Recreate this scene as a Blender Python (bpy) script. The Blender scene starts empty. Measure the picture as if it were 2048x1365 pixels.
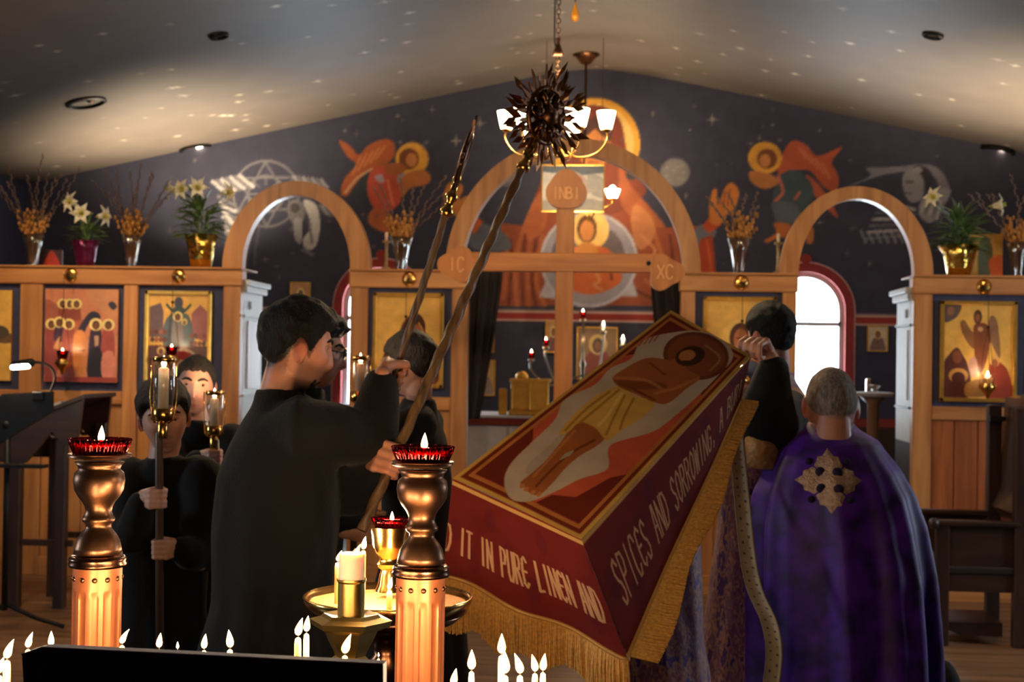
import bpy, bmesh, math, random
import numpy as np
from mathutils import Vector, Matrix, noise
from mathutils.bvhtree import BVHTree

C = bpy.context.scene.collection
SC = bpy.context.scene
PI = math.pi
random.seed(7)

# ------------------------------------------------------------------ camera, light, exposure
F_PX = 2800.0
CAM = Vector((0, 0, 1.65))
YAW, PITCH, ROLL = .0819, .0128, math.radians(.9)
_f = Vector((-math.sin(YAW) * math.cos(PITCH), math.cos(YAW) * math.cos(PITCH), math.sin(PITCH)))
_r0 = _f.cross(Vector((0, 0, 1))).normalized()
_u0 = _r0.cross(_f)
_u = _u0 * math.cos(ROLL) - _r0 * math.sin(ROLL)
_r = _r0 * math.cos(ROLL) + _u0 * math.sin(ROLL)

def W(px, py, Y):
    """point of the room at depth Y that the photograph shows at (px, py)"""
    d = _f + _r * ((px - 1024) / F_PX) + _u * ((682.5 - py) / F_PX)
    return CAM + d * (Y / d.y)

cam = bpy.data.cameras.new('camera')
camo = bpy.data.objects.new('camera', cam); C.objects.link(camo)
M3 = Matrix((_r, _u, -_f)).transposed()
camo.matrix_world = Matrix.Translation(CAM) @ M3.to_4x4()
cam.sensor_width = 36.0
cam.lens = 36.0 * F_PX / 2048.0
cam.clip_start = .05
cam.dof.use_dof = True
cam.dof.focus_distance = 2.35
cam.dof.aperture_fstop = 9.0
SC.camera = camo
SC.view_settings.view_transform = 'Standard'
SC.view_settings.look = 'None'
SC.view_settings.exposure = 2.0
SC.view_settings.gamma = 1.0
SC.view_settings.use_curve_mapping = False

w = bpy.data.worlds.new('sky'); SC.world = w
w.use_nodes = True
bg = w.node_tree.nodes['Background']
bg.inputs[0].default_value = (.92, .96, 1.0, 1)
bg.inputs[1].default_value = 7.5

def lamp(name, kind, loc, energy, color, size=.1, rot=None, aim=None, **kw):
    l = bpy.data.lights.new(name, kind); o = bpy.data.objects.new(name, l); C.objects.link(o)
    o.location = loc; l.energy = energy; l.color = color
    if kind == 'AREA':
        l.size = size
        if 'size_y' in kw: l.shape = 'RECTANGLE'; l.size_y = kw['size_y']
        if 'spread' in kw: l.spread = kw['spread']
    else:
        l.shadow_soft_size = size
    if kind == 'SPOT':
        l.spot_size = kw.get('angle', 1.2); l.spot_blend = kw.get('blend', .6)
    if aim is not None:
        o.rotation_euler = (Vector(aim) - Vector(loc)).to_track_quat('-Z', 'Y').to_euler()
    elif rot is not None:
        o.rotation_euler = rot
    return o

WARM = (1.0, .70, .40)
DAY = (.78, .88, 1.0)
# daylight through the two sanctuary windows and through the tall nave windows beside the camera
def portal(loc, aim, sx, sy):
    o = lamp('window_portal', 'AREA', loc, 1, DAY, sx, aim=aim, size_y=sy)
    o.data.cycles.is_portal = True
for wx in (-2.49, 1.75):
    portal((wx, 14.2, 1.86), (wx, 0, 1.86), .86, 1.5)
portal((5.75, 7.0, 2.0), (0, 7.0, 2.0), .8, 1.7)
portal((-6.45, 3.0, 2.1), (0, 3.0, 2.1), .8, 1.5)
# uplights that stand behind the icon screen and wash the vault
for (x, y, e) in ((-4.2, 12.9, 180), (3.3, 11.8, 170), (-.5, 12.6, 50)):
    lamp('uplight', 'SPOT', (x, y, 2.0), e, (1, .78, .52), .12, aim=(x, y + .12, 4), angle=2.0, blend=1.0)

# unseen warm fill added outside the picture, left and right in front of the screen
for x, e in ((-3.6, 24), (3.0, 9)):
    lamp('nave_fill', 'POINT', (x, 6.6, 3.75), e, (1, .76, .50), .15)
# recessed spots that light the icon screen from the vault
for (x, tx, e) in ((-4.3, -4.1, 38), (-3.2, -3.1, 34), (-1.5, -1.6, 11), (.75, .8, 9), (2.6, 2.5, 7)):
    lamp('screen_spot', 'SPOT', (x, 8.2, float(4.5 - .2 * abs(x + .37))), e, (1, .72, .44), .05, aim=(tx, 10.0, 1.75), angle=.85, blend=.9)
lamp('panel_fill', 'SPOT', (-.5, 10.9, 4.3), 26, (1, .80, .58), .05, aim=tuple(W(1146, 378, 12.6)), angle=.42, blend=.7)  # unseen spot added to brighten the hanging panel
# ------------------------------------------------------------------ materials
def lin(c):
    c = np.asarray(c, dtype=float) / 255.0
    return np.where(c <= .04045, c / 12.92, ((c + .055) / 1.055) ** 2.4)

def newmat(name):
    m = bpy.data.materials.new(name); m.use_nodes = True
    nt = m.node_tree
    return m, nt, nt.nodes['Principled BSDF'], nt.nodes.new, nt.links.new

def mat(name, rgb, rough=.6, metal=0, var=.12, scale=18, bump=0, bscale=60, sheen=0, coat=0, stretch=None, trans=0, ior=1.45, sss=0):
    """noise-varied paint, metal, cloth; rgb as sRGB 0-255"""
    m, nt, b, N, L = newmat(name)
    c = lin(rgb)
    tc = N('ShaderNodeTexCoord'); mp = N('ShaderNodeMapping'); L(tc.outputs['Object'], mp.inputs[0])
    if stretch: mp.inputs['Scale'].default_value = stretch
    n = N('ShaderNodeTexNoise'); n.inputs['Scale'].default_value = scale; n.inputs['Detail'].default_value = 5
    L(mp.outputs[0], n.inputs['Vector'])
    r = N('ShaderNodeValToRGB')
    r.color_ramp.elements[0].position = .3; r.color_ramp.elements[1].position = .7
    r.color_ramp.elements[0].color = (*np.clip(c * (1 - var), 0, 1), 1)
    r.color_ramp.elements[1].color = (*np.clip(c * (1 + var), 0, 1), 1)
    L(n.outputs['Fac'], r.inputs[0]); L(r.outputs[0], b.inputs['Base Color'])
    b.inputs['Roughness'].default_value = rough; b.inputs['Metallic'].default_value = metal
    b.inputs['Sheen Weight'].default_value = sheen; b.inputs['Coat Weight'].default_value = coat
    b.inputs['Transmission Weight'].default_value = trans; b.inputs['IOR'].default_value = ior
    if sss:
        b.inputs['Subsurface Weight'].default_value = sss
        b.inputs['Subsurface Radius'].default_value = (.02, .008, .004)
        b.inputs['Subsurface Scale'].default_value = 1.0
    if bump:
        n2 = N('ShaderNodeTexNoise'); n2.inputs['Scale'].default_value = bscale; L(mp.outputs[0], n2.inputs['Vector'])
        bp = N('ShaderNodeBump'); bp.inputs['Strength'].default_value = bump; bp.inputs['Distance'].default_value = .01
        L(n2.outputs['Fac'], bp.inputs['Height']); L(bp.outputs[0], b.inputs['Normal'])
    return m

def wood(name, rgb, dark, rough=.42, axis=2, scale=7):
    m, nt, b, N, L = newmat(name)
    tc = N('ShaderNodeTexCoord'); mp = N('ShaderNodeMapping'); L(tc.outputs['Object'], mp.inputs[0])
    s = [scale, scale, scale]; s[axis] = scale * .09; mp.inputs['Scale'].default_value = s
    n = N('ShaderNodeTexNoise'); n.inputs['Scale'].default_value = 2.2; n.inputs['Detail'].default_value = 7
    n.inputs['Distortion'].default_value = .6
    L(mp.outputs[0], n.inputs['Vector'])
    r = N('ShaderNodeValToRGB')
    r.color_ramp.elements[0].position = .32; r.color_ramp.elements[1].position = .68
    r.color_ramp.elements[0].color = (*lin(dark), 1); r.color_ramp.elements[1].color = (*lin(rgb), 1)
    L(n.outputs['Fac'], r.inputs[0])
    oi = N('ShaderNodeObjectInfo'); hs = N('ShaderNodeHueSaturation')
    ma = N('ShaderNodeMapRange'); ma.inputs[3].default_value = .9; ma.inputs[4].default_value = 1.1
    L(oi.outputs['Random'], ma.inputs[0]); L(ma.outputs[0], hs.inputs['Value'])
    L(r.outputs[0], hs.inputs['Color']); L(hs.outputs[0], b.inputs['Base Color'])
    b.inputs['Roughness'].default_value = rough
    bp = N('ShaderNodeBump'); bp.inputs['Strength'].default_value = .15; bp.inputs['Distance'].default_value = .004
    L(n.outputs['Fac'], bp.inputs['Height']); L(bp.outputs[0], b.inputs['Normal'])
    return m

def glow(name, rgb, strength):
    m, nt, b, N, L = newmat(name)
    b.inputs['Base Color'].default_value = (*lin(rgb), 1)
    b.inputs['Emission Color'].default_value = (*lin(rgb), 1)
    b.inputs['Emission Strength'].default_value = strength
    b.inputs['Roughness'].default_value = .5
    return m

def painted(name, rough=.6, metal=0, var=.10, scale=25, bump=0, bscale=80, spec=.5, sheen=0):
    """reads the painted colour attribute 'Col' of the surface"""
    m, nt, b, N, L = newmat(name)
    a = N('ShaderNodeAttribute'); a.attribute_name = 'Col'
    n = N('ShaderNodeTexNoise'); n.inputs['Scale'].default_value = scale; n.inputs['Detail'].default_value = 4
    tc = N('ShaderNodeTexCoord'); L(tc.outputs['Object'], n.inputs['Vector'])
    hs = N('ShaderNodeHueSaturation'); ma = N('ShaderNodeMapRange')
    ma.inputs[1].default_value = .3; ma.inputs[2].default_value = .7
    ma.inputs[3].default_value = 1 - var; ma.inputs[4].default_value = 1 + var
    L(n.outputs['Fac'], ma.inputs[0]); L(ma.outputs[0], hs.inputs['Value'])
    L(a.outputs['Color'], hs.inputs['Color']); L(hs.outputs[0], b.inputs['Base Color'])
    b.inputs['Roughness'].default_value = rough; b.inputs['Metallic'].default_value = metal
    b.inputs['Specular IOR Level'].default_value = spec
    b.inputs['Sheen Weight'].default_value = sheen
    if bump:
        n2 = N('ShaderNodeTexNoise'); n2.inputs['Scale'].default_value = bscale; L(tc.outputs['Object'], n2.inputs['Vector'])
        bp = N('ShaderNodeBump'); bp.inputs['Strength'].default_value = bump; bp.inputs['Distance'].default_value = .01
        L(n2.outputs['Fac'], bp.inputs['Height']); L(bp.outputs[0], b.inputs['Normal'])
    return m

def glassmat(name, rgb, rough=.03, alpha=.25):
    """thin clear or coloured glass that lets lamp light through"""
    m, nt, b, N, L = newmat(name)
    out = nt.nodes['Material Output']
    t = N('ShaderNodeBsdfTransparent'); t.inputs[0].default_value = (*lin(rgb), 1)
    g = N('ShaderNodeBsdfGlossy'); g.inputs['Roughness'].default_value = rough
    g.inputs[0].default_value = (*(np.clip(lin(rgb) * 1.0 + .1, 0, 1)), 1)
    lw = N('ShaderNodeLayerWeight'); pw = N('ShaderNodeMath'); pw.operation = 'POWER'; pw.inputs[1].default_value = 4; L(lw.outputs['Facing'], pw.inputs[0])
    mu = N('ShaderNodeMath'); mu.operation = 'MULTIPLY'; mu.inputs[1].default_value = .6; L(pw.outputs[0], mu.inputs[0])
    ad = N('ShaderNodeMath'); ad.operation = 'ADD'; ad.inputs[1].default_value = alpha + .03; L(mu.outputs[0], ad.inputs[0])
    mx = N('ShaderNodeMixShader'); L(ad.outputs[0], mx.inputs[0]); L(t.outputs[0], mx.inputs[1]); L(g.outputs[0], mx.inputs[2])
    L(mx.outputs[0], out.inputs['Surface'])
    return m

MT = {}
MT['oak'] = wood('oak', (196, 138, 82), (162, 104, 56))
MT['oak_h'] = wood('oak_lengthwise', (196, 138, 82), (162, 104, 56), axis=0)
MT['oak_red'] = wood('oak_reddish', (170, 96, 48), (128, 66, 30))
MT['cross_oak'] = wood('cross_oak', (178, 112, 52), (142, 84, 36), rough=.55)
MT['cross_oak_h'] = wood('cross_oak_lengthwise', (178, 112, 52), (142, 84, 36), rough=.55, axis=0)
MT['darkwood'] = wood('dark_stained_wood', (62, 38, 26), (34, 20, 14), rough=.4)
MT['darkwood_h'] = wood('dark_stained_wood_lengthwise', (62, 38, 26), (34, 20, 14), rough=.4, axis=0)
MT['floor'] = wood('floor_boards', (156, 116, 84), (112, 80, 56), rough=.38, axis=0, scale=5)
MT['navy'] = mat('navy_panel', (52, 56, 84), .7, var=.15)
MT['white'] = mat('white_paint', (205, 214, 220), .5, var=.05)
MT['redtrim'] = mat('red_trim_paint', (150, 44, 38), .6)
MT['gold'] = mat('gold_leaf', (226, 172, 72), .32, .75, var=.18, scale=9)
MT['goldframe'] = mat('gilded_frame', (232, 180, 84), .3, .85, var=.12)
MT['brass'] = mat('polished_brass', (222, 170, 92), .2, 1, var=.06, scale=12)
MT['agedbrass'] = mat('aged_brass', (114, 80, 58), .36, 1, var=.15, scale=14)
MT['bronze'] = mat('dark_bronze', (92, 64, 46), .35, 1, var=.2)
MT['black'] = mat('black_metal', (18, 17, 17), .45, .3)
MT['blackcloth'] = mat('black_cloth', (9, 7, 7), .92, var=.25, bump=.3, bscale=220, sheen=.05)
MT['wax'] = mat('beeswax', (236, 196, 128), .45, var=.04, sss=.35)
MT['whitewax'] = mat('white_wax', (238, 214, 190), .5, var=.04, sss=.35)
def flamemat():
    m, nt, b, N, L = newmat('candle_flame')
    lw = N('ShaderNodeLayerWeight'); r = N('ShaderNodeValToRGB'); e = r.color_ramp.elements
    e[0].position = .25; e[0].color = (1, .80, .50, 1); e[1].position = .95; e[1].color = (.30, .055, .006, 1)
    x = e.new(.6); x.color = (.95, .42, .10, 1)
    L(lw.outputs['Facing'], r.inputs[0]); L(r.outputs[0], b.inputs['Emission Color']); b.inputs['Emission Strength'].default_value = 9
    b.inputs['Base Color'].default_value = (0, 0, 0, 1); b.inputs['Specular IOR Level'].default_value = 0
    return m
MT['flame'] = flamemat()
MT['wick'] = mat('charred_wick', (30, 22, 18), .9)
MT['ruby'] = glassmat('ruby_glass', (150, 10, 8), alpha=.06)
MT['clear'] = glassmat('clear_glass', (250, 250, 248), alpha=.05)
MT['vaseglass'] = glassmat('cut_glass', (232, 230, 226), rough=.12, alpha=.14)
MT['pane'] = glassmat('window_glass', (240, 246, 250), alpha=.0)
MT['ruboil'] = mat('red_wax_oil', (196, 18, 14), .2, var=.1, sss=.5)
MT['linen'] = mat('white_linen', (190, 186, 186), .9, var=.05)
MT['leaf'] = mat('lily_leaf', (92, 118, 62), .5, var=.3, scale=30)
MT['petal'] = mat('lily_petal', (236, 226, 196), .6, var=.04)
MT['stamen'] = mat('lily_throat', (196, 186, 80), .6)
MT['twig'] = mat('willow_twig', (66, 42, 34), .8, var=.2)
MT['catkin'] = mat('willow_catkin', (128, 106, 94), .9, var=.2)
MT['bud'] = mat('golden_bud', (186, 128, 58), .7, var=.25)
MT['purplefoil'] = mat('purple_foil', (96, 24, 62), .3, .5, var=.2, bump=.4, bscale=30)
MT['goldfoil'] = mat('gold_foil', (226, 186, 90), .22, 1, var=.12, bump=.9, bscale=26)
MT['paint'] = painted('oil_paint', .5)
MT['mural'] = painted('mural_paint', .75, var=.14, scale=6)
MT['starceil'] = painted('star_vault_paint', .6, var=.08, scale=3)

# ------------------------------------------------------------------ mesh collecting
def rootloc(p):
    v = Vector((0, 0, 0))
    while p is not None:
        v += p.location; p = p.parent
    return v

def frame(d):
    d = Vector(d).normalized()
    a = Vector((0, 0, 1)) if abs(d.z) < .9 else Vector((1, 0, 0))
    x = d.cross(a).normalized()
    return x, d.cross(x).normalized()

class MB:
    def __init__(s): s.v = []; s.f = []; s.m = []; s.mi = 0
    def add(s, vs, fs):
        o = len(s.v); s.v += [tuple(p) for p in vs]; s.f += [tuple(i + o for i in q) for q in fs]; s.m += [s.mi] * len(fs)
        return s
    def box(s, x0, x1, y0, y1, z0, z1, R=None, bev=0):
        if bev:
            b = bev; vs = []
            # chamfered box: three rings of faces
            pts = []
            for sx in (0, 1):
                for sy in (0, 1):
                    for sz in (0, 1):
                        X = (x0, x1)[sx]; Y = (y0, y1)[sy]; Z = (z0, z1)[sz]
                        dx = b if sx == 0 else -b; dy = b if sy == 0 else -b; dz = b if sz == 0 else -b
                        pts += [(X, Y + dy, Z + dz), (X + dx, Y, Z + dz), (X + dx, Y + dy, Z)]
            bm = bmesh.new()
            for p in pts: bm.verts.new(p)
            bmesh.ops.convex_hull(bm, input=bm.verts)
            bmesh.ops.dissolve_limit(bm, angle_limit=.02, verts=bm.verts, edges=bm.edges)
            bm.verts.index_update()
            vs = [v.co.copy() for v in bm.verts]; fs = [[v.index for v in f.verts] for f in bm.faces]; bm.free()
        else:
            vs = [(x, y, z) for x in (x0, x1) for y in (y0, y1) for z in (z0, z1)]
            fs = [(0, 1, 3, 2), (4, 6, 7, 5), (0, 4, 5, 1), (2, 3, 7, 6), (0, 2, 6, 4), (1, 5, 7, 3)]
        if R is not None: vs = [R @ Vector(p) for p in vs]
        return s.add(vs, fs)
    def beam(s, a, b, wx, wy, up=(0, 0, 1)):
        a, b = Vector(a), Vector(b); d = (b - a).normalized()
        x = d.cross(Vector(up))
        if x.length < 1e-4: x = d.cross(Vector((0, 1, 0)))
        x.normalize(); y = x.cross(d)
        vs = [p + x * (i * wx / 2) + y * (j * wy / 2) for p in (a, b) for i, j in ((-1, -1), (1, -1), (1, 1), (-1, 1))]
        return s.add(vs, [(3, 2, 1, 0), (4, 5, 6, 7), (0, 1, 5, 4), (1, 2, 6, 5), (2, 3, 7, 6), (3, 0, 4, 7)])
    def tube(s, pts, rad, n=8, cap=True, closed=False):
        pts = [Vector(p) for p in pts]; k = len(pts)
        if not hasattr(rad, '__len__'): rad = [rad] * k
        vs = []; px = None
        for i, p in enumerate(pts):
            if closed: d = pts[(i + 1) % k] - pts[i - 1]
            else: d = pts[min(i + 1, k - 1)] - pts[max(i - 1, 0)]
            if d.length < 1e-9: d = Vector((0, 0, 1))
            d.normalize()
            if px is None: px, _ = frame(d)
            px = (px - d * px.dot(d))
            if px.length < 1e-6: px, _ = frame(d)
            px.normalize(); py = d.cross(px)
            for j in range(n):
                a = 2 * PI * j / n
                vs.append(p + (px * math.cos(a) + py * math.sin(a)) * rad[i])
        fs = []
        for i in range(k if closed else k - 1):
            i2 = (i + 1) % k
            for j in range(n):
                fs.append((i * n + j, i * n + (j + 1) % n, i2 * n + (j + 1) % n, i2 * n + j))
        if cap and not closed:
            fs.append(tuple(reversed(range(n)))); fs.append(tuple((k - 1) * n + j for j in range(n)))
        return s.add(vs, fs)
    def capsule(s, pts, rad, n=10):
        """tube with rounded ends"""
        pts = [Vector(p) for p in pts]; k = len(pts)
        if not hasattr(rad, '__len__'): rad = [rad] * k
        d0 = (pts[0] - pts[1]).normalized(); d1 = (pts[-1] - pts[-2]).normalized()
        P = []; R = []
        for t in (1.0, .86, .5): P.append(pts[0] + d0 * rad[0] * t); R.append(max(rad[0] * math.sqrt(max(0, 1 - t * t)), rad[0] * .06))
        P += pts; R += list(rad)
        for t in (.5, .86, 1.0): P.append(pts[-1] + d1 * rad[-1] * t); R.append(max(rad[-1] * math.sqrt(max(0, 1 - t * t)), rad[-1] * .06))
        return s.tube(P, R, n)
    def lathe(s, prof, c=(0, 0, 0), n=24, fl=None, axis=None):
        """prof: (radius, height) pairs; fl(angle, i) scales the radius"""
        c = Vector(c); vs = []
        if axis is not None:
            d = Vector(axis).normalized(); x, y = frame(d)
        for i, (r, z) in enumerate(prof):
            for j in range(n):
                a = 2 * PI * j / n
                k = r * (fl(a, i) if fl else 1)
                if axis is None: vs.append(c + Vector((k * math.cos(a), k * math.sin(a), z)))
                else: vs.append(c + x * (k * math.cos(a)) + y * (k * math.sin(a)) + d * z)
        fs = []
        for i in range(len(prof) - 1):
            for j in range(n):
                fs.append((i * n + j, i * n + (j + 1) % n, (i + 1) * n + (j + 1) % n, (i + 1) * n + j))
        if prof[0][0] > 1e-4: fs.append(tuple(reversed(range(n))))
        if prof[-1][0] > 1e-4: fs.append(tuple((len(prof) - 1) * n + j for j in range(n)))
        return s.add(vs, fs)
    def ball(s, c, r, n=12, m=8, R=None):
        if not hasattr(r, '__len__'): r = (r, r, r)
        vs = []
        for i in range(m + 1):
            t = PI * i / m
            for j in range(n):
                a = 2 * PI * j / n
                p = Vector((r[0] * math.sin(t) * math.cos(a), r[1] * math.sin(t) * math.sin(a), r[2] * math.cos(t)))
                if R is not None: p = R @ p
                vs.append(p + Vector(c))
        fs = [(i * n + j, (i + 1) * n + j, (i + 1) * n + (j + 1) % n, i * n + (j + 1) % n) for i in range(m) for j in range(n)]
        return s.add(vs, fs)
    def prism(s, poly, d0, d1, to3):
        """closed 2-D outline extruded between depths d0 and d1; to3(x, y, d)"""
        n = len(poly)
        vs = [to3(x, y, d0) for x, y in poly] + [to3(x, y, d1) for x, y in poly]
        fs = [tuple(range(n)), tuple(reversed(range(n, 2 * n)))] + [(i, i + n, (i + 1) % n + n, (i + 1) % n) for i in range(n)]
        return s.add(vs, fs)
    def build(s, name, material, parent=None, smooth=False, local=False, kind=None, angle=None):
        me = bpy.data.meshes.new(name)
        off = Vector((0, 0, 0)) if (local or parent is None) else rootloc(parent)
        me.from_pydata([(p[0] - off.x, p[1] - off.y, p[2] - off.z) for p in s.v], [], s.f)
        mats = material if isinstance(material, (list, tuple)) else [material]
        for m in mats: me.materials.append(m)
        if len(mats) > 1: me.polygons.foreach_set('material_index', s.m)
        bm = bmesh.new(); bm.from_mesh(me); bmesh.ops.recalc_face_normals(bm, faces=bm.faces)
        bmesh.ops.remove_doubles(bm, verts=bm.verts, dist=1e-6)
        bm.to_mesh(me); bm.free()
        if smooth:
            me.polygons.foreach_set('use_smooth', [True] * len(me.polygons))
            if angle: me.set_sharp_from_angle(angle=angle)
        me.update()
        o = bpy.data.objects.new(name, me); C.objects.link(o)
        if parent is not None: o.parent = parent
        if kind: o['kind'] = kind
        return o

def thing(name, label, cat, loc=(0, 0, 0), group=None):
    o = bpy.data.objects.new(name, None); C.objects.link(o); o.location = loc; o.empty_display_size = .05
    return tag(o, label, cat, group)
def tag(o, label, cat, group=None):
    o['label'] = label; o['category'] = cat
    if group: o['group'] = group
    return o
def struct(o, label=None):
    o['kind'] = 'structure'
    if label: o['label'] = label
    return o
def sempty(name, loc=(0, 0, 0)):
    o = bpy.data.objects.new(name, None); C.objects.link(o); o.location = loc; o['kind'] = 'structure'; return o

# ------------------------------------------------------------------ painting on dense surfaces
def catmull(pts, k=6, closed=True):
    p = np.asarray(pts, float); n = len(p); out = []
    rng = range(n) if closed else range(n - 1)
    for i in rng:
        if closed: a, b, c, d = p[i - 1], p[i], p[(i + 1) % n], p[(i + 2) % n]
        else: a, b, c, d = p[max(i - 1, 0)], p[i], p[i + 1], p[min(i + 2, n - 1)]
        for t in np.arange(k) / k:
            out.append(.5 * ((2 * b) + (-a + c) * t + (2 * a - 5 * b + 4 * c - d) * t * t + (-a + 3 * b - 3 * c + d) * t ** 3))
    if not closed: out.append(p[-1])
    return np.array(out)

class Canvas:
    """colour field over a rectangle of user coordinates, painted with shapes, read back per mesh vertex"""
    def __init__(s, x0, x1, y0, y1, nx, ny, bgc, ss=2):
        s.x0, s.x1, s.y0, s.y1, s.nx, s.ny, s.ss = x0, x1, y0, y1, nx, ny, ss
        s.w, s.h = nx * ss, ny * ss
        s.a = np.empty((s.h, s.w, 3)); s.a[:] = bgc
        s.tf = None
    def pix(s, pts):
        p = np.asarray(pts, float)
        if s.tf is not None: p = s.tf(p)
        return np.stack([(p[:, 0] - s.x0) / (s.x1 - s.x0) * s.w - .5, (p[:, 1] - s.y0) / (s.y1 - s.y0) * s.h - .5], 1)
    def poly(s, pts, col, smooth=False, op=1.0):
        if smooth: pts = catmull(pts)
        p = s.pix(pts)
        i0 = max(int(p[:, 0].min()) - 1, 0); i1 = min(int(p[:, 0].max()) + 2, s.w)
        j0 = max(int(p[:, 1].min()) - 1, 0); j1 = min(int(p[:, 1].max()) + 2, s.h)
        if i1 <= i0 or j1 <= j0: return
        X, Y = np.meshgrid(np.arange(i0, i1), np.arange(j0, j1))
        ins = np.zeros(X.shape, bool)
        n = len(p)
        for k in range(n):
            ax, ay = p[k]; bx, by = p[(k + 1) % n]
            if ay == by: continue
            c = ((ay > Y) != (by > Y)) & (X < (bx - ax) * (Y - ay) / (by - ay) + ax)
            ins ^= c
        sub = s.a[j0:j1, i0:i1]
        sub[ins] = sub[ins] * (1 - op) + np.asarray(col, float) * op
    def ell(s, cx, cy, rx, ry=None, col=(0, 0, 0), rot=0, op=1.0):
        ry = rx if ry is None else ry
        t = np.linspace(0, 2 * PI, 40, endpoint=False)
        c, n = math.cos(rot), math.sin(rot)
        x, y = rx * np.cos(t), ry * np.sin(t)
        s.poly(np.stack([cx + x * c - y * n, cy + x * n + y * c], 1), col, op=op)
    def stroke(s, pts, wd, col, smooth=False, op=1.0, closed=False):
        pts = np.asarray(pts, float)
        if smooth: pts = catmull(pts, 5, closed)
        if closed: pts = np.vstack([pts, pts[:1]])
        for a, b in zip(pts[:-1], pts[1:]):
            d = b - a; l = np.hypot(*d)
            if l < 1e-9: continue
            n = np.array([-d[1], d[0]]) / l * wd / 2; e = d / l * wd * .25
            s.poly(np.array([a - e + n, b + e + n, b + e - n, a - e - n]), col, op=op)
    def ring(s, cx, cy, r, wd, col, op=1.0):
        t = np.linspace(0, 2 * PI, 36, endpoint=False)
        s.stroke(np.stack([cx + r * np.cos(t), cy + r * np.sin(t)], 1), wd, col, closed=True, op=op)
    def read(s):
        return s.a.reshape(s.ny, s.ss, s.nx, s.ss, 3).mean((1, 3))

def paint_mesh(name, cv, to3, material, parent=None, keep=None, kind=None):
    """grid over the canvas; to3(X, Y) takes arrays of user coordinates and returns an (..., 3) array"""
    nx, ny = cv.nx, cv.ny
    xs = cv.x0 + (np.arange(nx) + .5) / nx * (cv.x1 - cv.x0); ys = cv.y0 + (np.arange(ny) + .5) / ny * (cv.y1 - cv.y0)
    xs[0], xs[-1], ys[0], ys[-1] = cv.x0, cv.x1, cv.y0, cv.y1
    X, Y = np.meshgrid(xs, ys)
    P = np.asarray(to3(X, Y), float).reshape(-1, 3)
    col = lin(cv.read().reshape(-1, 3))
    if parent is not None: P = P - np.array(rootloc(parent))
    idx = np.arange(nx * ny).reshape(ny, nx)
    q = np.stack([idx[:-1, :-1], idx[:-1, 1:], idx[1:, 1:], idx[1:, :-1]], -1).reshape(-1, 4)
    if keep is not None:
        cx = (X[:-1, :-1] + X[1:, 1:]).ravel() / 2; cy = (Y[:-1, :-1] + Y[1:, 1:]).ravel() / 2
        q = q[keep(cx, cy)]
    me = bpy.data.meshes.new(name)
    me.vertices.add(len(P)); me.vertices.foreach_set('co', P.ravel())
    me.loops.add(len(q) * 4); me.loops.foreach_set('vertex_index', q.ravel())
    me.polygons.add(len(q)); me.polygons.foreach_set('loop_start', np.arange(len(q)) * 4)
    me.polygons.foreach_set('use_smooth', np.ones(len(q), bool))
    me.update(calc_edges=True)
    ca = me.color_attributes.new('Col', 'FLOAT_COLOR', 'POINT')
    ca.data.foreach_set('color', np.hstack([col, np.ones((len(col), 1))]).ravel())
    me.materials.append(material)
    o = bpy.data.objects.new(name, me); C.objects.link(o)
    if parent is not None: o.parent = parent
    if kind: o['kind'] = kind
    return o
# ================================================================== the room
AX = -.37                                    # axis of the church
WL, WR = -6.2, 5.5
YB = 14.0                                    # east wall of the sanctuary
def vault(x):
    d = np.sqrt((np.asarray(x) - AX) ** 2 + .35 ** 2)
    return 4.64 - .215 * d
WIN = (-2.49, 1.75)
def in_window(x, z):
    r = np.zeros(np.shape(x), bool)
    for wx in WIN:
        dx = np.abs(x - wx)
        r |= (z > 1.17) & (dx < .40) & ((z < 2.17) | (dx ** 2 + (z - 2.17) ** 2 < .40 ** 2))
    return r

# floor: boards laid one by one where they show, plain beyond
fl = MB().box(WL - .3, WR + .3, -3.2, YB + .3, -.12, -.012).build('floor', MT['darkwood_h']); struct(fl)
k = 0; y = 5.2
while y < 10.4:
    for (x0, x1) in ((-5.6, -2.4), (-2.39, .6), (.61, 4.6)):
        sh = ((k * 37) % 10) * .06 - .3
        MB().box(x0 + sh, x1 + sh - .012, y, y + .118, -.012, .002 + .001 * (k % 3)).build('plank', MT['floor'], fl, local=True)
    y += .122; k += 1
# walls
def side_wall(name, xa, xb, yc, n, zb=1.35):
    m = MB().box(xa, xb, -3, yc - .4, 0, 4).box(xa, xb, yc + .4, YB + .3, 0, 4).box(xa, xb, yc - .4, yc + .4, 0, zb).box(xa, xb, yc - .4, yc + .4, 2.85, 4)
    struct(m.build(name, MT['navy']))
    e = sempty('window_%d' % n, ((xa + xb) / 2, yc, 1.35)); x = (xa + xb) / 2
    MB().box(x - .05, x + .05, yc - .4, yc - .34, zb, 2.85).box(x - .05, x + .05, yc + .34, yc + .4, zb, 2.85).box(x - .05, x + .05, yc - .4, yc + .4, zb, zb + .06).box(x - .05, x + .05, yc - .4, yc + .4, 2.79, 2.85).box(x - .03, x + .03, yc - .36, yc + .36, zb / 2 + 1.41, zb / 2 + 1.45).build('sash', MT['white'], e)
    MB().box(x - .003, x + .003, yc - .34, yc + .34, zb + .06, 2.79).build('pane', MT['pane'], e)
side_wall('wall_left', WL - .2, WL, 3.0, 3)
side_wall('wall_right', WR, WR + .2, 7.0, 4, 1.2)
struct(MB().box(WL, WR, -3.2, -3, 0, 4.8).build('wall_rear', MT['navy']))

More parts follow.
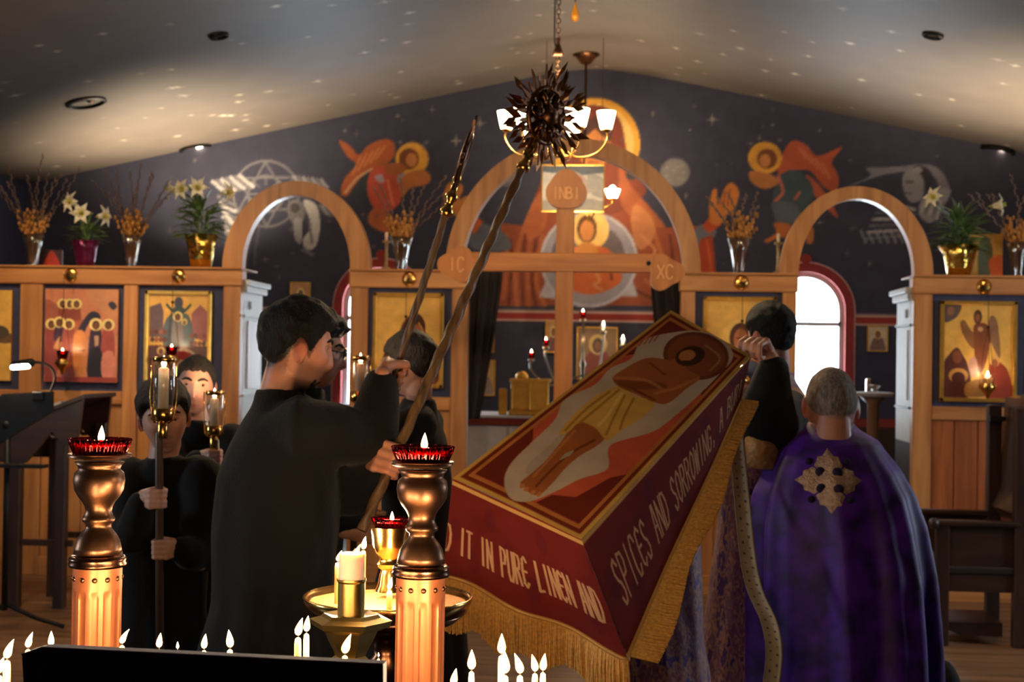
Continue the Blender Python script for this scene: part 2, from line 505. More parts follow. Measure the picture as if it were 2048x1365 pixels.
# east wall with its mural, painted in place
WALLC = (55, 56, 76)
cv = Canvas(WL, WR, 0, 4.75, 700, 285, WALLC)
def mural_tf(p):
    out = np.empty_like(p)
    for i, (a, b) in enumerate(p):
        q = W(a, b, YB); out[i] = (q.x, q.z)
    return out
# lower dado and red bands
cv.poly([(WL, 0), (WR, 0), (WR, 1.03), (WL, 1.03)], (58, 36, 26))
cv.poly([(WL, 1.03), (WR, 1.03), (WR, 1.12), (WL, 1.12)], (140, 46, 36))
cv.poly([(WL, 2.03), (WR, 2.03), (WR, 2.14), (WL, 2.14)], (206, 168, 158))
cv.poly([(WL, 2.05), (WR, 2.05), (WR, 2.12), (WL, 2.12)], (150, 46, 34))
cv.tf = mural_tf
R1, R2, R3, R4 = (150, 76, 48), (182, 104, 62), (106, 48, 32), (204, 140, 92)
GOLD, GOLD2 = (226, 164, 62), (238, 196, 116)
SKIN, SKIN2 = (206, 134, 74), (150, 84, 46)
GREY, GREY2, GREY3 = (150, 148, 152), (112, 110, 116), (190, 186, 184)
# ---- the orant Mother of God with raised hands
cv.poly([(1095, 330), (1150, 300), (1230, 310), (1262, 372), (1300, 415), (1330, 455), (1400, 452), (1425, 470), (1432, 545), (1412, 560),
         (1400, 612), (984, 612), (1000, 560), (1004, 470), (985, 452), (1000, 446), (1045, 452), (1068, 400)], R1)
cv.ell(1190, 288, 90, 92, GOLD); cv.ell(1190, 288, 78, 80, GOLD2)
cv.poly([(1135, 235), (1190, 210), (1240, 240), (1258, 330), (1290, 390), (1180, 440), (1070, 400), (1120, 330)], (128, 62, 46), True)
cv.ell(1188, 290, 34, 48, SKIN)
cv.poly([(1150, 262), (1190, 232), (1226, 262), (1220, 285), (1190, 258), (1158, 285)], (84, 56, 56))
cv.ell(1262, 352, 12, 8, (60, 56, 66))
for (a, b) in ((1175, 285), (1203, 285)): cv.ell(a, b, 6, 3, (70, 40, 30))
cv.stroke([(1189, 285), (1186, 310), (1193, 312)], 3, SKIN2)
cv.stroke([(1176, 324), (1200, 324)], 3, (130, 60, 44))
cv.poly([(1240, 330), (1262, 372), (1300, 415), (1330, 455), (1270, 440), (1240, 400)], R2, True, .7)
cv.poly([(1045, 452), (1068, 400), (1085, 385), (1095, 430), (1080, 470), (1040, 480)], R2, True, .8)
cv.poly([(1270, 410), (1300, 430), (1310, 470), (1280, 500), (1262, 450)], R4, True, .7)
for pts in ([(1040, 480), (1030, 540), (1034, 612)], [(1062, 470), (1056, 540), (1058, 612)], [(1012, 470), (1014, 530), (1006, 600)],
            [(1085, 470), (1072, 560), (1090, 612)], [(1310, 470), (1330, 530), (1350, 612)], [(1290, 560), (1330, 590), (1380, 600)]):
    cv.stroke(pts, 9, R2, True, .8)
for pts in ([(1050, 470), (1044, 550), (1046, 612)], [(1022, 480), (1022, 540), (1018, 612)], [(1072, 480), (1064, 560), (1072, 612)],
            [(1340, 470), (1345, 540), (1325, 612)], [(1365, 470), (1375, 560), (1390, 610)], [(1270, 580), (1310, 600), (1340, 612)]):
    cv.stroke(pts, 7, R3, True, .8)
cv.stroke([(1280, 470), (1310, 500), (1300, 520), (1320, 540)], 6, R4, True, .7)
# sleeves, cuffs and hands
cv.poly([(935, 468), (962, 446), (1012, 470), (1018, 500), (950, 500)], (92, 98, 112), True)
cv.poly([(936, 446), (950, 430), (966, 444), (948, 470)], (204, 96, 44))
cv.poly([(888, 400), (893, 372), (905, 366), (908, 392), (920, 368), (926, 380), (918, 400), (932, 392), (936, 408), (922, 424), (944, 444), (936, 458), (905, 425)], (204, 130, 62), True)
cv.poly([(1384, 486), (1392, 456), (1418, 448), (1432, 468), (1404, 496)], (104, 108, 122), True)
cv.poly([(1404, 452), (1424, 430), (1442, 450), (1418, 468)], (190, 74, 34))
cv.poly([(1418, 440), (1424, 384), (1434, 380), (1436, 410), (1450, 376), (1464, 366), (1478, 384), (1470, 416), (1452, 432), (1440, 450)], (204, 124, 56), True)
cv.stroke([(1450, 385), (1446, 415)], 3, SKIN2); cv.stroke([(1460, 380), (1455, 412)], 3, SKIN2)
cv.poly([(1398, 480), (1424, 470), (1432, 545), (1404, 545)], (168, 62, 34)); cv.stroke([(1414, 480), (1424, 545)], 5, (206, 96, 50))
# ---- the medallion and the child
cv.poly([(1078, 594), (1096, 552), (1120, 600)], (176, 172, 186)); cv.poly([(1276, 594), (1262, 552), (1222, 592)], (176, 172, 186))
cv.ell(1178, 520, 98, 96, (186, 182, 196)); cv.ell(1178, 520, 92, 90, (150, 146, 162)); cv.ell(1176, 516, 74, 72, (104, 92, 96))
cv.ell(1180, 460, 38, 40, GOLD2)
cv.poly([(1118, 540), (1136, 500), (1170, 492), (1215, 498), (1242, 540), (1236, 570), (1180, 590), (1128, 572)], (196, 98, 50), True)
cv.ell(1174, 458, 20, 28, (96, 62, 34)); cv.ell(1174, 462, 14, 21, SKIN)
cv.poly([(1150, 500), (1172, 484), (1196, 498), (1186, 530), (1160, 530)], (196, 128, 64), True)
cv.stroke([(1192, 548), (1200, 562), (1188, 570), (1204, 580)], 5, R4, True)
cv.stroke([(1150, 520), (1142, 560)], 5, R3); cv.stroke([(1215, 510), (1224, 560)], 5, R3)
# ---- winged figure on the left
WNG, WNG2 = (172, 90, 46), (206, 128, 74)
cv.poly([(678, 281), (700, 292), (718, 310), (735, 292), (765, 279), (786, 284), (790, 308), (772, 330), (742, 344), (716, 364), (694, 392), (681, 386), (690, 356), (712, 330), (694, 312)], WNG, True)
for i in range(5): cv.stroke([(770 - i * 12, 292 + i * 5), (752 - i * 12, 318 + i * 8)], 4, WNG2, True, .8)
cv.stroke([(690, 386), (715, 356), (745, 338)], 5, (224, 190, 160), True, .6)
cv.poly([(698, 392), (722, 356), (745, 346), (742, 400), (722, 392)], (50, 58, 68), True)
cv.poly([(744, 340), (776, 334), (800, 350), (802, 400), (776, 424), (748, 416), (734, 378)], (196, 82, 60), True)
cv.poly([(748, 352), (764, 348), (770, 366), (756, 364)], (170, 156, 170)); cv.poly([(796, 350), (812, 344), (806, 364), (794, 366)], (150, 150, 164))
cv.stroke([(775, 360), (786, 410)], 5, (226, 122, 92), True)
cv.ell(824, 318, 33, 33, GOLD); cv.ell(818, 318, 20, 21, (120, 66, 34)); cv.ell(823, 320, 11, 14, SKIN)
cv.poly([(770, 330), (800, 326), (812, 336), (800, 350), (776, 348)], (166, 94, 50), True)
cv.poly([(806, 352), (842, 340), (860, 350), (856, 368), (822, 376), (806, 392), (798, 372)], (190, 116, 62), True)
cv.poly([(738, 428), (752, 416), (776, 424), (800, 450), (796, 466), (760, 462), (738, 446)], (186, 98, 58), True)
# ---- winged figure on the right
cv.poly([(1574, 292), (1590, 281), (1612, 290), (1636, 312), (1684, 294), (1664, 324), (1676, 352), (1672, 384), (1648, 374), (1622, 344), (1592, 340), (1560, 352), (1556, 330)], (186, 88, 56), True)
for i in range(5): cv.stroke([(1596 + i * 12, 294 + i * 8), (1612 + i * 12, 318 + i * 10)], 4, (216, 130, 92), True, .7)
cv.poly([(1612, 350), (1640, 372), (1676, 432), (1662, 426), (1624, 384)], (190, 92, 66), True)
cv.poly([(1560, 350), (1592, 340), (1622, 366), (1626, 400), (1598, 424), (1552, 410), (1548, 376)], (66, 84, 90), True)
cv.stroke([(1556, 352), (1566, 384), (1550, 402)], 6, (206, 110, 92), True); cv.stroke([(1590, 398), (1600, 384)], 5, (200, 106, 92))
cv.poly([(1546, 404), (1590, 408), (1600, 440), (1562, 452), (1548, 430)], (90, 100, 110), True)
cv.ell(1530, 316, 34, 32, GOLD); cv.ell(1534, 318, 20, 20, (126, 72, 38)); cv.ell(1530, 321, 11, 13, SKIN)
cv.poly([(1498, 346), (1512, 342), (1548, 352), (1556, 368), (1530, 378), (1504, 366)], (190, 122, 66), True)
cv.poly([(1548, 446), (1580, 450), (1590, 476), (1560, 476), (1534, 486), (1530, 480), (1552, 466)], (196, 110, 52), True)
cv.poly([(1612, 460), (1626, 456), (1626, 484), (1614, 486)], (196, 120, 60), True)
# ---- moon, wheel, grisaille figures, stars
cv.ell(1350, 345, 30, 29, GREY2); cv.ell(1350, 345, 27, 26, (126, 122, 124))
for i in range(9): cv.ell(1350 + 18 * math.cos(i * 2.3), 345 + 16 * math.sin(i * 1.7), 4, 3, GREY, op=.6)
cv.ell(1012, 358, 20, 16, (96, 94, 104)); cv.ell(1010, 356, 14, 11, GREY2)
for r_, wd in ((66, 5), (36, 5)): cv.ring(532, 388, r_, wd, GREY2)
for i in range(3):
    a = i * PI / 3
    tri = [(532 + 64 * math.cos(a + j * 2 * PI / 3 + .5), 388 + 64 * math.sin(a + j * 2 * PI / 3 + .5)) for j in range(3)]
    cv.stroke(tri, 4, GREY2, closed=True)
for i in range(8): cv.stroke([(532 + 18 * math.cos(i * PI / 4), 388 + 18 * math.sin(i * PI / 4)), (532 + 33 * math.cos(i * PI / 4), 388 + 33 * math.sin(i * PI / 4))], 3, GREY2)
def feathers(cx, cy, n, dx, dy, lx, ly, c0, c1, wd=7):
    for i in range(n):
        x, y = cx + dx * i, cy + dy * i
        cv.stroke([(x, y), (x + lx * .5, y + ly * .4 + 4), (x + lx, y + ly)], wd, c0 if i % 2 else c1, True, .85)
feathers(424, 362, 7, 9, -2, 30, 24, GREY2, GREY3); feathers(436, 392, 8, 3, 14, 34, 18, GREY3, GREY2); feathers(446, 420, 6, 2, 16, 22, 28, GREY2, GREY3)
feathers(588, 352, 7, 9, 1, 14, 18, GREY2, GREY, 6)
cv.poly([(574, 412), (590, 398), (606, 410), (610, 432), (596, 452), (580, 440)], GREY2, True); cv.ell(590, 416, 10, 10, (70, 66, 70))
cv.poly([(588, 440), (604, 440), (602, 486), (590, 478)], GREY, True)
cv.poly([(606, 402), (632, 410), (640, 450), (632, 492), (614, 500), (606, 480), (622, 450)], GREY3, True)
cv.stroke([(618, 440), (624, 486)], 5, GREY2); cv.stroke([(604, 500), (626, 510)], 6, GREY2)
feathers(640, 410, 3, 6, 2, 14, 18, GREY, GREY2)
for x in (506, 520): cv.stroke([(x, 448), (x - 8, 490), (x - 12, 530)], 5, (92, 92, 104), op=.7)
# right: hooded grey figure with wings
cv.poly([(1734, 336), (1790, 334), (1848, 328), (1880, 340), (1896, 366), (1898, 386), (1880, 380), (1870, 356), (1840, 342), (1768, 350), (1690, 376), (1740, 352)], (126, 124, 134), True)
cv.ell(1838, 358, 28, 26, (46, 44, 50)); cv.poly([(1806, 352), (1822, 336), (1838, 344), (1848, 366), (1844, 398), (1822, 404), (1808, 384)], (140, 138, 142), True)
cv.stroke([(1812, 364), (1826, 364)], 4, (60, 58, 64)); cv.stroke([(1810, 386), (1822, 388)], 3, (80, 76, 80)); cv.ell(1836, 340, 10, 6, GREY)
cv.poly([(1844, 400), (1880, 378), (1902, 382), (1884, 420), (1862, 446), (1838, 430)], GREY, True)
for i in range(6): cv.stroke([(1858 + i * 6, 390 + i * 3), (1842 + i * 8, 424 + i * 4)], 4, GREY2 if i % 2 else GREY3)
for i in range(6): cv.stroke([(1730 + i * 5, 478 - i * 13), (1775 + i * 6, 474 - i * 12), (1830, 470 - i * 10)], 6, GREY3 if i % 2 else GREY2, True, .75)
for i in range(7): cv.stroke([(1722 + i * 15, 462 + (i % 2) * 5), (1732 + i * 15, 486)], 5, GREY, op=.8)
def star(cv, x, y, r, col, k=.22, sx=1.0):
    pts = []
    for i in range(8):
        rr = r if i % 2 == 0 else r * k
        pts.append((x + sx * rr * math.sin(i * PI / 4), y - rr * math.cos(i * PI / 4)))
    cv.poly(pts, col)
for (x, y, r_) in ((960, 247, 14), (912, 282, 14), (1425, 239, 14), (1305, 228, 8), (865, 218, 8), (1028, 195, 9), (1545, 250, 7), (1380, 260, 6), (795, 232, 7), (690, 262, 7),
                   (1518, 276, 6), (1502, 288, 7), (1560, 280, 7), (1640, 262, 6), (1875, 312, 6), (1372, 392, 7), (1640, 445, 7), (1740, 528, 7), (530, 520, 7), (800, 286, 7), (852, 284, 7), (905, 430, 6), (1700, 320, 6)):
    star(cv, x, y, r_, (140, 134, 122))
cv.tf = None
random.seed(3)
for i in range(70):
    star(cv, random.uniform(WL, WR), random.uniform(2.3, 4.4), random.uniform(.02, .045), (104, 98, 98))
wb = paint_mesh('wall_back', cv, lambda X, Z: np.stack([X, np.full_like(X, YB), Z], -1), MT['mural'], keep=lambda x, z: ~in_window(x, z))
struct(wb)
struct(MB().box(WL, WIN[0] - .6, YB + .17, YB + .3, 0, 4.9).box(WIN[0] + .6, WIN[1] - .6, YB + .17, YB + .3, 0, 4.9).box(WIN[1] + .6, WR, YB + .17, YB + .3, 0, 4.9)
       .box(WL, WR, YB + .17, YB + .3, 2.75, 4.9).box(WL, WR, YB + .17, YB + .3, 0, 1.05).build('wall_back', MT['white']))

# star-painted vault
cv = Canvas(WL, WR, 6.5, YB, 520, 330, (98, 90, 84), 2)
cv2 = cv
random.seed(11)
for i in range(200):
    x = random.uniform(WL, WR); yy = random.uniform(7.4, YB - .1)
    rr = random.uniform(.03, .062)
    star(cv, x, yy, rr, random.choice([(190, 180, 162), (160, 152, 140), (210, 198, 178)]), .28)
def sm(a, b, t):
    t = np.clip((t - a) / (b - a), 0, 1); return t * t * (3 - 2 * t)
cl = paint_mesh('ceiling', cv, lambda X, Y: np.stack([X, Y, vault(X)], -1), MT['starceil'])
struct(cl)
m = MB()
xs = np.linspace(WL, WR, 40)
for a, b in zip(xs[:-1], xs[1:]):
    m.add([(a, -3.2, vault(a)), (b, -3.2, vault(b)), (b, 6.5, vault(b)), (a, 6.5, vault(a))], [(0, 1, 2, 3)])
struct(m.build('ceiling', mat('vault_paint', (112, 104, 98), .45), smooth=True))

# arched windows
def arch_pts(cx, zs, r, z0, n=20):
    p = [(cx - r, z0)] + [(cx - r * math.cos(PI * i / n), zs + r * math.sin(PI * i / n)) for i in range(n + 1)] + [(cx + r, z0)]
    return p
def arch_band(mb, cx, zs, r0, r1, z0, ya, yb, n=24, legs=True):
    """an arch between radii r0 and r1, extruded from ya to yb"""
    a = arch_pts(cx, zs, r0, z0, n); b = arch_pts(cx, zs, r1, z0, n)
    if not legs: a = a[1:-1]; b = b[1:-1]
    k = len(a)
    vs = [(x, ya, z) for x, z in a] + [(x, ya, z) for x, z in b] + [(x, yb, z) for x, z in a] + [(x, yb, z) for x, z in b]
    fs = []
    for i in range(k - 1):
        fs += [(i, i + 1, k + i + 1, k + i), (2 * k + i, 3 * k + i, 3 * k + i + 1, 2 * k + i + 1), (i, 2 * k + i, 2 * k + i + 1, i + 1), (k + i, k + i + 1, 3 * k + i + 1, 3 * k + i)]
    fs += [(0, k, 3 * k, 2 * k), (k - 1, 3 * k - 1, 4 * k - 1, 2 * k - 1)]
    return mb.add(vs, fs)
for i, wx in enumerate(WIN):
    e = sempty('window_%d' % (i + 1), (wx, YB, 1.17))
    arch_band(MB(), wx, 2.17, .385, .47, 1.0, YB - .03, YB + .17).build('surround', MT['redtrim'], e)
    arch_band(MB(), wx, 2.17, .47, .487, 1.0, YB - .02, YB).build('border', mat('pale_border', (196, 150, 150), .7), e)
    MB().lathe([(0, -.03), (.05, -.03), (.055, 0), (.05, .01)], (wx, YB, 2.68), 16, axis=(0, 1, 0)).build('keystone_disc', MT['redtrim'], e)
    arch_band(MB(), wx, 2.17, .335, .385, 1.17, YB + .06, YB + .14).build('sash', MT['white'], e)
    MB().box(wx - .36, wx + .36, YB + .06, YB + .13, 2.02, 2.065).build('transom', MT['white'], e)
    MB().box(wx - .42, wx + .42, YB - .1, YB + .17, 1.12, 1.17).build('sill', MT['white'], e)
    pts = arch_pts(wx, 2.17, .36, 2.05, 20)
    MB().prism(pts, YB + .10, YB + .106, lambda x, z, d: (x, d, z)).build('pane', MT['pane'], e)
    MB().box(wx - .36, wx + .36, YB + .10, YB + .106, 1.17, 2.03).build('pane', MT['pane'], e)
# ================================================================== the icon screen
YI = 10.0
scr = thing('icon_screen', 'long honey oak icon screen with three round arches standing before the dark blue mural wall', 'screen', (AX, YI, 0))
def P(name, mb, m, parent=scr, **k): return mb.build(name, m, parent, **k)
# posts run the full height; each one a piece
POSTS = [(-5.35, -5.2), (-4.47, -4.30), (-3.685, -3.58), (-2.94, -2.81), (-2.0, -1.87), (-1.26, -1.14), (.375, .48), (1.09, 1.19), (2.0, 2.13), (2.78, 2.9), (3.75, 3.9)]
for a, b in POSTS:
    P('post', MB().box(a, b, YI, YI + .09, 0, 2.15, bev=.006), MT['oak'])
# top beams and rails between them
for a, b in ((-5.35, -2.81), (-2.0, -1.14), (.375, 1.19), (2.0, 3.9)):
    P('top_beam', MB().box(a - .01, b + .01, YI - .012, YI + .12, 2.15, 2.27, bev=.008), MT['oak_h'])
    P('shelf', MB().box(a - .01, b + .01, YI - .03, YI + .42, 2.27, 2.285, bev=.004), MT['oak_h'])
BAYS = [(-5.2, -4.47), (-4.30, -3.685), (-3.58, -2.94), (-1.87, -1.26), (.48, 1.09), (2.13, 2.78), (2.9, 3.75)]
for a, b in BAYS:
    P('blue_panel', MB().box(a, b, YI + .03, YI + .06, 1.36, 2.15), MT['navy'])
    P('lower_rail', MB().box(a, b, YI + .004, YI + .085, 1.27, 1.365, bev=.006), MT['oak_h'])
    n = 4; wd = (b - a) / n
    for i in range(n):
        P('board', MB().box(a + i * wd + .003, a + (i + 1) * wd - .003, YI + .03, YI + .06, .14, 1.27, bev=.004), MT['oak'] if a < 1 else MT['oak_red'])
    P('back_board', MB().box(a, b, YI + .062, YI + .08, .1, 1.30), MT['oak'] if a < 1 else MT['oak_red'])
    P('foot_rail', MB().box(a, b, YI + .004, YI + .085, 0, .14, bev=.006), MT['oak_h'])
# arches
ARCH = {'side_l': (-2.405, 2.285, .40, .545), 'side_r': (1.6, 2.285, .40, .53)}
for k_, (cx, zs, r0, r1) in ARCH.items():
    m = MB()
    n = 28
    vs = []
    for i in range(n + 1):
        t = PI * i / n
        for rr, hh in ((r0, r0 + .13), (r1, r1 + .09)):
            for yy in (YI - .005, YI + .10):
                vs.append((cx - rr * math.cos(t), yy, zs + hh * math.sin(t)))
    fs = []
    for i in range(n):
        a = i * 4; b = a + 4
        fs += [(a, b, b + 2, a + 2), (a + 1, a + 3, b + 3, b + 1), (a, a + 1, b + 1, b), (a + 2, b + 2, b + 3, a + 3)]
    fs += [(0, 2, 3, 1), (4 * n, 4 * n + 1, 4 * n + 3, 4 * n + 2)]
    m.add(vs, fs); P('arch', m, MT['oak'])
m = MB(); n = 36; vs = []
cx, zs = -.40, 2.27
for i in range(n + 1):
    t = PI * i / n
    for (rx, rz) in ((.79, .85), (.915, .97)):
        for yy in (YI - .005, YI + .12): vs.append((cx - rx * math.cos(t), yy, zs + rz * math.sin(t)))
fs = []
for i in range(n):
    a = i * 4; b = a + 4
    fs += [(a, b, b + 2, a + 2), (a + 1, a + 3, b + 3, b + 1), (a, a + 1, b + 1, b), (a + 2, b + 2, b + 3, a + 3)]
fs += [(0, 2, 3, 1), (4 * n, 4 * n + 1, 4 * n + 3, 4 * n + 2)]
P('arch', m.add(vs, fs), MT['oak'])
# deep returns of the two side doorways, painted white above a dark dado
def ret(name, x0, x1, side):
    m = MB().box(x0, x1, YI + .09, YI + .62, 1.10, 2.16, bev=.004)
    e = P(name, m, MT['white'])
    xf = x1 if side < 0 else x0
    s_ = -side
    MB().box(min(x0, xf + s_ * .05), max(x1, xf + s_ * .05), YI + .06, YI + .68, 2.16, 2.20, bev=.006).build('cornice', MT['white'], e)
    MB().box(min(x0, xf + s_ * .03), max(x1, xf + s_ * .03), YI + .07, YI + .65, 2.11, 2.16, bev=.006).build('cornice', MT['white'], e)
    for z in (1.34, 1.93): MB().box(*sorted((xf, xf + s_ * .012)), YI + .09, YI + .62, z, z + .012).build('bead', MT['black'] if side > 0 else MT['white'], e)
    MB().box(*sorted((xf, xf + s_ * .006)), YI + .2, YI + .54, 1.40, 1.90).build('inset_panel', MT['oak_red'] if side < 0 else MT['white'], e)
    MB().box(*sorted((xf, xf + s_ * .008)), YI + .25, YI + .29, 1.99, 2.05).build('latch_plate', MT['black'], e)
    MB().box(x0, x1, YI + .09, YI + .62, 0, 1.10).build('dado', MT['darkwood'], e)
ret('doorway_return', -2.94, -2.81, -1)
ret('doorway_return', 2.0, 2.13, 1)

# ------------------------------------------------------------------ icons
def icon(name, label, x0, x1, z0, z1, paintf, bgc, gold=True, y=None, fw=.028, depth=.05, res=(110, 140), group=None, framed=True):
    y = YI + .03 if y is None else y
    e = thing(name, label, 'icon', ((x0 + x1) / 2, y, z0), group)
    if framed:
        m = MT['goldframe'] if gold else MT['oak_red']
        m_ = MB().box(x0, x1, y - depth, y, z0, z0 + fw, bev=.004).box(x0, x1, y - depth, y, z1 - fw, z1, bev=.004).box(x0, x0 + fw, y - depth, y, z0, z1, bev=.004).box(x1 - fw, x1, y - depth, y, z0, z1, bev=.004)
        m_.build('frame', m, e)
    MB().box(x0 + .004, x1 - .004, y - depth * .6, y - .001, z0 + .004, z1 - .004).build('backing', MT['oak_red'], e)
    c = Canvas(0, 1, 0, 1, *res, bgc)
    paintf(c)
    f = fw * .9 if framed else .001
    paint_mesh('painted_face', c, lambda U, V: np.stack([x0 + f + U * (x1 - x0 - 2 * f), np.full_like(U, y - depth * .62), z1 - f - V * (z1 - z0 - 2 * f)], -1),
               ICONPAINT, e)
    return e
ICONPAINT = painted('icon_tempera', .34, var=.16, scale=14, spec=.6)
GB = (222, 172, 82)
def halo_fig(c, x, y, r, robe, h=.3, w=.09, halo=(232, 206, 132), face=(120, 74, 48)):
    c.poly([(x - w * .6, y + r * .6), (x + w * .6, y + r * .6), (x + w, y + h * .5), (x + w * .95, y + h), (x - w * .95, y + h), (x - w, y + h * .5)], robe, True)
    c.ell(x, y, r * 1.35, r, halo); c.ell(x, y + r * .1, r * .75, r * .72, (70, 44, 36)); c.ell(x, y + r * .2, r * .5, r * .55, face)
def ic_myrrh(c):
    c.poly([(0, 0), (1, 0), (1, .5), (0, .6)], (196, 124, 88))
    c.poly([(.55, 0), (1, 0), (1, .3), (.8, .25)], (196, 136, 92), True, .8)
    c.poly([(0, .12), (.3, .25), (.55, .35), (.5, .5), (0, .5)], (156, 84, 64), True, .8)
    c.poly([(.45, .45), (.6, .26), (.72, .25), (.76, .32), (.62, .36), (.5, .52)], (48, 42, 54), True)
    c.poly([(.86, .16), (.92, .13), (.98, .18), (.93, .22)], (50, 44, 54), True)
    for x in (.24, .34, .43): halo_fig(c, x, .16, .055, (138, 70, 52), .17, .06)
    halo_fig(c, .09, .38, .06, (156, 76, 70), .55, .09); halo_fig(c, .2, .36, .06, (72, 50, 74), .2, .07); halo_fig(c, .33, .38, .06, (150, 80, 70), .55, .1)
    c.poly([(.17, .55), (.22, .5), (.2, .66), (.12, .64)], (206, 150, 102))
    c.poly([(.4, .5), (.55, .48), (.58, .9), (.42, .9)], (200, 130, 76), True); c.stroke([(.42, .66), (.56, .66)], .02, (150, 84, 50))
    halo_fig(c, .7, .38, .068, (58, 42, 56), .58, .1); halo_fig(c, .87, .38, .064, (164, 76, 66), .34, .09)
    c.poly([(.68, .5), (.74, .5), (.74, .6), (.69, .62)], (190, 150, 120)); c.poly([(.62, .66), (.78, .66), (.8, .96), (.62, .96)], (40, 32, 36), True)
    c.poly([(.8, .7), (.94, .68), (.96, .94), (.8, .94)], (214, 132, 110), True)
    c.stroke([(.02, .97), (.98, .97)], .05, (150, 60, 50))
def ic_protect(c):
    c.poly([(.02, .15), (.2, .1), (.25, .2), (.25, .5), (.02, .5)], (104, 84, 84)); c.poly([(.72, .22), (.86, .12), (.98, .2), (.98, .55), (.72, .5)], (150, 92, 86))
    c.poly([(.26, .36), (.36, .24), (.5, .22), (.66, .24), (.74, .4), (.74, .62), (.28, .62)], (84, 96, 100), True)
    c.ell(.5, .1, .075, .07, (70, 66, 78)); c.stroke([(.3, .12), (.42, .2), (.58, .2), (.7, .12)], .035, (50, 74, 64), True); c.ell(.5, .18, .1, .04, (60, 80, 74))
    halo_fig(c, .49, .26, .06, (118, 112, 112), .3, .09); c.ell(.6, .32, .05, .04, (206, 186, 120)); c.ell(.6, .33, .025, .025, (120, 74, 48))
    for i in range(16): c.ell(.07 + (i % 4) * .07, .44 + (i // 4) * .09, .035, .03, [(120, 66, 50), (90, 54, 48), (146, 92, 66)][i % 3]); c.ell(.72 + (i % 4) * .07, .48 + (i // 4) * .09, .035, .03, [(126, 70, 52), (96, 60, 52), (140, 86, 70)][i % 3])
    c.poly([(0, .6), (1, .6), (1, 1), (0, 1)], (92, 58, 46)); c.ell(.22, .66, .07, .05, (206, 170, 100)); c.ell(.22, .67, .04, .035, (110, 66, 44))
    c.ell(.56, .72, .24, .09, (160, 140, 118)); c.ell(.56, .71, .18, .05, (128, 40, 34))
    for i in range(14): c.ell(.08 + i * .065, .82 + (i % 3) * .05, .04, .035, [(120, 66, 50), (84, 48, 44), (150, 96, 66)][i % 3])
def ic_prayer(c):
    c.poly([(0, .45), (.5, .42), (.8, .5), (1, .48), (1, .58), (.6, .58), (0, .56)], (110, 84, 58), True); c.poly([(.6, .4), (.86, .4), (.96, .48), (.8, .54), (.62, .5)], (84, 70, 58), True)
    c.poly([(0, .75), (.2, .8), (.3, .95), (.3, 1), (0, 1)], (120, 40, 34), True); c.poly([(.35, .6), (.6, .58), (.7, 1), (.3, 1)], (206, 152, 60), True)
def ic_mother(c):
    c.poly([(.12, 1), (.14, .62), (.32, .46), (.42, .3), (.52, .22), (.66, .2), (.76, .3), (.78, .44), (.9, .6), (.94, 1)], (86, 44, 30), True)
    c.ell(.58, .37, .12, .1, (150, 92, 56)); c.poly([(.46, .32), (.58, .24), (.72, .3), (.72, .36), (.58, .3), (.47, .38)], (70, 36, 28), True)
    c.stroke([(.44, .5), (.5, .7), (.45, 1)], .05, (112, 60, 38), True); c.ell(.76, .5, .1, .08, (96, 58, 36)); c.ell(.77, .52, .06, .055, (156, 98, 58))
    c.poly([(.66, .6), (.9, .58), (.92, 1), (.6, 1)], (146, 82, 40), True); c.stroke([(.66, .3), (.74, .42), (.72, .6)], .025, (196, 140, 70), True)
def ic_christ(c):
    c.ell(.52, .44, .28, .24, (230, 190, 104), op=.6)
    c.poly([(.04, 1), (.08, .76), (.3, .66), (.5, .62), (.72, .66), (.94, .78), (.97, 1)], (96, 42, 34), True)
    c.ell(.52, .42, .17, .17, (74, 44, 30)); c.ell(.52, .44, .105, .13, (158, 98, 60)); c.poly([(.44, .52), (.52, .6), (.61, .52), (.58, .62), (.46, .62)], (70, 42, 28), True)
    c.stroke([(.52, .42), (.51, .48)], .014, (110, 62, 38)); c.stroke([(.46, .42), (.5, .42)], .014, (50, 30, 22)); c.stroke([(.55, .42), (.59, .42)], .014, (50, 30, 22))
    c.poly([(.6, .7), (.8, .72), (.86, 1), (.5, 1)], (46, 56, 74), True)
def ic_angel(c):
    c.poly([(0, 0), (.24, 0), (.22, .1), (.12, .17), (0, .18)], (96, 76, 70), True); c.ell(.1, .07, .05, .05, (140, 96, 70))
    c.poly([(.24, .2), (.3, .17), (.4, .28), (.48, .32), (.46, .46), (.38, .44), (.28, .32)], (140, 92, 52), True); c.poly([(.66, .14), (.72, .12), (.78, .22), (.82, .56), (.72, .46), (.64, .3)], (140, 100, 70), True)
    c.poly([(.44, .22), (.6, .2), (.68, .3), (.66, .44), (.62, .6), (.54, .74), (.46, .6), (.44, .4)], (128, 70, 40), True)
    c.ell(.49, .13, .06, .075, (82, 46, 30)); c.ell(.49, .14, .035, .045, (150, 92, 54)); c.ell(.53, .26, .04, .025, (206, 160, 110))
    c.poly([(.02, 1), (.0, .66), (.1, .52), (.2, .46), (.28, .54), (.34, .62), (.4, .8), (.36, 1)], (84, 40, 32), True); c.ell(.2, .56, .07, .07, (130, 74, 46))
    c.ell(.22, .76, .14, .08, (196, 140, 70)); c.ell(.22, .79, .1, .07, (76, 34, 34))
    c.poly([(.62, 1), (.66, .66), (.72, .56), (.8, .6), (.94, .72), (.98, 1)], (150, 60, 38), True); c.ell(.74, .6, .07, .06, (214, 160, 84)); c.ell(.74, .62, .045, .045, (150, 92, 54))
    c.poly([(.36, .62), (.46, .56), (.5, .7), (.42, .78)], (190, 144, 128), True); c.poly([(.34, .84), (.6, .8), (.66, .96), (.34, .98)], (150, 104, 52), True)
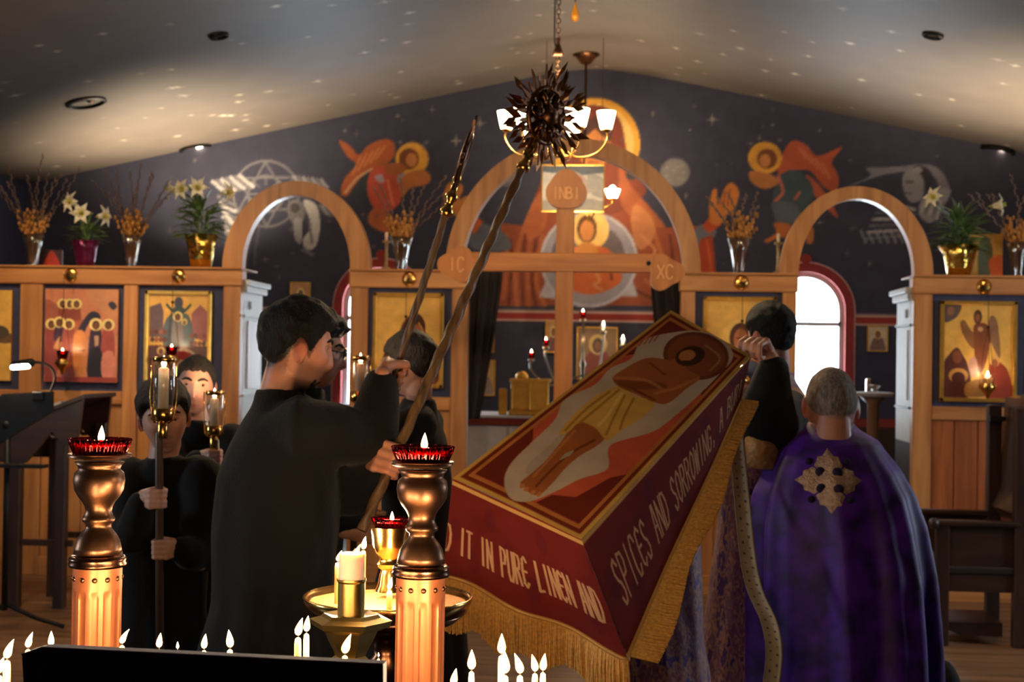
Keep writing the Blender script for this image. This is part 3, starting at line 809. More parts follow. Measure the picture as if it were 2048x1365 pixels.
ic1 = icon('icon', 'gold ground icon cut by the picture edge, beside the women at the tomb icon', -4.93, -4.53, 1.43, 2.10, ic_prayer, GB, framed=False)
ic2 = icon('icon', 'unframed rose and orange icon of six haloed women meeting a dark robed figure', -4.275, -3.72, 1.43, 2.115, ic_myrrh, (200, 132, 98), framed=False, depth=.06)
ic3 = icon('icon', 'gilt framed icon of a crowd in a church under a blue veil, above the boys', -3.52, -3.02, 1.43, 2.11, ic_protect, GB)
ic4 = icon('icon', 'gilt framed half length icon of a veiled mother holding her child', -1.83, -1.315, 1.43, 2.115, ic_mother, GB)
ic5 = icon('icon', 'gilt framed icon of a bearded haloed man behind the dark haired deacon', .535, 1.05, 1.43, 2.115, ic_christ, GB)
ic6 = icon('icon', 'gilt framed icon of a winged angel over two seated figures, on the right bay', 2.18, 2.705, 1.40, 2.105, ic_angel, GB)

# ------------------------------------------------------------------ hanging oil lamps with their brackets
def flame(mb, p, h, lean=(0, 0), n=8):
    p = Vector(p)
    prof = [(0, 0), (.12, .05), (.20, .17), (.215, .32), (.175, .52), (.10, .76), (.03, .93), (0, 1)]
    k = len(prof); vs = []
    for r, t in prof:
        for j in range(n):
            a = 2 * PI * j / n
            vs.append(p + Vector((lean[0] * h * t * t + r * h * math.cos(a), lean[1] * h * t * t + r * h * math.sin(a), t * h)))
    fs = [(i * n + j, i * n + (j + 1) % n, (i + 1) * n + (j + 1) % n, (i + 1) * n + j) for i in range(k - 1) for j in range(n)]
    return mb.add(vs, fs)
FLAMES = []
def flame_obj(p, h, parent, lean=(0, 0), power=None):
    o = flame(MB(), p, h, lean).build('flame', MT['flame'], parent, smooth=True)
    if power: FLAMES.append((Vector(p) + Vector((0, 0, h * .55)), power))
    return o
def oil_lamp(label, x, zb, ztop, y=YI - .14, glass='ruby', group='oil lamps hanging before the icons'):
    e = thing('hanging_oil_lamp', label, 'lamp', (x, y, zb), group)
    MB().lathe([(.0, -.06), (.03, -.055), (.05, -.02), (.055, .0), (.03, .01)], (x, YI - .012, ztop), 12, axis=(0, -1, 0)).tube([(x, YI - .02, ztop), (x, YI - .08, ztop + .03), (x, y, ztop)], .008, 6).build('wall_bracket', MT['brass'], e, smooth=True)
    MB().lathe([(0, -.075), (.012, -.07), (.014, -.05), (.03, -.035), (.055, -.005), (.06, .015), (.045, .03), (.048, .036), (.04, .036)], (x, y, zb), 16).build('bowl', MT['brass'], e, smooth=True)
    MB().lathe([(.026, .03), (.034, .05), (.042, .085), (.044, .10), (.040, .10), (.036, .06)], (x, y, zb), 16).build('glass', MT[glass], e, smooth=True)
    MB().lathe([(.024, .032), (.032, .055), (.036, .07), (0, .07)], (x, y, zb), 12).build('oil', MT['ruboil'] if glass == 'ruby' else MT['wax'], e, smooth=True)
    m = MB()
    for j in range(3):
        a = j * 2 * PI / 3 + .5
        m.tube([(x + .058 * math.cos(a), y + .058 * math.sin(a), zb + .015), (x + .03 * math.cos(a), y + .03 * math.sin(a), zb + .26), (x, y, zb + .42)], .0022, 5)
    m.tube([(x, y, zb + .42), (x, y, ztop)], .0025, 5).ball((x, y, zb + .42), .012, 8, 6)
    m.build('chain', MT['bronze'], e)
    flame_obj((x, y, zb + .075), .045, e, power=.35)
    return e
oil_lamp('red glass oil lamp hanging in front of the haloed women icon', -4.08, 1.56, 2.215)
oil_lamp('oil lamp hanging before the crowd icon, above the taller lantern', -3.27, 1.60, 2.215)
oil_lamp('oil lamp hanging before the mother and child icon', -1.57, 1.52, 2.215)
oil_lamp('oil lamp hanging before the bearded man icon', .80, 1.52, 2.215)
oil_lamp('brass oil lamp hanging before the winged angel icon on the right', 2.475, 1.50, 2.205, glass='clear')

# ------------------------------------------------------------------ the tall cross in front
def cross():
    Yc = 8.6
    A = lambda px, py: W(px, py, Yc)
    c = A(1130, 500)
    e = thing('standing_cross', 'tall plain oak cross with rounded arm ends standing before the royal doors', 'cross', (c.x, Yc, 0))
    hw = .055
    zb, zt = A(1130, 545).z, A(1130, 507).z
    MB().box(c.x - hw, c.x + hw, Yc - .03, Yc + .03, .12, A(1134, 415).z, bev=.005).build('upright', MT['cross_oak'], e)
    xl, xr = A(915, 510).x, A(1325, 530).x
    MB().box(xl, xr, Yc - .034, Yc + .03, zb, zt, bev=.005).build('crossbar', MT['cross_oak_h'], e)
    def lobe(cx, cz, r, rot, nm):
        pts = []
        for i in range(48):
            t = 2 * PI * i / 48 + rot
            rr = r * (1 + .16 * math.cos(3 * (t - rot)))
            pts.append((cx + rr * math.cos(t), cz + rr * math.sin(t)))
        return MB().prism(pts, Yc - .045, Yc + .03, lambda x, z, d: (x, d, z)).build(nm, MT['cross_oak'], e)
    L_ = A(915, 530); R_ = A(1330, 545); T_ = A(1133, 388)
    lobe(L_.x, L_.z, .105, PI, 'end_lobe'); lobe(R_.x, R_.z, .105, 0, 'end_lobe')
    # top plaque: wide trefoil
    pts = []
    for i in range(60):
        t = 2 * PI * i / 60
        ct, st = math.cos(t), math.sin(t)
        x = .125 * math.copysign(abs(ct) ** .8, ct); z = .095 * math.copysign(abs(st) ** .9, st)
        if st > 0: z *= 1 + .55 * max(0, st - .55) / .45; x *= 1 - .25 * max(0, st - .5)
        pts.append((T_.x + x, T_.z + z))
    MB().prism(pts, Yc - .05, Yc + .03, lambda x, z, d: (x, d, z)).build('top_plaque', MT['cross_oak'], e)
    pale = mat('pale_inlay', (206, 150, 92), .6)
    def letters(txt, cx, cz, h, wd):
        m = MB(); F3 = lambda a: (cx + a[0] * h, Yc - .052, cz + a[1] * h)
        x0 = -.62 * (len(txt) - 1) / 2
        for i, ch in enumerate(txt):
            for st in GLY[ch]:
                for p, q in zip(st[:-1], st[1:]):
                    m.beam(F3((x0 + i * .62 + (p[0] - .5) * .5, p[1] - .5)), F3((x0 + i * .62 + (q[0] - .5) * .5, q[1] - .5)), wd, .006, up=(0, 1, 0))
        m.build('lettering', pale, e)
    letters('IC', L_.x, L_.z, .085, .009); letters('XC', R_.x, R_.z, .085, .009); letters('INBI', T_.x, T_.z, .07, .008)
    for x in (A(965, 525).x, A(1297, 538).x): MB().lathe([(0, -.02), (.014, -.015), (.016, 0), (0, 0)], (x, Yc - .034, (zb + zt) / 2), 10, axis=(0, 1, 0)).build('nail', MT['black'], e)
    MB().box(c.x - .3, c.x + .3, Yc - .3, Yc + .3, 0, .12, bev=.01).build('base_block', MT['darkwood'], e)
    return e
# stroke letters, unit box, y up
GLY = {
 'A': [[(0, 0), (.4, 1), (.6, 1), (1, 0)], [(.2, .4), (.8, .4)]], 'B': [[(0, 0), (0, 1), (.7, .95), (.8, .75), (.6, .55), (0, .52)], [(.6, .52), (.95, .35), (.85, .08), (0, 0)]],
 'C': [[(.95, .8), (.7, 1), (.3, 1), (.05, .75), (.05, .25), (.3, 0), (.7, 0), (.95, .2)]], 'D': [[(0, 0), (0, 1), (.6, .95), (.95, .65), (.95, .35), (.6, .05), (0, 0)]],
 'E': [[(.95, .85), (.6, 1), (.2, .9), (.05, .5), (.2, .1), (.6, 0), (.95, .15)], [(.05, .52), (.8, .52)]], 'G': [[(.95, .8), (.7, 1), (.3, 1), (.05, .75), (.05, .25), (.3, 0), (.75, 0), (.95, .25), (.95, .48), (.6, .48)]],
 'H': [[(0, 0), (0, 1)], [(1, 0), (1, 1)], [(0, .5), (1, .5)]], 'I': [[(.5, 0), (.5, 1)]], 'L': [[(.1, 1), (.1, 0), (.9, .05)]], 'N': [[(0, 0), (0, 1), (1, 0), (1, 1)]],
 'O': [[(.5, 1), (.1, .8), (.02, .5), (.1, .2), (.5, 0), (.9, .2), (.98, .5), (.9, .8), (.5, 1)]], 'P': [[(.05, 0), (.05, 1), (.75, .96), (.95, .75), (.75, .5), (.05, .46)]],
 'R': [[(.05, 0), (.05, 1), (.75, .96), (.92, .75), (.75, .54), (.05, .5)], [(.45, .5), (1, 0)]], 'S': [[(.92, .82), (.6, 1), (.2, .92), (.1, .72), (.35, .55), (.75, .42), (.92, .22), (.7, .02), (.3, 0), (.05, .18)]],
 'T': [[(.5, 0), (.5, 1)], [(0, .97), (1, .97)]], 'U': [[(.05, 1), (.05, .25), (.3, 0), (.7, 0), (.95, .25), (.95, 1)]], 'W': [[(0, 1), (.2, 0), (.5, .8), (.8, 0), (1, 1)]], 'X': [[(0, 0), (1, 1)], [(0, 1), (1, 0)]],
 ',': [[(.45, .12), (.55, .1), (.45, -.12)]], ' ': []}
cross()
# ================================================================== flowers on top of the screen
ZS = 2.286
def willow_vase(label, px, sc=1.0, spread=.5, tall=.62, seed=0, glass=True, n=13, lean=0):
    Y = YI + .16; x = W(px, 525, Y).x
    e = thing('willow_vase', label, 'vase', (x, Y, ZS), 'glass vases of willow twigs on the icon screen')
    r = random.Random(seed)
    h = .245 * sc
    fl_ = lambda a, i: 1 + .05 * math.cos(10 * a)
    MB().lathe([(.0, 0), (.040, 0), (.042, .012), (.040, .03), (.048, .09), (.062, .17), (.080, h), (.075, h), (.058, .17), (.044, .09), (.036, .03), (0, .02)], (x, Y, ZS), 30, fl=fl_).build('vase', MT['vaseglass'], e, smooth=True)
    m = MB(); b = MB()
    for i in range(34):
        a = r.uniform(0, 2 * PI); rr = r.uniform(.3, 1)
        p0 = Vector((x + .02 * math.cos(a), Y + .02 * math.sin(a), ZS + .03)); p1 = Vector((x + .06 * rr * math.cos(a), Y + .06 * rr * math.sin(a), ZS + h * .95))
        p2 = Vector((x + .135 * rr * math.cos(a), Y + .12 * rr * math.sin(a), ZS + h + r.uniform(.06, .19)))
        m.tube([p0, p1, p2], [.004, .0035, .0025], 5)
        for q in range(4):
            t = .25 + q * .24; c = p1.lerp(p2, t)
            b.ball(c + Vector((r.uniform(-.014, .014), r.uniform(-.014, .014), .0)), (.010, .010, .016), 6, 5)
    m.build('flower_stems', MT['bud_stem'], e, kind='stuff'); b.build('golden_buds', MT['bud'], e, smooth=True, kind='stuff')
    for i in range(n):
        a = PI * (i + .5) / n + r.uniform(-.1, .1); sx = math.cos(a) * spread * r.uniform(.5, 1.0) + lean; L = tall * r.uniform(.65, 1.05) * (1 - .25 * abs(math.cos(a)))
        p0 = Vector((x, Y, ZS + .06)); p3 = Vector((x + sx * .9, min(Y + r.uniform(-.16, .16), 10.5), ZS + h + L))
        p1 = Vector((x + sx * .12, Y + r.uniform(-.02, .02), ZS + h)); p2 = p1.lerp(p3, .5) + Vector((r.uniform(-.03, .03), 0, .02))
        pts = catmull([p0, p1, p2, p3], 6, False)
        t = MB(); t.tube(pts.tolist(), [.0036 - .0022 * j / (len(pts) - 1) for j in range(len(pts))], 5)
        t.mi = 1
        k0 = 7
        for j in range(k0, len(pts)):
            for q in (0, .5):
                c = Vector(pts[j]).lerp(Vector(pts[j - 1]), q); s_ = (j + int(q * 2)) % 2 * 2 - 1
                dd = (Vector(pts[j]) - Vector(pts[j - 1])).normalized()
                t.ball(c + Vector((s_ * .0055, r.uniform(-.005, .005), 0)) + dd * .006, (.0052, .0052, .011), 6, 4, R=dd.to_track_quat('Z', 'Y').to_matrix())
        t.build('willow_twig', [MT['twig'], MT['catkin']], e, smooth=True)
    return e
MT['bud_stem'] = mat('dry_stem', (150, 104, 54), .8, var=.2)
willow_vase('glass vase of golden buds and long willow twigs nearest the left picture edge', 66, .98, .42, .66, 1)
willow_vase('glass vase of golden buds and willow twigs between the two lily pots on the left', 263, .98, .42, .56, 2)
willow_vase('cut glass vase of willow twigs under the red robed winged figure', 802, 1.0, .40, .50, 3, n=8, lean=.14)
willow_vase('cut glass vase of willow twigs below the raised painted hand on the right', 1478, 1.05, .30, .42, 4, n=7, lean=-.08)
willow_vase('glass vase of willow twigs half cut by the right picture edge', 2036, 1.0, .36, .55, 5, n=8, lean=-.12)

def blossom_mesh():
    m = MB()
    # trumpet opening along +Z
    for k in range(6):
        a = k * PI / 3; vs = []; n = 7
        for i in range(n):
            t = i / (n - 1)
            rr = .012 + .078 * t ** 2.0; z = .095 * (t ** .8) - (.045 * max(0, t - .65) / .35 if t > .65 else 0)
            wd = (.010 + .011 * math.sin(PI * min(1, t * .9 + .05))) * (1 if t < .8 else .6 if t < .98 else .08)
            for s_ in (-1, 0, 1):
                vs.append((rr * math.cos(a) - s_ * wd * math.sin(a), rr * math.sin(a) + s_ * wd * math.cos(a), z + (.004 if s_ == 0 else 0)))
        fs = [(i * 3 + j, i * 3 + j + 1, i * 3 + j + 4, i * 3 + j + 3) for i in range(n - 1) for j in (0, 1)]
        m.add(vs, fs)
    m.mi = 1
    m.lathe([(.002, -.03), (.012, 0), (.018, .05), (.014, .052), (.008, .01)], (0, 0, 0), 10)
    for k in range(5):
        a = k * 1.256; m.tube([(0, 0, .02), (.014 * math.cos(a), .014 * math.sin(a), .09)], .003, 5)
    return m
BLOSS = None
def leaf_mesh():
    m = MB(); n = 6; vs = []
    for i in range(n + 1):
        t = i / n; wd = .011 * math.sin(PI * (.08 + .9 * t)) + .0008; x = .17 * t; z = .035 * t - .075 * t * t
        for s_ in (-1, 0, 1): vs.append((x, s_ * wd, z - (.003 if s_ == 0 else 0)))
    fs = [(i * 3 + j, i * 3 + j + 1, i * 3 + j + 4, i * 3 + j + 3) for i in range(n) for j in (0, 1)]
    return m.add(vs, fs)
LEAFM = [None, None]
def inst(name, me, parent, Mx):
    o = bpy.data.objects.new(name, me); C.objects.link(o); o.parent = parent; o.matrix_local = Mx; return o
def lily(label, px, foil, w_, h, flowers, seed, lh=.2, nl=70, lw=1.0):
    global BLOSS
    Y = YI + .17; x = W(px, 525, Y).x
    e = thing('potted_lily', label, 'plant', (x, Y, ZS), 'potted white lilies on the icon screen')
    r = random.Random(seed)
    wob = lambda a, i: 1 + .05 * math.sin(5 * a + i) + (.09 * math.sin(7 * a) if i == 4 else 0)
    MB().lathe([(0, 0), (w_ * .30, 0), (w_ * .36, h * .3), (w_ * .42, h * .7), (w_ * .52, h), (w_ * .44, h * .96), (w_ * .36, h * .7), (0, h * .68)], (x, Y, ZS), 28, fl=wob).build('foil_pot', foil, e, smooth=True)
    if LEAFM[0] is None:
        o = leaf_mesh().build('leaf', MT['leaf'], e, smooth=True, local=True); LEAFM[0] = o.data; bpy.data.objects.remove(o)
        o = blossom_mesh().build('blossom', [MT['petal'], MT['stamen']], e, smooth=True, local=True); BLOSS = o.data; bpy.data.objects.remove(o)
    st = MB(); heads = []
    for (dx, dz, ang, tilt) in flowers:
        p3 = Vector((dx, r.uniform(-.05, 0), dz))
        st.tube(catmull([(0, 0, h * .6), (dx * .3, 0, h + lh * .5), tuple(p3 - Vector((0, 0, .02)))], 5, False).tolist(), .0045, 6); heads.append((p3, ang, tilt))
    for k in range(4):
        a = k * 1.7; st.tube([(0, 0, h * .6), (.04 * math.cos(a), .04 * math.sin(a), h + lh * .8)], .0045, 6)
    st.build('stem', MT['leaf'], e, smooth=True, local=True)
    for p, ang, tilt in heads:
        d = Vector((math.sin(ang) * math.cos(tilt), -math.cos(ang) * math.cos(tilt), math.sin(tilt)))
        inst('blossom', BLOSS, e, Matrix.Translation(p) @ d.to_track_quat('Z', 'Y').to_matrix().to_4x4())
    for i in range(nl):
        a = r.uniform(0, 2 * PI); z = h * .85 + lh * (i / nl) ; k = r.uniform(.75, 1.15) * lw
        Mx = Matrix.Translation((.03 * math.cos(a), .03 * math.sin(a), z)) @ Matrix.Rotation(a, 4, 'Z') @ Matrix.Rotation(-r.uniform(-.1, .9) * (.4 + i / nl), 4, 'Y') @ Matrix.Rotation(r.uniform(-.5, .5), 4, 'X') @ Matrix.Scale(k, 4)
        inst('leaf', LEAFM[0], e, Mx)
    return e
lily('white lily in a purple foil pot on the left end of the icon screen', 171, MT['purplefoil'], .20, .20, [(-.07, .47, -.5, .2), (-.03, .40, .2, .0), (.10, .38, 1.3, .05)], 1, .14, 60, .8)
lily('white lily with full leaves in a bright gold foil pot beside the left arch', 402, MT['goldfoil'], .24, .25, [(-.19, .58, -1.3, .1), (-.13, .58, -.3, .1), (-.02, .585, .25, .15), (.17, .555, 1.2, .1)], 2, .26, 110, 1.1)
lily('bushy white lily in a gold foil pot beside the right arch', 1918, MT['goldfoil'], .26, .22, [(.22, .50, 1.25, .1), (-.16, .545, -.9, .3)], 3, .25, 120, 1.15)
# thin brass candle stands beside the arches and small painted panels leaning on the shelf
def small_stand(label, px, hpx):
    Y = YI + .2; b = W(px, 535, Y); h = hpx / 280
    e = thing('candle_stick', label, 'candlestick', (b.x, Y, ZS))
    MB().lathe([(0, 0), (.05, 0), (.045, .012), (.014, .03), (.010, h * .5), (.014, h * .52), (.010, h * .6), (.012, h * .9), (.03, h * .94), (.032, h), (.012, h)], (b.x, Y, ZS), 14).build('stick', mat('pale_brass', (176, 150, 104), .4, .6), e, smooth=True)
    MB().lathe([(.012, h), (.012, h + .06), (0, h + .065)], (b.x, Y, ZS), 10).build('candle', MT['whitewax'], e, smooth=True)
small_stand('thin pale candlestick on the screen just right of the left arch', 772, 62)
small_stand('thin pale candlestick on the screen just left of the right arch', 1556, 66)
def leaning_panel(label, px0, px1, py0, col, paintf):
    Y = YI + .30; a = W(px0, 550, Y); b = W(px1, 550, Y); h = W(px0, py0, Y).z - ZS
    return icon('icon', label, a.x, b.x, ZS + .002, ZS + h, paintf, col, framed=False, y=Y, depth=.03, res=(40, 40))
def lp1(c): c.poly([(.3, .2), (.55, .1), (.7, .4), (.6, 1), (.3, 1)], (90, 96, 70), True); c.poly([(.6, .6), (1, .5), (1, 1), (.7, 1)], (206, 96, 44), True)
leaning_panel('small gold painted panel leaning behind the right lily pot', 1936, 2004, 468, (206, 156, 66), lp1)
def lp2(c): c.poly([(.1, 1), (.5, .05), (.9, 1)], (176, 56, 36), True)
leaning_panel('small red pointed panel behind the purple lily pot', 84, 126, 500, (66, 46, 50), lp2)

# ================================================================== sanctuary
def altar():
    Y = 11.6
    a = W(900, 840, Y); b = W(1330, 840, Y)
    zt = W(1000, 832, Y).z
    e = thing('altar_table', 'altar table under a white linen cloth with a red edged top', 'table', ((a.x + b.x) / 2, Y + .45, 0))
    MB().box(a.x + .06, b.x - .06, Y + .05, Y + .9, 0, zt - .08, bev=.01).build('cloth_skirt', MT['linen'], e)
    MB().box(a.x, b.x, Y, Y + .95, zt - .08, zt - .02, bev=.008).build('red_border', mat('red_brocade', (120, 44, 34), .8, var=.3, scale=60), e)
    MB().box(a.x + .01, b.x - .01, Y + .005, Y + .945, zt - .02, zt, bev=.004).build('top', MT['linen'], e)
    for k in range(9):
        x = a.x + .1 + k * (b.x - a.x - .2) / 8; MB().lathe([(.03, 0), (.02, zt - .1)], (x, Y + .05, 0), 8).build('fold', MT['linen'], e, smooth=True)
    return zt
ZT = altar()
def gold_box():
    Y = 11.75; x0 = W(1020, 800, Y).x; x1 = W(1098, 800, Y).x; h = W(1040, 748, Y).z - ZT
    e = thing('gold_shrine', 'small gilt shrine with a domed roof standing on the white altar', 'shrine', ((x0 + x1) / 2, Y + .1, ZT))
    cx = (x0 + x1) / 2
    MB().box(x0 - .01, x1 + .01, Y - .01, Y + .23, ZT, ZT + .04, bev=.008).build('plinth', MT['goldframe'], e)
    MB().box(x0 + .01, x1 - .01, Y + .01, Y + .21, ZT + .04, ZT + h * .8, bev=.008).build('body', MT['goldframe'], e)
    for x in (x0 + .015, cx, x1 - .015): MB().lathe([(.014, 0), (.010, .02), (.010, h * .7), (.015, h * .76)], (x, Y, ZT + .04), 10).build('column', MT['gold'], e, smooth=True)
    MB().box(x0 - .008, x1 + .008, Y - .008, Y + .22, ZT + h * .8, ZT + h * .88, bev=.006).build('cornice_band', MT['goldframe'], e)
    MB().lathe([(.055, 0), (.052, .03), (.03, .055), (.0, .065)], (x0 + .09, Y + .11, ZT + h * .88), 14).build('dome', MT['gold'], e, smooth=True)
    x0b = W(1012, 800, 12.0).x
    p = thing('gilt_book', 'upright gilt book cover standing beside the shrine on the altar', 'book', (x0b, Y + .12, ZT))
    MB().box(x0b - .05, x0b + .02, Y + .09, Y + .13, ZT, ZT + .22, bev=.006).build('cover', MT['gold'], p)
    MB().box(x0b - .045, x0b + .015, Y + .1, Y + .12, ZT + .004, ZT + .224).build('pages', MT['linen'], p)
gold_box()
def candelabra():
    Y = 12.2
    lights = [(1063, 705), (1092, 680), (1128, 652), (1166, 624), (1207, 648), (1246, 676), (1284, 702)]
    c = W(1166, 700, Y)
    e = thing('altar_candelabrum', 'silver branched candelabrum with seven small lamps rising in a peak behind the altar', 'candelabrum', (c.x, Y, ZT))
    MB().lathe([(0, 0), (.10, 0), (.09, .02), (.03, .05), (.02, .12), (.035, .16), (.018, .2), (.016, .4), (.03, .44), (.012, .48), (.010, W(1166, 640, Y).z - ZT)], (c.x, Y, ZT), 16).build('stem', MT['vsilver'], e, smooth=True)
    for i, (px, py) in enumerate(lights):
        p = W(px, py, Y)
        if i != 3: MB().tube(catmull([(c.x, Y, ZT + .2 + .05 * abs(3 - i)), (c.x + .6 * (p.x - c.x), Y, ZT + .16 + .03 * abs(3 - i)), (p.x, Y, p.z - .16), (p.x, Y, p.z - .07)], 6, False).tolist(), .009, 8).build('branch', MT['vsilver'], e, smooth=True)
        MB().lathe([(.01, -.09), (.026, -.08), (.030, -.06), (.012, -.055)], p, 12).build('lamp_cup', MT['vsilver'], e, smooth=True)
        MB().lathe([(.018, -.055), (.028, -.02), (.030, .0), (.026, .0), (.018, -.04)], p, 12).build('lamp_glass', MT['ruby'] if i in (0, 1, 3) else MT['clear'], e, smooth=True)
        flame_obj(p - Vector((0, 0, .022)), .05, e, power=.5)
MT['vsilver'] = mat('tarnished_silver', (150, 136, 116), .3, 1, var=.15)
candelabra()
def wall_icons():
    def portrait(robe, face=(140, 88, 54)):
        def f(c):
            c.poly([(.15, 1), (.2, .6), (.4, .45), (.7, .45), (.85, .65), (.9, 1)], robe, True); c.ell(.52, .32, .24, .2, (230, 190, 110)); c.ell(.52, .34, .14, .15, (80, 50, 40)); c.ell(.52, .36, .09, .1, face)
        return f
    yw = YB - .012
    for lab, (x0, y0, x1, y1), col, rb in (
        ('small gold icon on the sanctuary wall, partly behind the dark curtain', (953, 643, 990, 706), GB, (120, 60, 60)),
        ('small icon of a seated pale figure on the sanctuary wall below the gold one', (946, 720, 992, 792), (206, 166, 92), (150, 134, 126)),
        ('small pale framed icon on the wall right of the right window', (1733, 651, 1776, 704), (206, 186, 160), (120, 92, 80)),
        ('pale brown icon seen through the left arch above the black haired man', (580, 565, 622, 640), (190, 140, 96), (130, 84, 62)),
        ('icon with a large gold halo behind the candelabrum on the east wall', (1152, 655, 1236, 760), (150, 110, 70), (150, 60, 48)),
        ('gold icon edge showing just left of the cross upright', (1090, 643, 1122, 706), (200, 150, 80), (110, 60, 60))):
        a = W(x0, y1, yw); b = W(x1, y0, yw)
        icon('icon', lab, a.x, b.x, a.z, b.z, portrait(rb), col, y=yw, fw=.014, depth=.03, res=(40, 50), gold=True)
wall_icons()
def hung_panel():
    Y = 12.6
    a = W(1082, 424, Y); b = W(1210, 330, Y)
    def f(c):
        c.poly([(0, 0), (1, 0), (1, .16), (.6, .22), (0, .14)], (120, 126, 130)); c.poly([(.3, .3), (.5, .12), (.72, .3), (.8, .6), (.2, .6)], (214, 190, 172), True)
        c.ell(.5, .34, .16, .14, (206, 120, 100)); c.ell(.5, .35, .1, .1, (196, 150, 120)); c.poly([(.0, .8), (.5, .7), (1, .8), (1, 1), (0, 1)], (206, 196, 178), True); c.poly([(.74, .2), (1, .3), (1, .7), (.8, .6)], (196, 190, 176), True)
    e = icon('hanging_icon', 'pale painted panel hanging on wires between the chandelier and the medallion', a.x, b.x, a.z, b.z, f, (244, 234, 214), y=Y, fw=.012, depth=.03, res=(60, 46))
    for x in (a.x + .03, b.x - .03): MB().tube([(x, Y - .015, b.z), (x, Y - .015, float(vault(x)))], .003, 5).build('wire', MT['bronze'], e)
hung_panel()
def curtain(label, px0t, px1t, px0b, px1b, pyt, pyb, Y):
    e = thing('door_curtain', label, 'curtain', (W((px0b + px1b) / 2, pyb, Y).x, Y, W(px0b, pyb, Y).z))
    n = 40; rows = 14; vs = []
    for i in range(rows):
        t = i / (rows - 1)
        py = pyt + (pyb - pyt) * t
        xa = W(px0t + (px0b - px0t) * t ** 1.2, py, Y).x; xb = W(px1t + (px1b - px1t) * t ** 1.2, py, Y).x; z = W(px0t, py, Y).z
        for j in range(n):
            u = j / (n - 1); vs.append((xa + (xb - xa) * u, Y + .03 * math.sin(u * 22) * (1 - .4 * t) + .02 * math.sin(u * 9 + 1), z))
    m = MB(); m.add(vs, [(i * n + j, i * n + j + 1, (i + 1) * n + j + 1, (i + 1) * n + j) for i in range(rows - 1) for j in range(n - 1)])
    o = m.build('drape', MT['curtain'], e, smooth=True)
    s_ = o.modifiers.new('thick', 'SOLIDIFY'); s_.thickness = .008
    MB().tube([(W(px0t - 4, pyt, Y).x, Y, W(px0t, pyt - 4, Y).z), (W(px1t + 4, pyt, Y).x, Y, W(px0t, pyt - 4, Y).z)], .012, 8).build('rail', MT['darkwood'], e)
MT['curtain'] = mat('dark_brown_velvet', (34, 22, 22), .9, var=.2, sheen=.1)
curtain('dark velvet curtain drawn to the left side of the royal doors', 935, 1006, 928, 960, 540, 838, YI + .22)
curtain('dark velvet curtain drawn to the right side of the royal doors', 1300, 1376, 1332, 1376, 548, 860, YI + .22)
def side_table():
    Y = 12.6; c = W(1742, 785, Y)
    e = thing('side_table', 'small brown pedestal table by the right window with a white top', 'table', (c.x, Y, 0))
    z = c.z
    MB().lathe([(0, 0), (.2, 0), (.18, .03), (.06, .07), (.05, z - .1), (.12, z - .04)], (c.x + .02, Y, 0), 18).build('pedestal', mat('pale_wood', (150, 112, 76), .5), e, smooth=True)
    MB().lathe([(0, z - .04), (.19, z - .035), (.2, z - .01), (.19, z), (0, z)], (c.x, Y, 0), 24).build('table_top', MT['linen'], e, smooth=True, angle=.6)
    b = thing('silver_bowl', 'shiny silver bowl with a raised lid on the small pedestal table', 'bowl', (c.x + .03, Y, z))
    MB().lathe([(0, .002), (.04, .004), (.02, .02), (.05, .05), (.085, .07), (.080, .07), (.04, .045), (0, .04)], (c.x + .03, Y, z), 18).build('bowl', mat('silver', (206, 200, 190), .18, 1), b, smooth=True)
    MB().box(c.x - .045, c.x + .0, Y - .02, Y + .02, z + .002, z + .12, bev=.008).build('lid', mat('silver_lid', (206, 196, 180), .25, 1), b)
side_table()
# ================================================================== people
def sstep(a, b, t):
    t = np.clip((t - a) / (b - a), 0, 1); return t * t * (3 - 2 * t)
def head_shape(d, chin=1.0, nose=1.0):
    x = .074 * d[:, 0]; y = .094 * d[:, 1]; z = .118 * d[:, 2]
    y = np.where(d[:, 1] < 0, y - .010 * np.exp(-((z - .03) / .05) ** 2) * np.clip(-d[:, 1], 0, 1), y)
    s = np.clip((.005 - z) / .118, 0, 1)
    x = x * (1 - .30 * s ** 1.4)
    y = np.where(y < 0, y * (1 - .55 * sstep(.1, 1, s)), y * (1 - .02 * s))
    y = np.where(y > .05, .05 + (y - .05) * .86, y)
    fm = sstep(.02, .06, y)
    g = lambda u, m, w: np.exp(-((u - m) / w) ** 2)
    y = y + fm * .014 * chin * g(x, 0, .024) * g(z, -.100, .020)
    x = x + np.sign(x) * .006 * fm * g(np.abs(x), .04, .02) * g(z, -.08, .03)
    nz = np.interp(z, [-.054, -.044, -.032, -.01, .016, .034], [0, .014, .026, .016, .006, 0]) * nose
    nw = np.interp(z, [-.045, -.03, .02], [.017, .013, .008])
    y = y + fm * nz * np.exp(-(x / nw) ** 2)
    y = y - fm * .010 * g(np.abs(x), .031, .016) * g(z, .013, .012)
    y = y + fm * .005 * g(z, .033, .010) * np.exp(-(x / .05) ** 4)
    y = y + fm * .005 * g(np.abs(x), .044, .016) * g(z, -.018, .016)
    y = y + fm * np.exp(-(x / .022) ** 2) * (.0055 * g(z, -.0625, .005) + .006 * g(z, -.0755, .006) - .005 * g(z, -.0685, .0028))
    y = y - fm * .004 * g(z, -.087, .006) * g(x, 0, .03)
    return np.stack([x, y, z], 1)
NU, NV = 110, 84
def grid_dirs():
    t = (np.arange(NV) + .5) / NV * PI
    a = np.arange(NU) / NU * 2 * PI
    T, A = np.meshgrid(t, a, indexing='ij')
    return np.stack([np.sin(T) * np.cos(A), np.sin(T) * np.sin(A), np.cos(T)], -1).reshape(-1, 3)
DIRS = grid_dirs()
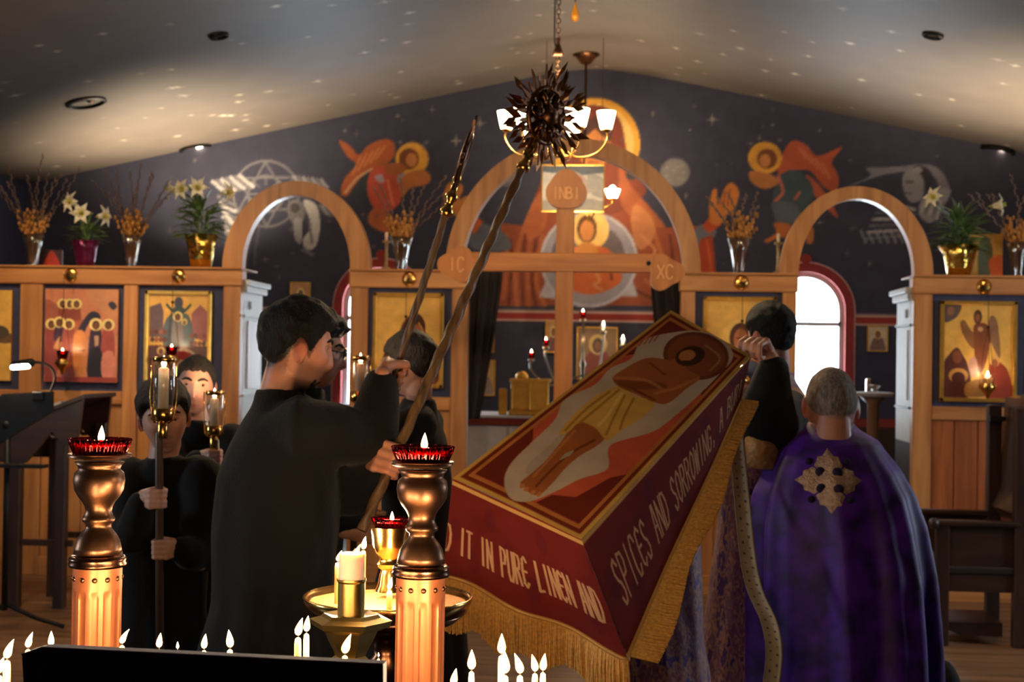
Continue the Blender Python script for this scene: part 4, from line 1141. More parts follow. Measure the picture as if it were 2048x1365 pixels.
def grid_faces():
    f = [(i * NU + j, (i + 1) * NU + j, (i + 1) * NU + (j + 1) % NU, i * NU + (j + 1) % NU) for i in range(NV - 1) for j in range(NU)]
    f.append(tuple(range(NU))); f.append(tuple(reversed(range((NV - 1) * NU, NV * NU))))
    return f
GF = grid_faces()
HAIRLINE = ([-.12, -.10, -.07, -.045, -.03, -.012, .004, .016, .022, .032, .055, .075, .12], [-.072, -.070, -.062, -.04, -.01, .012, .012, -.022, -.022, .012, .056, .066, .066])
def hair_mask(p, line=HAIRLINE):
    return sstep(-.006, .006, p[:, 2] - np.interp(p[:, 1], *line))

class Fig:
    """one figure: collects a skin mesh and a robe mesh, then grows each into a single surface"""
    def __init__(s, name, label, loc, H=1.78, face=(0, -1), skin=(206, 150, 122), tilt=0, roll=0, head=None, hs=1.0):
        s.e = thing(name, label, 'person', loc)
        s.H = H; s.skin = MB(); s.robe = MB(); s.hs = hs; s.tone = skin
        s.hc = Vector(head)
        f = Vector((face[0], face[1], 0)).normalized()
        up = Vector((0, 0, 1))
        R0 = Matrix((f.cross(up), f, up)).transposed()
        s.R = R0 @ Matrix.Rotation(-tilt, 3, 'X') @ Matrix.Rotation(roll, 3, 'Y')
        s.f = f; s.side = f.cross(up)
    def L(s, p): return s.hc + s.R @ (Vector(p) * s.hs)
    def make_head(s, chin=1.0, nose=1.0, ears=True):
        P = head_shape(DIRS, chin, nose); s.P = P
        Rn = np.array(s.R)
        s.headv = P * s.hs @ Rn.T + np.array(s.hc)
        s.skin.add(s.headv.tolist(), GF)
        if ears:
            for sx in (-1, 1):
                Re = s.R @ Matrix.Rotation(sx * -.35, 3, 'Z') @ Matrix.Rotation(.12, 3, 'X')
                s.skin.ball(s.L((sx * .077, -.006, -.004)), (.007 * s.hs, .018 * s.hs, .032 * s.hs), 14, 10, R=Re)
                s.skin.ball(s.L((sx * .076, -.002, -.030)), (.006 * s.hs, .009 * s.hs, .012 * s.hs), 10, 8, R=Re)
        return s
    def neck(s, base, r=.052):
        s.nb = Vector(base)
        s.skin.tube([s.L((0, -.022, -.05)), s.L((0, -.026, -.095)), s.nb, s.nb - Vector((0, 0, .08))], [.050 * s.hs, .050 * s.hs, r, r * 1.25], 20)
        return s
    def loft(s, mb, rings, n=40, fold=None):
        """rings: (centre, half width across, half depth along the facing, height)"""
        vs = []
        for i, (c, rx, ry) in enumerate(rings):
            c = Vector(c)
            for j in range(n):
                a = 2 * PI * j / n
                k = 1 + (fold(a, i / (len(rings) - 1)) if fold else 0)
                vs.append(c + s.side * (rx * k * math.cos(a)) + s.f * (ry * k * math.sin(a)))
        fs = [(i * n + j, i * n + (j + 1) % n, (i + 1) * n + (j + 1) % n, (i + 1) * n + j) for i in range(len(rings) - 1) for j in range(n)]
        fs += [tuple(reversed(range(n))), tuple((len(rings) - 1) * n + j for j in range(n))]
        mb.add(vs, fs)
    def grip(s, p, axis, wrist, r=.012, k=1.0, side=1, elbow=None):
        """closed hand round a rod: p on the rod, axis towards the thumb, wrist = point the forearm comes from"""
        p = Vector(p); a = Vector(axis).normalized()
        w = Vector(wrist) - p; w = (w - a * w.dot(a)).normalized()
        n = a.cross(w) * side
        o = lambda u, v, t: p + n * u + w * v + a * t
        base = o((r + .016 * k), .075 * k, 0)
        for i, t in enumerate((.033, .011, -.011, -.031)):
            t *= k; R = r + .0095 * k; q = (.0098, .0102, .0098, .0086)[i] * k
            kn = o(r + .020 * k, .010 * k, t)
            s.skin.capsule([base + a * t * .55, kn], [.013 * k, .0125 * k], 8)
            ang = [20, 70, 115, 160, 200, 232][: 6 if i else 5]
            pts = [kn] + [p + (n * math.cos(math.radians(g)) - w * math.sin(math.radians(g))) * (R + (.006 * k if g == 70 else 0)) + a * t for g in ang]
            s.skin.capsule(pts, [q * 1.12, q * 1.08, q, q, q * .95, q * .9, q * .85][:len(pts)], 8)
        th = [base + a * .02 * k, o(.004, r + .03 * k, .034 * k), o(-r - .010 * k, .022 * k, .040 * k), o(-r - .012 * k, -.006 * k, .034 * k), o(-r * .6 - .010 * k, -.018 * k, .030 * k)]
        s.skin.capsule(th, [.017 * k, .0135 * k, .0115 * k, .0105 * k, .009 * k], 8)
        s.skin.capsule([base - w * .02 * k, base + w * .03 * k], [.024 * k, .022 * k], 10)
        e = Vector(elbow) if elbow is not None else Vector(wrist)
        s.skin.capsule([base, base.lerp(e, .35), e], [.024 * k, .027 * k, .036 * k], 12)
        return base
    def sleeve(s, pts, rad): s.robe.capsule(pts, rad, 18)
    def arm_core(s, sh, el):
        s.skin.capsule([sh, el], [.05 * s.H / 1.78, .04 * s.H / 1.78], 12)
    def finish(s, robem, voxel=.0042, rvox=.013, colour=None, ratio=.4, wrinkle=.006, robename='robe', seed=0):
        e = s.e
        # trunk and legs inside the clothes keep the body one figure
        c = s.nb; b = Vector((e.location.x, e.location.y, 0))
        hip = b + Vector((0, 0, s.H * .52)); ch = c - Vector((0, 0, .14))
        k = s.H / 1.78
        s.loft(s.skin, [(hip - Vector((0, 0, .08)), .12 * k, .08 * k), (hip, .13 * k, .09 * k), (hip.lerp(ch, .5), .11 * k, .08 * k), (ch, .13 * k, .09 * k), (c - Vector((0, 0, .06)), .10 * k, .06 * k), (c - Vector((0, 0, .02)), .05 * k, .045 * k)], 20)
        for sx in (-1, 1):
            q = hip + s.side * sx * .075 * k
            s.skin.capsule([q, Vector((q.x, q.y, s.H * .27)), Vector((q.x, q.y, .09))], [.075 * k, .055 * k, .04 * k], 10)
            s.skin.capsule([Vector((q.x, q.y, .05)), Vector((q.x, q.y, .05)) + s.f * .14 * k], [.045 * k, .035 * k], 10)
        o = s.grow(s.skin, 'body', SKINM, voxel, ratio, 2)
        me = o.data; n = len(me.vertices)
        co = np.empty(n * 3); me.vertices.foreach_get('co', co); co = co.reshape(-1, 3) + np.array(e.location)
        q = (co - np.array(s.hc)) @ np.array(s.R) / s.hs          # head coordinates
        base = lin(s.tone); col = np.tile(base, (n, 1))
        near = (np.abs(q[:, 0]) < .12) & (np.abs(q[:, 1]) < .15) & (q[:, 2] > -.13) & (q[:, 2] < .14)
        red = lin((196, 104, 84))
        g = lambda u, m, w_: np.exp(-((u - m) / w_) ** 2)
        lip = near * (q[:, 1] > .05) * g(q[:, 0], 0, .022) * g(q[:, 2], -.069, .009)
        ear = near * sstep(.072, .08, np.abs(q[:, 0])) * .55
        chk = near * (q[:, 1] > .02) * g(np.abs(q[:, 0]), .045, .02) * g(q[:, 2], -.03, .025) * .3 + near * g(q[:, 0], 0, .015) * g(q[:, 2], -.032, .014) * .3 * (q[:, 1] > .07)
        for m_, c_, a_ in ((lip, (170, 84, 78), .7), (ear, (204, 98, 74), 1), (chk, (206, 112, 92), 1)):
            t = np.clip(m_ * a_, 0, 1)[:, None]; col = col * (1 - t) + lin(c_) * t
        if colour: col = colour(q, near, col)
        ca = me.color_attributes.new('Col', 'FLOAT_COLOR', 'POINT')
        ca.data.foreach_set('color', np.hstack([np.clip(col, 0, 1), np.ones((n, 1))]).ravel())
        r = s.grow(s.robe, robename, robem, rvox, 1.0, 3, wrinkle, seed)
        s.body = o; s.robeo = r
        return s
    def grow(s, mb, name, m, vox, ratio, sm_, wrinkle=0, seed=0):
        off = s.e.location
        me = bpy.data.meshes.new(name + '_cage'); me.from_pydata([(p[0] - off.x, p[1] - off.y, p[2] - off.z) for p in mb.v], [], mb.f)
        bm = bmesh.new(); bm.from_mesh(me); bmesh.ops.recalc_face_normals(bm, faces=bm.faces); bm.to_mesh(me); bm.free()
        t = bpy.data.objects.new('tmp', me); C.objects.link(t)
        r = t.modifiers.new('r', 'REMESH'); r.mode = 'VOXEL'; r.voxel_size = vox; r.use_smooth_shade = True
        q = t.modifiers.new('s', 'SMOOTH'); q.factor = .5; q.iterations = sm_
        if ratio < 1:
            d = t.modifiers.new('d', 'DECIMATE'); d.ratio = ratio
        dg = bpy.context.evaluated_depsgraph_get(); dg.update()
        out = bpy.data.meshes.new_from_object(t.evaluated_get(dg))
        bpy.data.objects.remove(t); bpy.data.meshes.remove(me)
        out.name = name
        n = len(out.vertices)
        if wrinkle:
            co = np.empty(n * 3); no = np.empty(n * 3); out.vertices.foreach_get('co', co); out.vertices.foreach_get('normal', no)
            co = co.reshape(-1, 3); no = no.reshape(-1, 3)
            d = np.array([noise.noise(Vector((p[0] * 9 + seed, p[1] * 9, p[2] * 4.5))) + .5 * noise.noise(Vector((p[0] * 20, p[1] * 20 + seed, p[2] * 11))) for p in co])
            co += no * (d * wrinkle)[:, None]
            out.vertices.foreach_set('co', co.ravel()); out.update()
        out.materials.clear(); out.materials.append(m)
        out.polygons.foreach_set('use_smooth', [True] * len(out.polygons))
        o = bpy.data.objects.new(name, out); C.objects.link(o); o.parent = s.e
        return o
    def shell(s, name, m, th, mask, noise_amp=.003, ns=60, sink=.004, jit=.012):
        """hair or beard: the head surface lifted by a thickness where the mask is set"""
        P = s.P; J = np.array([noise.noise(Vector((p[0] * 70, p[1] * 70, p[2] * 25 + 3))) for p in P]) * jit; k = mask(P + np.stack([0 * J, 0 * J, J], 1))
        N = DIRS * np.array([1, 1, 1]); nn = N / np.linalg.norm(N, axis=1)[:, None]
        t = th(P) if callable(th) else th
        z = np.array([noise.noise(Vector((p[0] * ns, p[1] * ns, p[2] * ns))) for p in P]) * noise_amp
        d = k * (t + z) - (1 - k) * sink
        Q = (P + nn * d[:, None]) * s.hs @ np.array(s.R).T + np.array(s.hc)
        keep = k > .02
        fs = [f for f in GF if any(keep[i] for i in f)]
        used = sorted({i for f in fs for i in f}); mp = {v: i for i, v in enumerate(used)}
        mb = MB(); mb.add(Q[used].tolist(), [tuple(mp[i] for i in f) for f in fs])
        return mb.build(name, m, s.e, smooth=True)
    def eyes(s, look=0, lid=.45):
        m1 = mat('eye_white', (214, 200, 190), .3, var=.02); m2 = mat('dark_iris', (38, 24, 18), .25)
        for sx in (-1, 1):
            i = np.argmin((s.P[:, 0] - sx * .031) ** 2 + (s.P[:, 2] - .013) ** 2 + 10 * (s.P[:, 1] < 0))
            yc = s.P[i, 1] - .0078
            mb = MB(); mb.ball(s.L((sx * .031, yc, .013)), .0112 * s.hs, 14, 10, R=s.R); mb.mi = 1
            d = Vector((0, .0072, -.0072 * look)); mb.ball(s.L(Vector((sx * .031, yc, .013)) + d), .0066 * s.hs, 10, 8)
            mb.build('eye', [m1, m2], s.e, smooth=True)
            t = MB(); R = s.R @ Matrix.Rotation(-lid, 3, 'X')
            vs = []; fs = []
            for a in range(7):
                for b in range(11):
                    u = PI * b / 10; v = -.15 + 1.5 * a / 6
                    vs.append(s.L((sx * .031, yc, .013)) + R @ Vector((math.cos(u), math.sin(u) * math.cos(v), math.sin(u) * math.sin(v))) * (.0121 * s.hs))
            fs = [(a * 11 + b, a * 11 + b + 1, (a + 1) * 11 + b + 1, (a + 1) * 11 + b) for a in range(6) for b in range(10)]
            t.add(vs, fs).build('eyelid', LIDM, s.e, smooth=True)
    def brows(s, m, w_=.0046):
        for sx in (-1, 1):
            pts = []
            for x, z in ((.014, .030), (.024, .035), (.036, .036), (.048, .030)):
                i = np.argmin((s.P[:, 0] - sx * x) ** 2 + (s.P[:, 2] - z) ** 2 + 10 * (s.P[:, 1] < 0))
                pts.append(s.L((sx * x, s.P[i, 1] + .001, z)))
            MB().capsule(pts, [w_ * .9, w_ * 1.1, w_, w_ * .6], 8).build('eyebrow', m, s.e, smooth=True)
SKINM = painted('skin', .48, var=.05, scale=40, bump=.05, bscale=300)
_b = SKINM.node_tree.nodes['Principled BSDF']; _b.inputs['Subsurface Weight'].default_value = .25
_b.inputs['Subsurface Radius'].default_value = (.012, .005, .003); _b.inputs['Subsurface Scale'].default_value = 1
LIDM = mat('eyelid_skin', (190, 132, 108), .5, var=.03)
def hairmat(n, c, rough=.55): return mat(n, c, rough, var=.5, scale=30, stretch=(4, 4, 1), bump=.9, bscale=70)
HBLACK = hairmat('black_hair', (13, 10, 9), .75); HBROWN = hairmat('dark_brown_hair', (30, 21, 17), .7); HCROP = hairmat('cropped_brown_hair', (40, 28, 23), .8); HGREY = hairmat('cropped_grey_hair', (132, 118, 112), .8)
def folds(k1, amp, ph=0):
    def f(a, t):
        u = max(0, 1 - t / .8)
        return u * amp * (.6 * math.sin(k1 * a + ph) + .4 * math.sin((k1 * 1.6 // 1) * a + 2 * ph + t * 3))
    return f
def stand(F, neck, rs=(.19, .10), hem=(.33, .30), waist=(.185, .13), fold=.05, k=9, ph=0, collar=.068, lean=(0, 0), bottom=.02):
    """a long closed cassock from hem to collar"""
    b = Vector((F.e.location.x, F.e.location.y, 0)); H = F.H; q = H / 1.78
    n = Vector(neck)
    ctr = lambda z: b.lerp(Vector((n.x, n.y, 0)), sstep(.3, .85, np.array(z / H)).item()) + Vector((0, 0, z))
    zn = n.z
    R = [(ctr(bottom), hem[0] * q, hem[1] * q), (ctr(.28 * zn), hem[0] * .9 * q, hem[1] * .88 * q), (ctr(.5 * zn), hem[0] * .72 * q, hem[1] * .72 * q), (ctr(.66 * zn), waist[0] * q, waist[1] * q),
         (ctr(.78 * zn), waist[0] * 1.04 * q, waist[1] * 1.05 * q), (ctr(.88 * zn), rs[0] * q, rs[1] * 1.22 * q), (ctr(.935 * zn), rs[0] * .94 * q, rs[1] * 1.02 * q), (ctr(.968 * zn), rs[0] * .66 * q, rs[1] * .84 * q),
         (n + Vector((0, 0, .012)), collar * 1.12 * q, collar * 1.08 * q), (n + Vector((0, 0, .05 * q)), collar * q, collar * q)]
    # refine
    out = []
    for i in range(len(R) - 1):
        m_ = 6 if i < 4 else 3
        for j in range(m_):
            t = j / m_; out.append((R[i][0].lerp(R[i + 1][0], t), R[i][1] * (1 - t) + R[i + 1][1] * t, R[i][2] * (1 - t) + R[i + 1][2] * t))
    out.append(R[-1])
    F.loft(F.robe, out, 96, folds(k, fold, ph))

# ---- the man with short black hair and beard, seen from behind his right shoulder, holding two fan poles
POLE_A = (W(893, 425, 3.86), W(742, 900, 3.86))          # upper end, lower end
POLE_B = (W(1046, 335, 3.92), W(724, 1062, 3.56))
def on(pole, py):
    """point of a pole at photograph row py"""
    best = None
    for i in range(400):
        p = pole[0].lerp(pole[1], i / 399)
        q = p - CAM; y = 682.5 - F_PX * q.dot(_u) / q.dot(_f)
        if best is None or abs(y - py) < best[0]: best = (abs(y - py), p)
    return best[1]
MANLINE = ([-.12, -.10, -.07, -.045, -.03, -.012, .004, .016, .024, .034, .055, .075, .12], [-.050, -.048, -.040, -.016, .006, .020, .016, .0, .0, .026, .056, .064, .064])
def main_man():
    Y = 3.65
    hc = W(594, 698, Y); nb = W(560, 794, Y)
    F = Fig('person', 'bearded man with short black hair in a black cassock, back turned, holding two twisted poles', (nb.x - .02, Y, 0), 1.80, face=(.90, .44), head=hc, tilt=.16, skin=(214, 148, 118))
    F.make_head(nose=.9); F.neck(nb, .058)
    stand(F, nb - Vector((0, 0, .03)), rs=(.20, .125), hem=(.30, .29), waist=(.20, .155), fold=.09, k=8, ph=1.1, collar=.068)
    pa = on(POLE_A, 752); pb = on(POLE_B, 925)
    shR = W(600, 862, Y - .12); elR = W(742, 880, Y + .02)
    F.sleeve([shR + Vector((-.05, .06, -.02)), shR, shR.lerp(elR, .5), elR], [.088, .094, .082, .072])
    axA = POLE_A[0] - POLE_A[1]
    b = F.grip(pa, axA, elR, .0125, 1.05, side=-1, elbow=elR); F.arm_core(shR, elR)
    F.sleeve([elR, elR.lerp(b, .5), elR.lerp(b, .80)], [.072, .062, .052])
    shL = W(620, 860, Y + .16); elL = W(700, 985, Y + .12)
    F.sleeve([shL, shL.lerp(elL, .5), elL], [.09, .078, .068])
    b = F.grip(pb, POLE_B[0] - POLE_B[1], elL, .0135, 1.08, side=1, elbow=elL); F.arm_core(shL, elL)
    F.sleeve([elL, elL.lerp(b, .5), elL.lerp(b, .78)], [.068, .06, .052])
    def colour(q, near, col):
        st = near * sstep(-.022, -.052, q[:, 2] - .25 * np.clip(.05 - q[:, 1], 0, .05)) * sstep(-.016, .004, q[:, 1]) * (1 - .8 * np.exp(-(q[:, 0] / .016) ** 2) * np.exp(-((q[:, 2] + .069) / .008) ** 2)) * (.62 + .3 * sstep(-.07, -.1, q[:, 2]))
        fade = near * hair_mask(q) * .7 + near * sstep(-.085, -.05, q[:, 2]) * (q[:, 1] < -.03) * .35
        t = np.clip(np.maximum(st, fade), 0, 1)[:, None]
        return col * (1 - t) + lin((34, 24, 21)) * t
    F.finish(MT['blackcloth'], colour=colour, seed=1)
    F.shell('hair', HBLACK, lambda P: .002 + .021 * sstep(.0, .075, P[:, 2]) + .004 * sstep(-.05, .0, P[:, 2]), lambda p: hair_mask(p, MANLINE), .005, 55)
    F.shell('beard', HBLACK, .0018, lambda P: .98 * sstep(-.066, -.082, P[:, 2]) * sstep(.03, .05, P[:, 1]) * (1 - np.exp(-(P[:, 0] / .018) ** 2) * np.exp(-((P[:, 2] + .069) / .009) ** 2)), .0025, 90)
    F.eyes(); F.brows(HBLACK)
    # red stitched mark on the cassock's side
    return F
main_man()

def glasses_man():
    Y = 4.5
    hc = W(630, 706, Y); nb = W(606, 788, Y)
    F = Fig('person', 'man with curly dark hair and black framed glasses, mostly hidden behind the bearded man', (nb.x, Y + .03, 0), 1.78, face=(.96, .12), head=hc, tilt=.12, skin=(206, 150, 122))
    F.make_head(nose=1.1); F.neck(nb, .055); stand(F, nb - Vector((0, 0, .03)), ph=.4, hem=(.25, .23))
    for sg in (-1, 1):
        sh = nb + F.side * sg * .17 - Vector((0, 0, .07)); el = sh + Vector((.04, 0, -.30)); hnd = el + F.f * .2 + Vector((0, 0, -.06)) - F.side * sg * .08
        F.sleeve([sh, sh.lerp(el, .5), el, el.lerp(hnd, .75)], [.08, .072, .062, .05]); F.arm_core(sh, el)
        F.grip(hnd, (0, 0, 1), el, .012, 1, side=sg, elbow=el)
    F.finish(MT['blackcloth'], voxel=.005, seed=2)
    F.shell('hair', HBLACK, lambda P: .008 + .026 * sstep(.0, .06, P[:, 2]), hair_mask, .014, 38)
    F.eyes(); F.brows(HBLACK)
    g = MB()
    for sx in (-1, 1):
        pts = [F.L((sx * .034 + .024 * math.cos(t), .098, .010 + .019 * math.sin(t))) for t in np.linspace(0, 2 * PI, 18, endpoint=False)]
        g.tube(pts, .0024, 6, closed=True)
        g.tube([F.L((sx * .058, .096, .014)), F.L((sx * .078, .03, .016)), F.L((sx * .080, -.01, .008))], .0024, 6)
    g.tube([F.L((-.010, .100, .012)), F.L((0, .103, .015)), F.L((.010, .100, .012))], .0022, 6)
    g.build('glasses', MT['black'], F.e, smooth=True)
glasses_man()

LANTERNS = []
def pole_boy(label, Y, hp, np_, H, face, tilt, roll, pole, hands, shoulders, elbows, hair, hs, skin=(214, 160, 138), lid=.45, ph=0, hem=(.27, .23), rs=(.17, .095), waist=(.165, .12), kk=.72, sides=(1, -1), thick=.016, look=.3, fringe=.012):
    hc = W(*hp, Y); nb = W(*np_, Y + .03)
    F = Fig('person', label, (nb.x, Y + .04, 0), H, face=face, head=hc, tilt=tilt, roll=roll, hs=hs, skin=skin)
    F.make_head(chin=.7, nose=.85); F.neck(nb, .045)
    stand(F, nb - Vector((0, 0, .035)), rs=rs, hem=hem, waist=waist, ph=ph, collar=.066)
    for (hand, sh, el, sd) in zip(hands, shoulders, elbows, sides):
        s_ = W(*sh); e_ = W(*el)
        p = pole[0].lerp(pole[1], hand)
        b = F.grip(p, pole[0] - pole[1], e_, .0115, kk, side=sd, elbow=e_); F.arm_core(s_, e_)
        F.sleeve([s_, s_.lerp(e_, .5), e_, e_.lerp(b, .5), e_.lerp(b, .84)], [.072, .066, .058, .052, .045])
    F.finish(MT['blackcloth'], seed=ph * 3 + 5)
    line = (HAIRLINE[0], [z if y < .05 else z - fringe for y, z in zip(*HAIRLINE)])
    F.shell('hair', hair, lambda P: .004 + thick * sstep(.0, .06, P[:, 2]) + fringe * .25 * sstep(.03, .07, P[:, 1]), lambda p: hair_mask(p, line), .004, 55)
    F.eyes(look, lid); F.brows(hair)
    return F
# boy in front on the left
PB1 = (W(318, 870, 4.02), W(320, 1330, 4.02))
pole_boy('boy with brown fringe in black, head bowed behind the taller candle lantern', 4.22, (328, 836), (326, 915), 1.50, (.40, -1), .20, .10, PB1, (.28, .50),
         ((262, 958, 4.26), (402, 955, 4.26)), ((268, 1075, 4.10), (400, 1120, 4.12)), HBROWN, .95, lid=.9, ph=.3, thick=.022, look=.6, fringe=.006)
PB2 = (W(432, 880, 4.92), W(440, 1330, 4.92))
pole_boy('boy with cropped hair looking at the camera above a shorter candle lantern', 5.10, (390, 774), (398, 846), 1.62, (.28, -1), .04, -.06, PB2, (.08, .20),
         ((345, 888, 5.13), (462, 884, 5.13)), ((372, 965, 4.98), (468, 985, 4.98)), HCROP, .95, lid=.45, ph=1.3, thick=.006, look=.1, fringe=-.004)
PB3 = (W(716, 800, 4.72), W(700, 1330, 4.72))
pole_boy('boy in profile with dark hair and black robe holding a lantern before the mother icon', 4.92, (822, 732), (838, 802), 1.66, (-.93, .30), .10, 0, PB3, (.055, .30),
         ((836, 850, 4.86), (850, 850, 5.02)), ((770, 880, 4.72), (775, 940, 4.9)), HBROWN, .94, lid=.4, ph=2.2, hem=(.28, .26), thick=.020, sides=(-1, 1))
# ================================================================== lamps, lanterns and processional poles
MT['polewood'] = wood('lantern_pole_wood', (104, 80, 64), (70, 52, 42), scale=16)
def lantern(label, pole, glass_px, Y):
    """candle in a glass chimney on a wooden pole; pole = (top, bottom)"""
    top, bot = pole
    x0, x1, yt, yb = glass_px
    g0 = W((x0 + x1) / 2, yb, Y); g1 = W((x0 + x1) / 2, yt, Y)
    r = (W(x1, yb, Y) - W(x0, yb, Y)).length / 2; h = g1.z - g0.z
    e = thing('candle_lantern', label, 'lantern', (g0.x, Y, 0), 'processional candle lanterns')
    c = (g0.x, Y, g0.z)
    MB().tube([(g0.x, Y, g0.z - .045), top, bot], [.0115, .0115, .0125], 10).build('pole', MT['polewood'], e, smooth=True)
    MB().lathe([(.013, -.075), (.015, -.07), (.015, -.03), (.012, -.026)], c, 14).build('socket', MT['brass'], e, smooth=True)
    MB().lathe([(0, -.03), (.012, -.028), (.03, -.02), (r * 1.02, -.006), (r * 1.06, .012), (r * 1.02, .013), (r * .95, -.002), (0, -.006)], c, 20).build('cup', MT['brass'], e, smooth=True)
    MB().lathe([(r, .01), (r, h), (r * .97, h), (r * .97, .01)], c, 24).build('chimney', MT['clear'], e, smooth=True)
    MB().lathe([(r * 1.08, h - .012), (r * 1.1, h), (r * 1.0, h + .004), (r * .98, h - .012)], c, 24).build('rim', MT['brass'], e, smooth=True)
    m = MB()
    for sx in (-1, 1): m.tube([(g0.x, Y, g0.z - .04), (g0.x + sx * r * 1.1, Y, g0.z - .02), (g0.x + sx * r * 1.3, Y, g0.z + .03), (g0.x + sx * r * 1.3, Y, g1.z)], .0022, 6)
    m.build('wire_bracket', MT['brass'], e, smooth=True)
    ch = h * .80
    cd = MB().lathe([(r * .52, 0), (r * .5, ch), (r * .3, ch + .004), (0, ch - .002)], c, 14).build('candle', MT['whitewax'], e, smooth=True)
    MB().tube([(g0.x, Y, g0.z + ch - .003), (g0.x, Y, g0.z + ch + .008)], .0012, 5).build('wick', MT['wick'], cd)
    flame_obj((g0.x, Y, g0.z + ch + .004), .036, e, power=1.3)
lantern('taller brass candle lantern on a dark pole held before the bowed boy', PB1, (306, 346, 716, 826), 4.02)
lantern('shorter brass candle lantern held under the chin of the cropped haired boy', PB2, (412, 444, 784, 858), 4.92)
lantern('candle lantern beside the bright window, held by the boy in profile', PB3, (704, 736, 714, 790), 4.72)

def twisted(mb, a, b, r, turns, n=12, lobes=2):
    a, b = Vector(a), Vector(b); d = b - a; L = d.length; x, y = frame(d); k = max(8, int(turns * 12))
    vs = []
    for i in range(k + 1):
        t = i / k; ph = t * turns * 2 * PI
        for j in range(n):
            an = 2 * PI * j / n
            rr = r * (1 + .16 * math.cos(lobes * an - ph * 1.0))
            vs.append(a + d * t + (x * math.cos(an) + y * math.sin(an)) * rr)
    fs = [(i * n + j, i * n + (j + 1) % n, (i + 1) * n + (j + 1) % n, (i + 1) * n + j) for i in range(k) for j in range(n)]
    fs += [tuple(reversed(range(n))), tuple(k * n + j for j in range(n))]
    return mb.add(vs, fs)
FANM = [mat('brown_bronze', (110, 66, 36), .38, .8, var=.25), mat('gilt_bronze', (160, 110, 60), .3, .9, var=.2)]
def fan(label, pole, r, normal, rad, full=True):
    """processional fan: twisted pole, brass knops, rayed disc"""
    top, bot = pole; d = (top - bot).normalized()
    e = thing('processional_fan', label, 'pole', (bot.x, bot.y, 0), 'processional fans')
    ROPE = wood('twisted_pole_wood', (128, 96, 62), (82, 58, 36), scale=20)
    twisted(MB(), bot, top, rad, (top - bot).length / .085, lobes=3).build('twisted_pole', ROPE, e, smooth=True)
    L = r * .5
    prof = [(.010, -.012), (.018, -.008), (.020, .004), (.012, .016), (.011, .03), (.017, .038), (.019, .05), (.011, .06), (.009, .085), (.014, .095), (.008, .11), (.006, L + .12)]
    MB().lathe(prof, top, 16, axis=d).build('knop', MT['brass'], e, smooth=True)
    c = top + d * (.07 + r * .85)
    n = Vector(normal); n = (n - d * n.dot(d)).normalized(); x = d.cross(n)
    O = lambda u, v, w_: c + x * u + d * v + n * w_
    pts = [(r * .62 * math.cos(t), r * .62 * math.sin(t)) for t in np.linspace(0, 2 * PI, 32, endpoint=False)]
    MB().prism(pts, -.005, .005, O).build('disc', MT['agedbrass'], e)
    MB().tube([O(r * .62 * math.cos(t), r * .62 * math.sin(t), 0) for t in np.linspace(0, 2 * PI, 32, endpoint=False)], .009, 8, closed=True).build('rim', MT['agedbrass'], e, smooth=True)
    rr = random.Random(4)
    for i in range(26):
        a = 2 * PI * i / 26; l = r * (1.0 + .16 * (i % 2)); w_ = .075
        p = [(r * .6 * math.cos(a - w_), r * .6 * math.sin(a - w_)), (r * .82 * math.cos(a - w_ * .8), r * .82 * math.sin(a - w_ * .8)), (l * math.cos(a), l * math.sin(a)), (r * .82 * math.cos(a + w_ * .8), r * .82 * math.sin(a + w_ * .8)), (r * .6 * math.cos(a + w_), r * .6 * math.sin(a + w_))]
        MB().prism(p, -.003, .003, O).build('ray', FANM[0] if full else MT['agedbrass'], e)
    if full:
        for i in range(80):
            u, v = rr.gauss(0, 1), rr.gauss(0, 1); l = math.hypot(u, v) + 1e-6; q = r * .95 * math.sqrt(rr.random()); u, v = u / l * q, v / l * q
            sg = rr.choice((-1, 1)); hgt = sg * (.012 + .05 * rr.random() * (1 - q / r))
            tip = Vector((u, v)) * (1 + .045 / max(q, .03)) + Vector((rr.uniform(-.02, .02), rr.uniform(-.02, .02)))
            a_ = O(u, v, hgt); b_ = O(tip.x, tip.y, hgt + sg * rr.uniform(0, .03)); sd = (b_ - a_).cross(n).normalized() * rr.uniform(.008, .014); md = a_.lerp(b_, .45)
            MB().add([a_, md + sd, b_, md - sd, md + n * sg * .006], [(0, 1, 4), (1, 2, 4), (2, 3, 4), (3, 0, 4), (0, 3, 2, 1)]).build('leaf_plate', FANM[i % 2], e)
    for sg in ((-1, 1) if full else ()):
        m = MB()
        for k in range(6):
            a = k * PI / 3 + .3
            m.ball(O(r * .34 * math.cos(a), r * .34 * math.sin(a), sg * .008), (.016, .016, .016), 10, 6)
            for q in (-1, 1): m.capsule([O(r * .3 * math.cos(a), r * .3 * math.sin(a), sg * .008), O(r * .5 * math.cos(a + q * .3), r * .5 * math.sin(a + q * .3), sg * .016), O(r * .58 * math.cos(a + q * .12), r * .58 * math.sin(a + q * .12), sg * .008)], [.008, .010, .004], 6)
        m.ball(O(0, 0, sg * .008), (.030, .030, .030), 12, 8)
        m.build('winged_relief', MT['agedbrass'], e, smooth=True)
    return e
fan('twisted pole with rayed brass fan seen edge on, gripped in the raised fist', POLE_A, .105, (1, .10, 0), .0105, False)
fan('twisted pole with dark rayed brass fan in front of the chandelier', POLE_B, .125, (.85, -.52, .0), .0135)

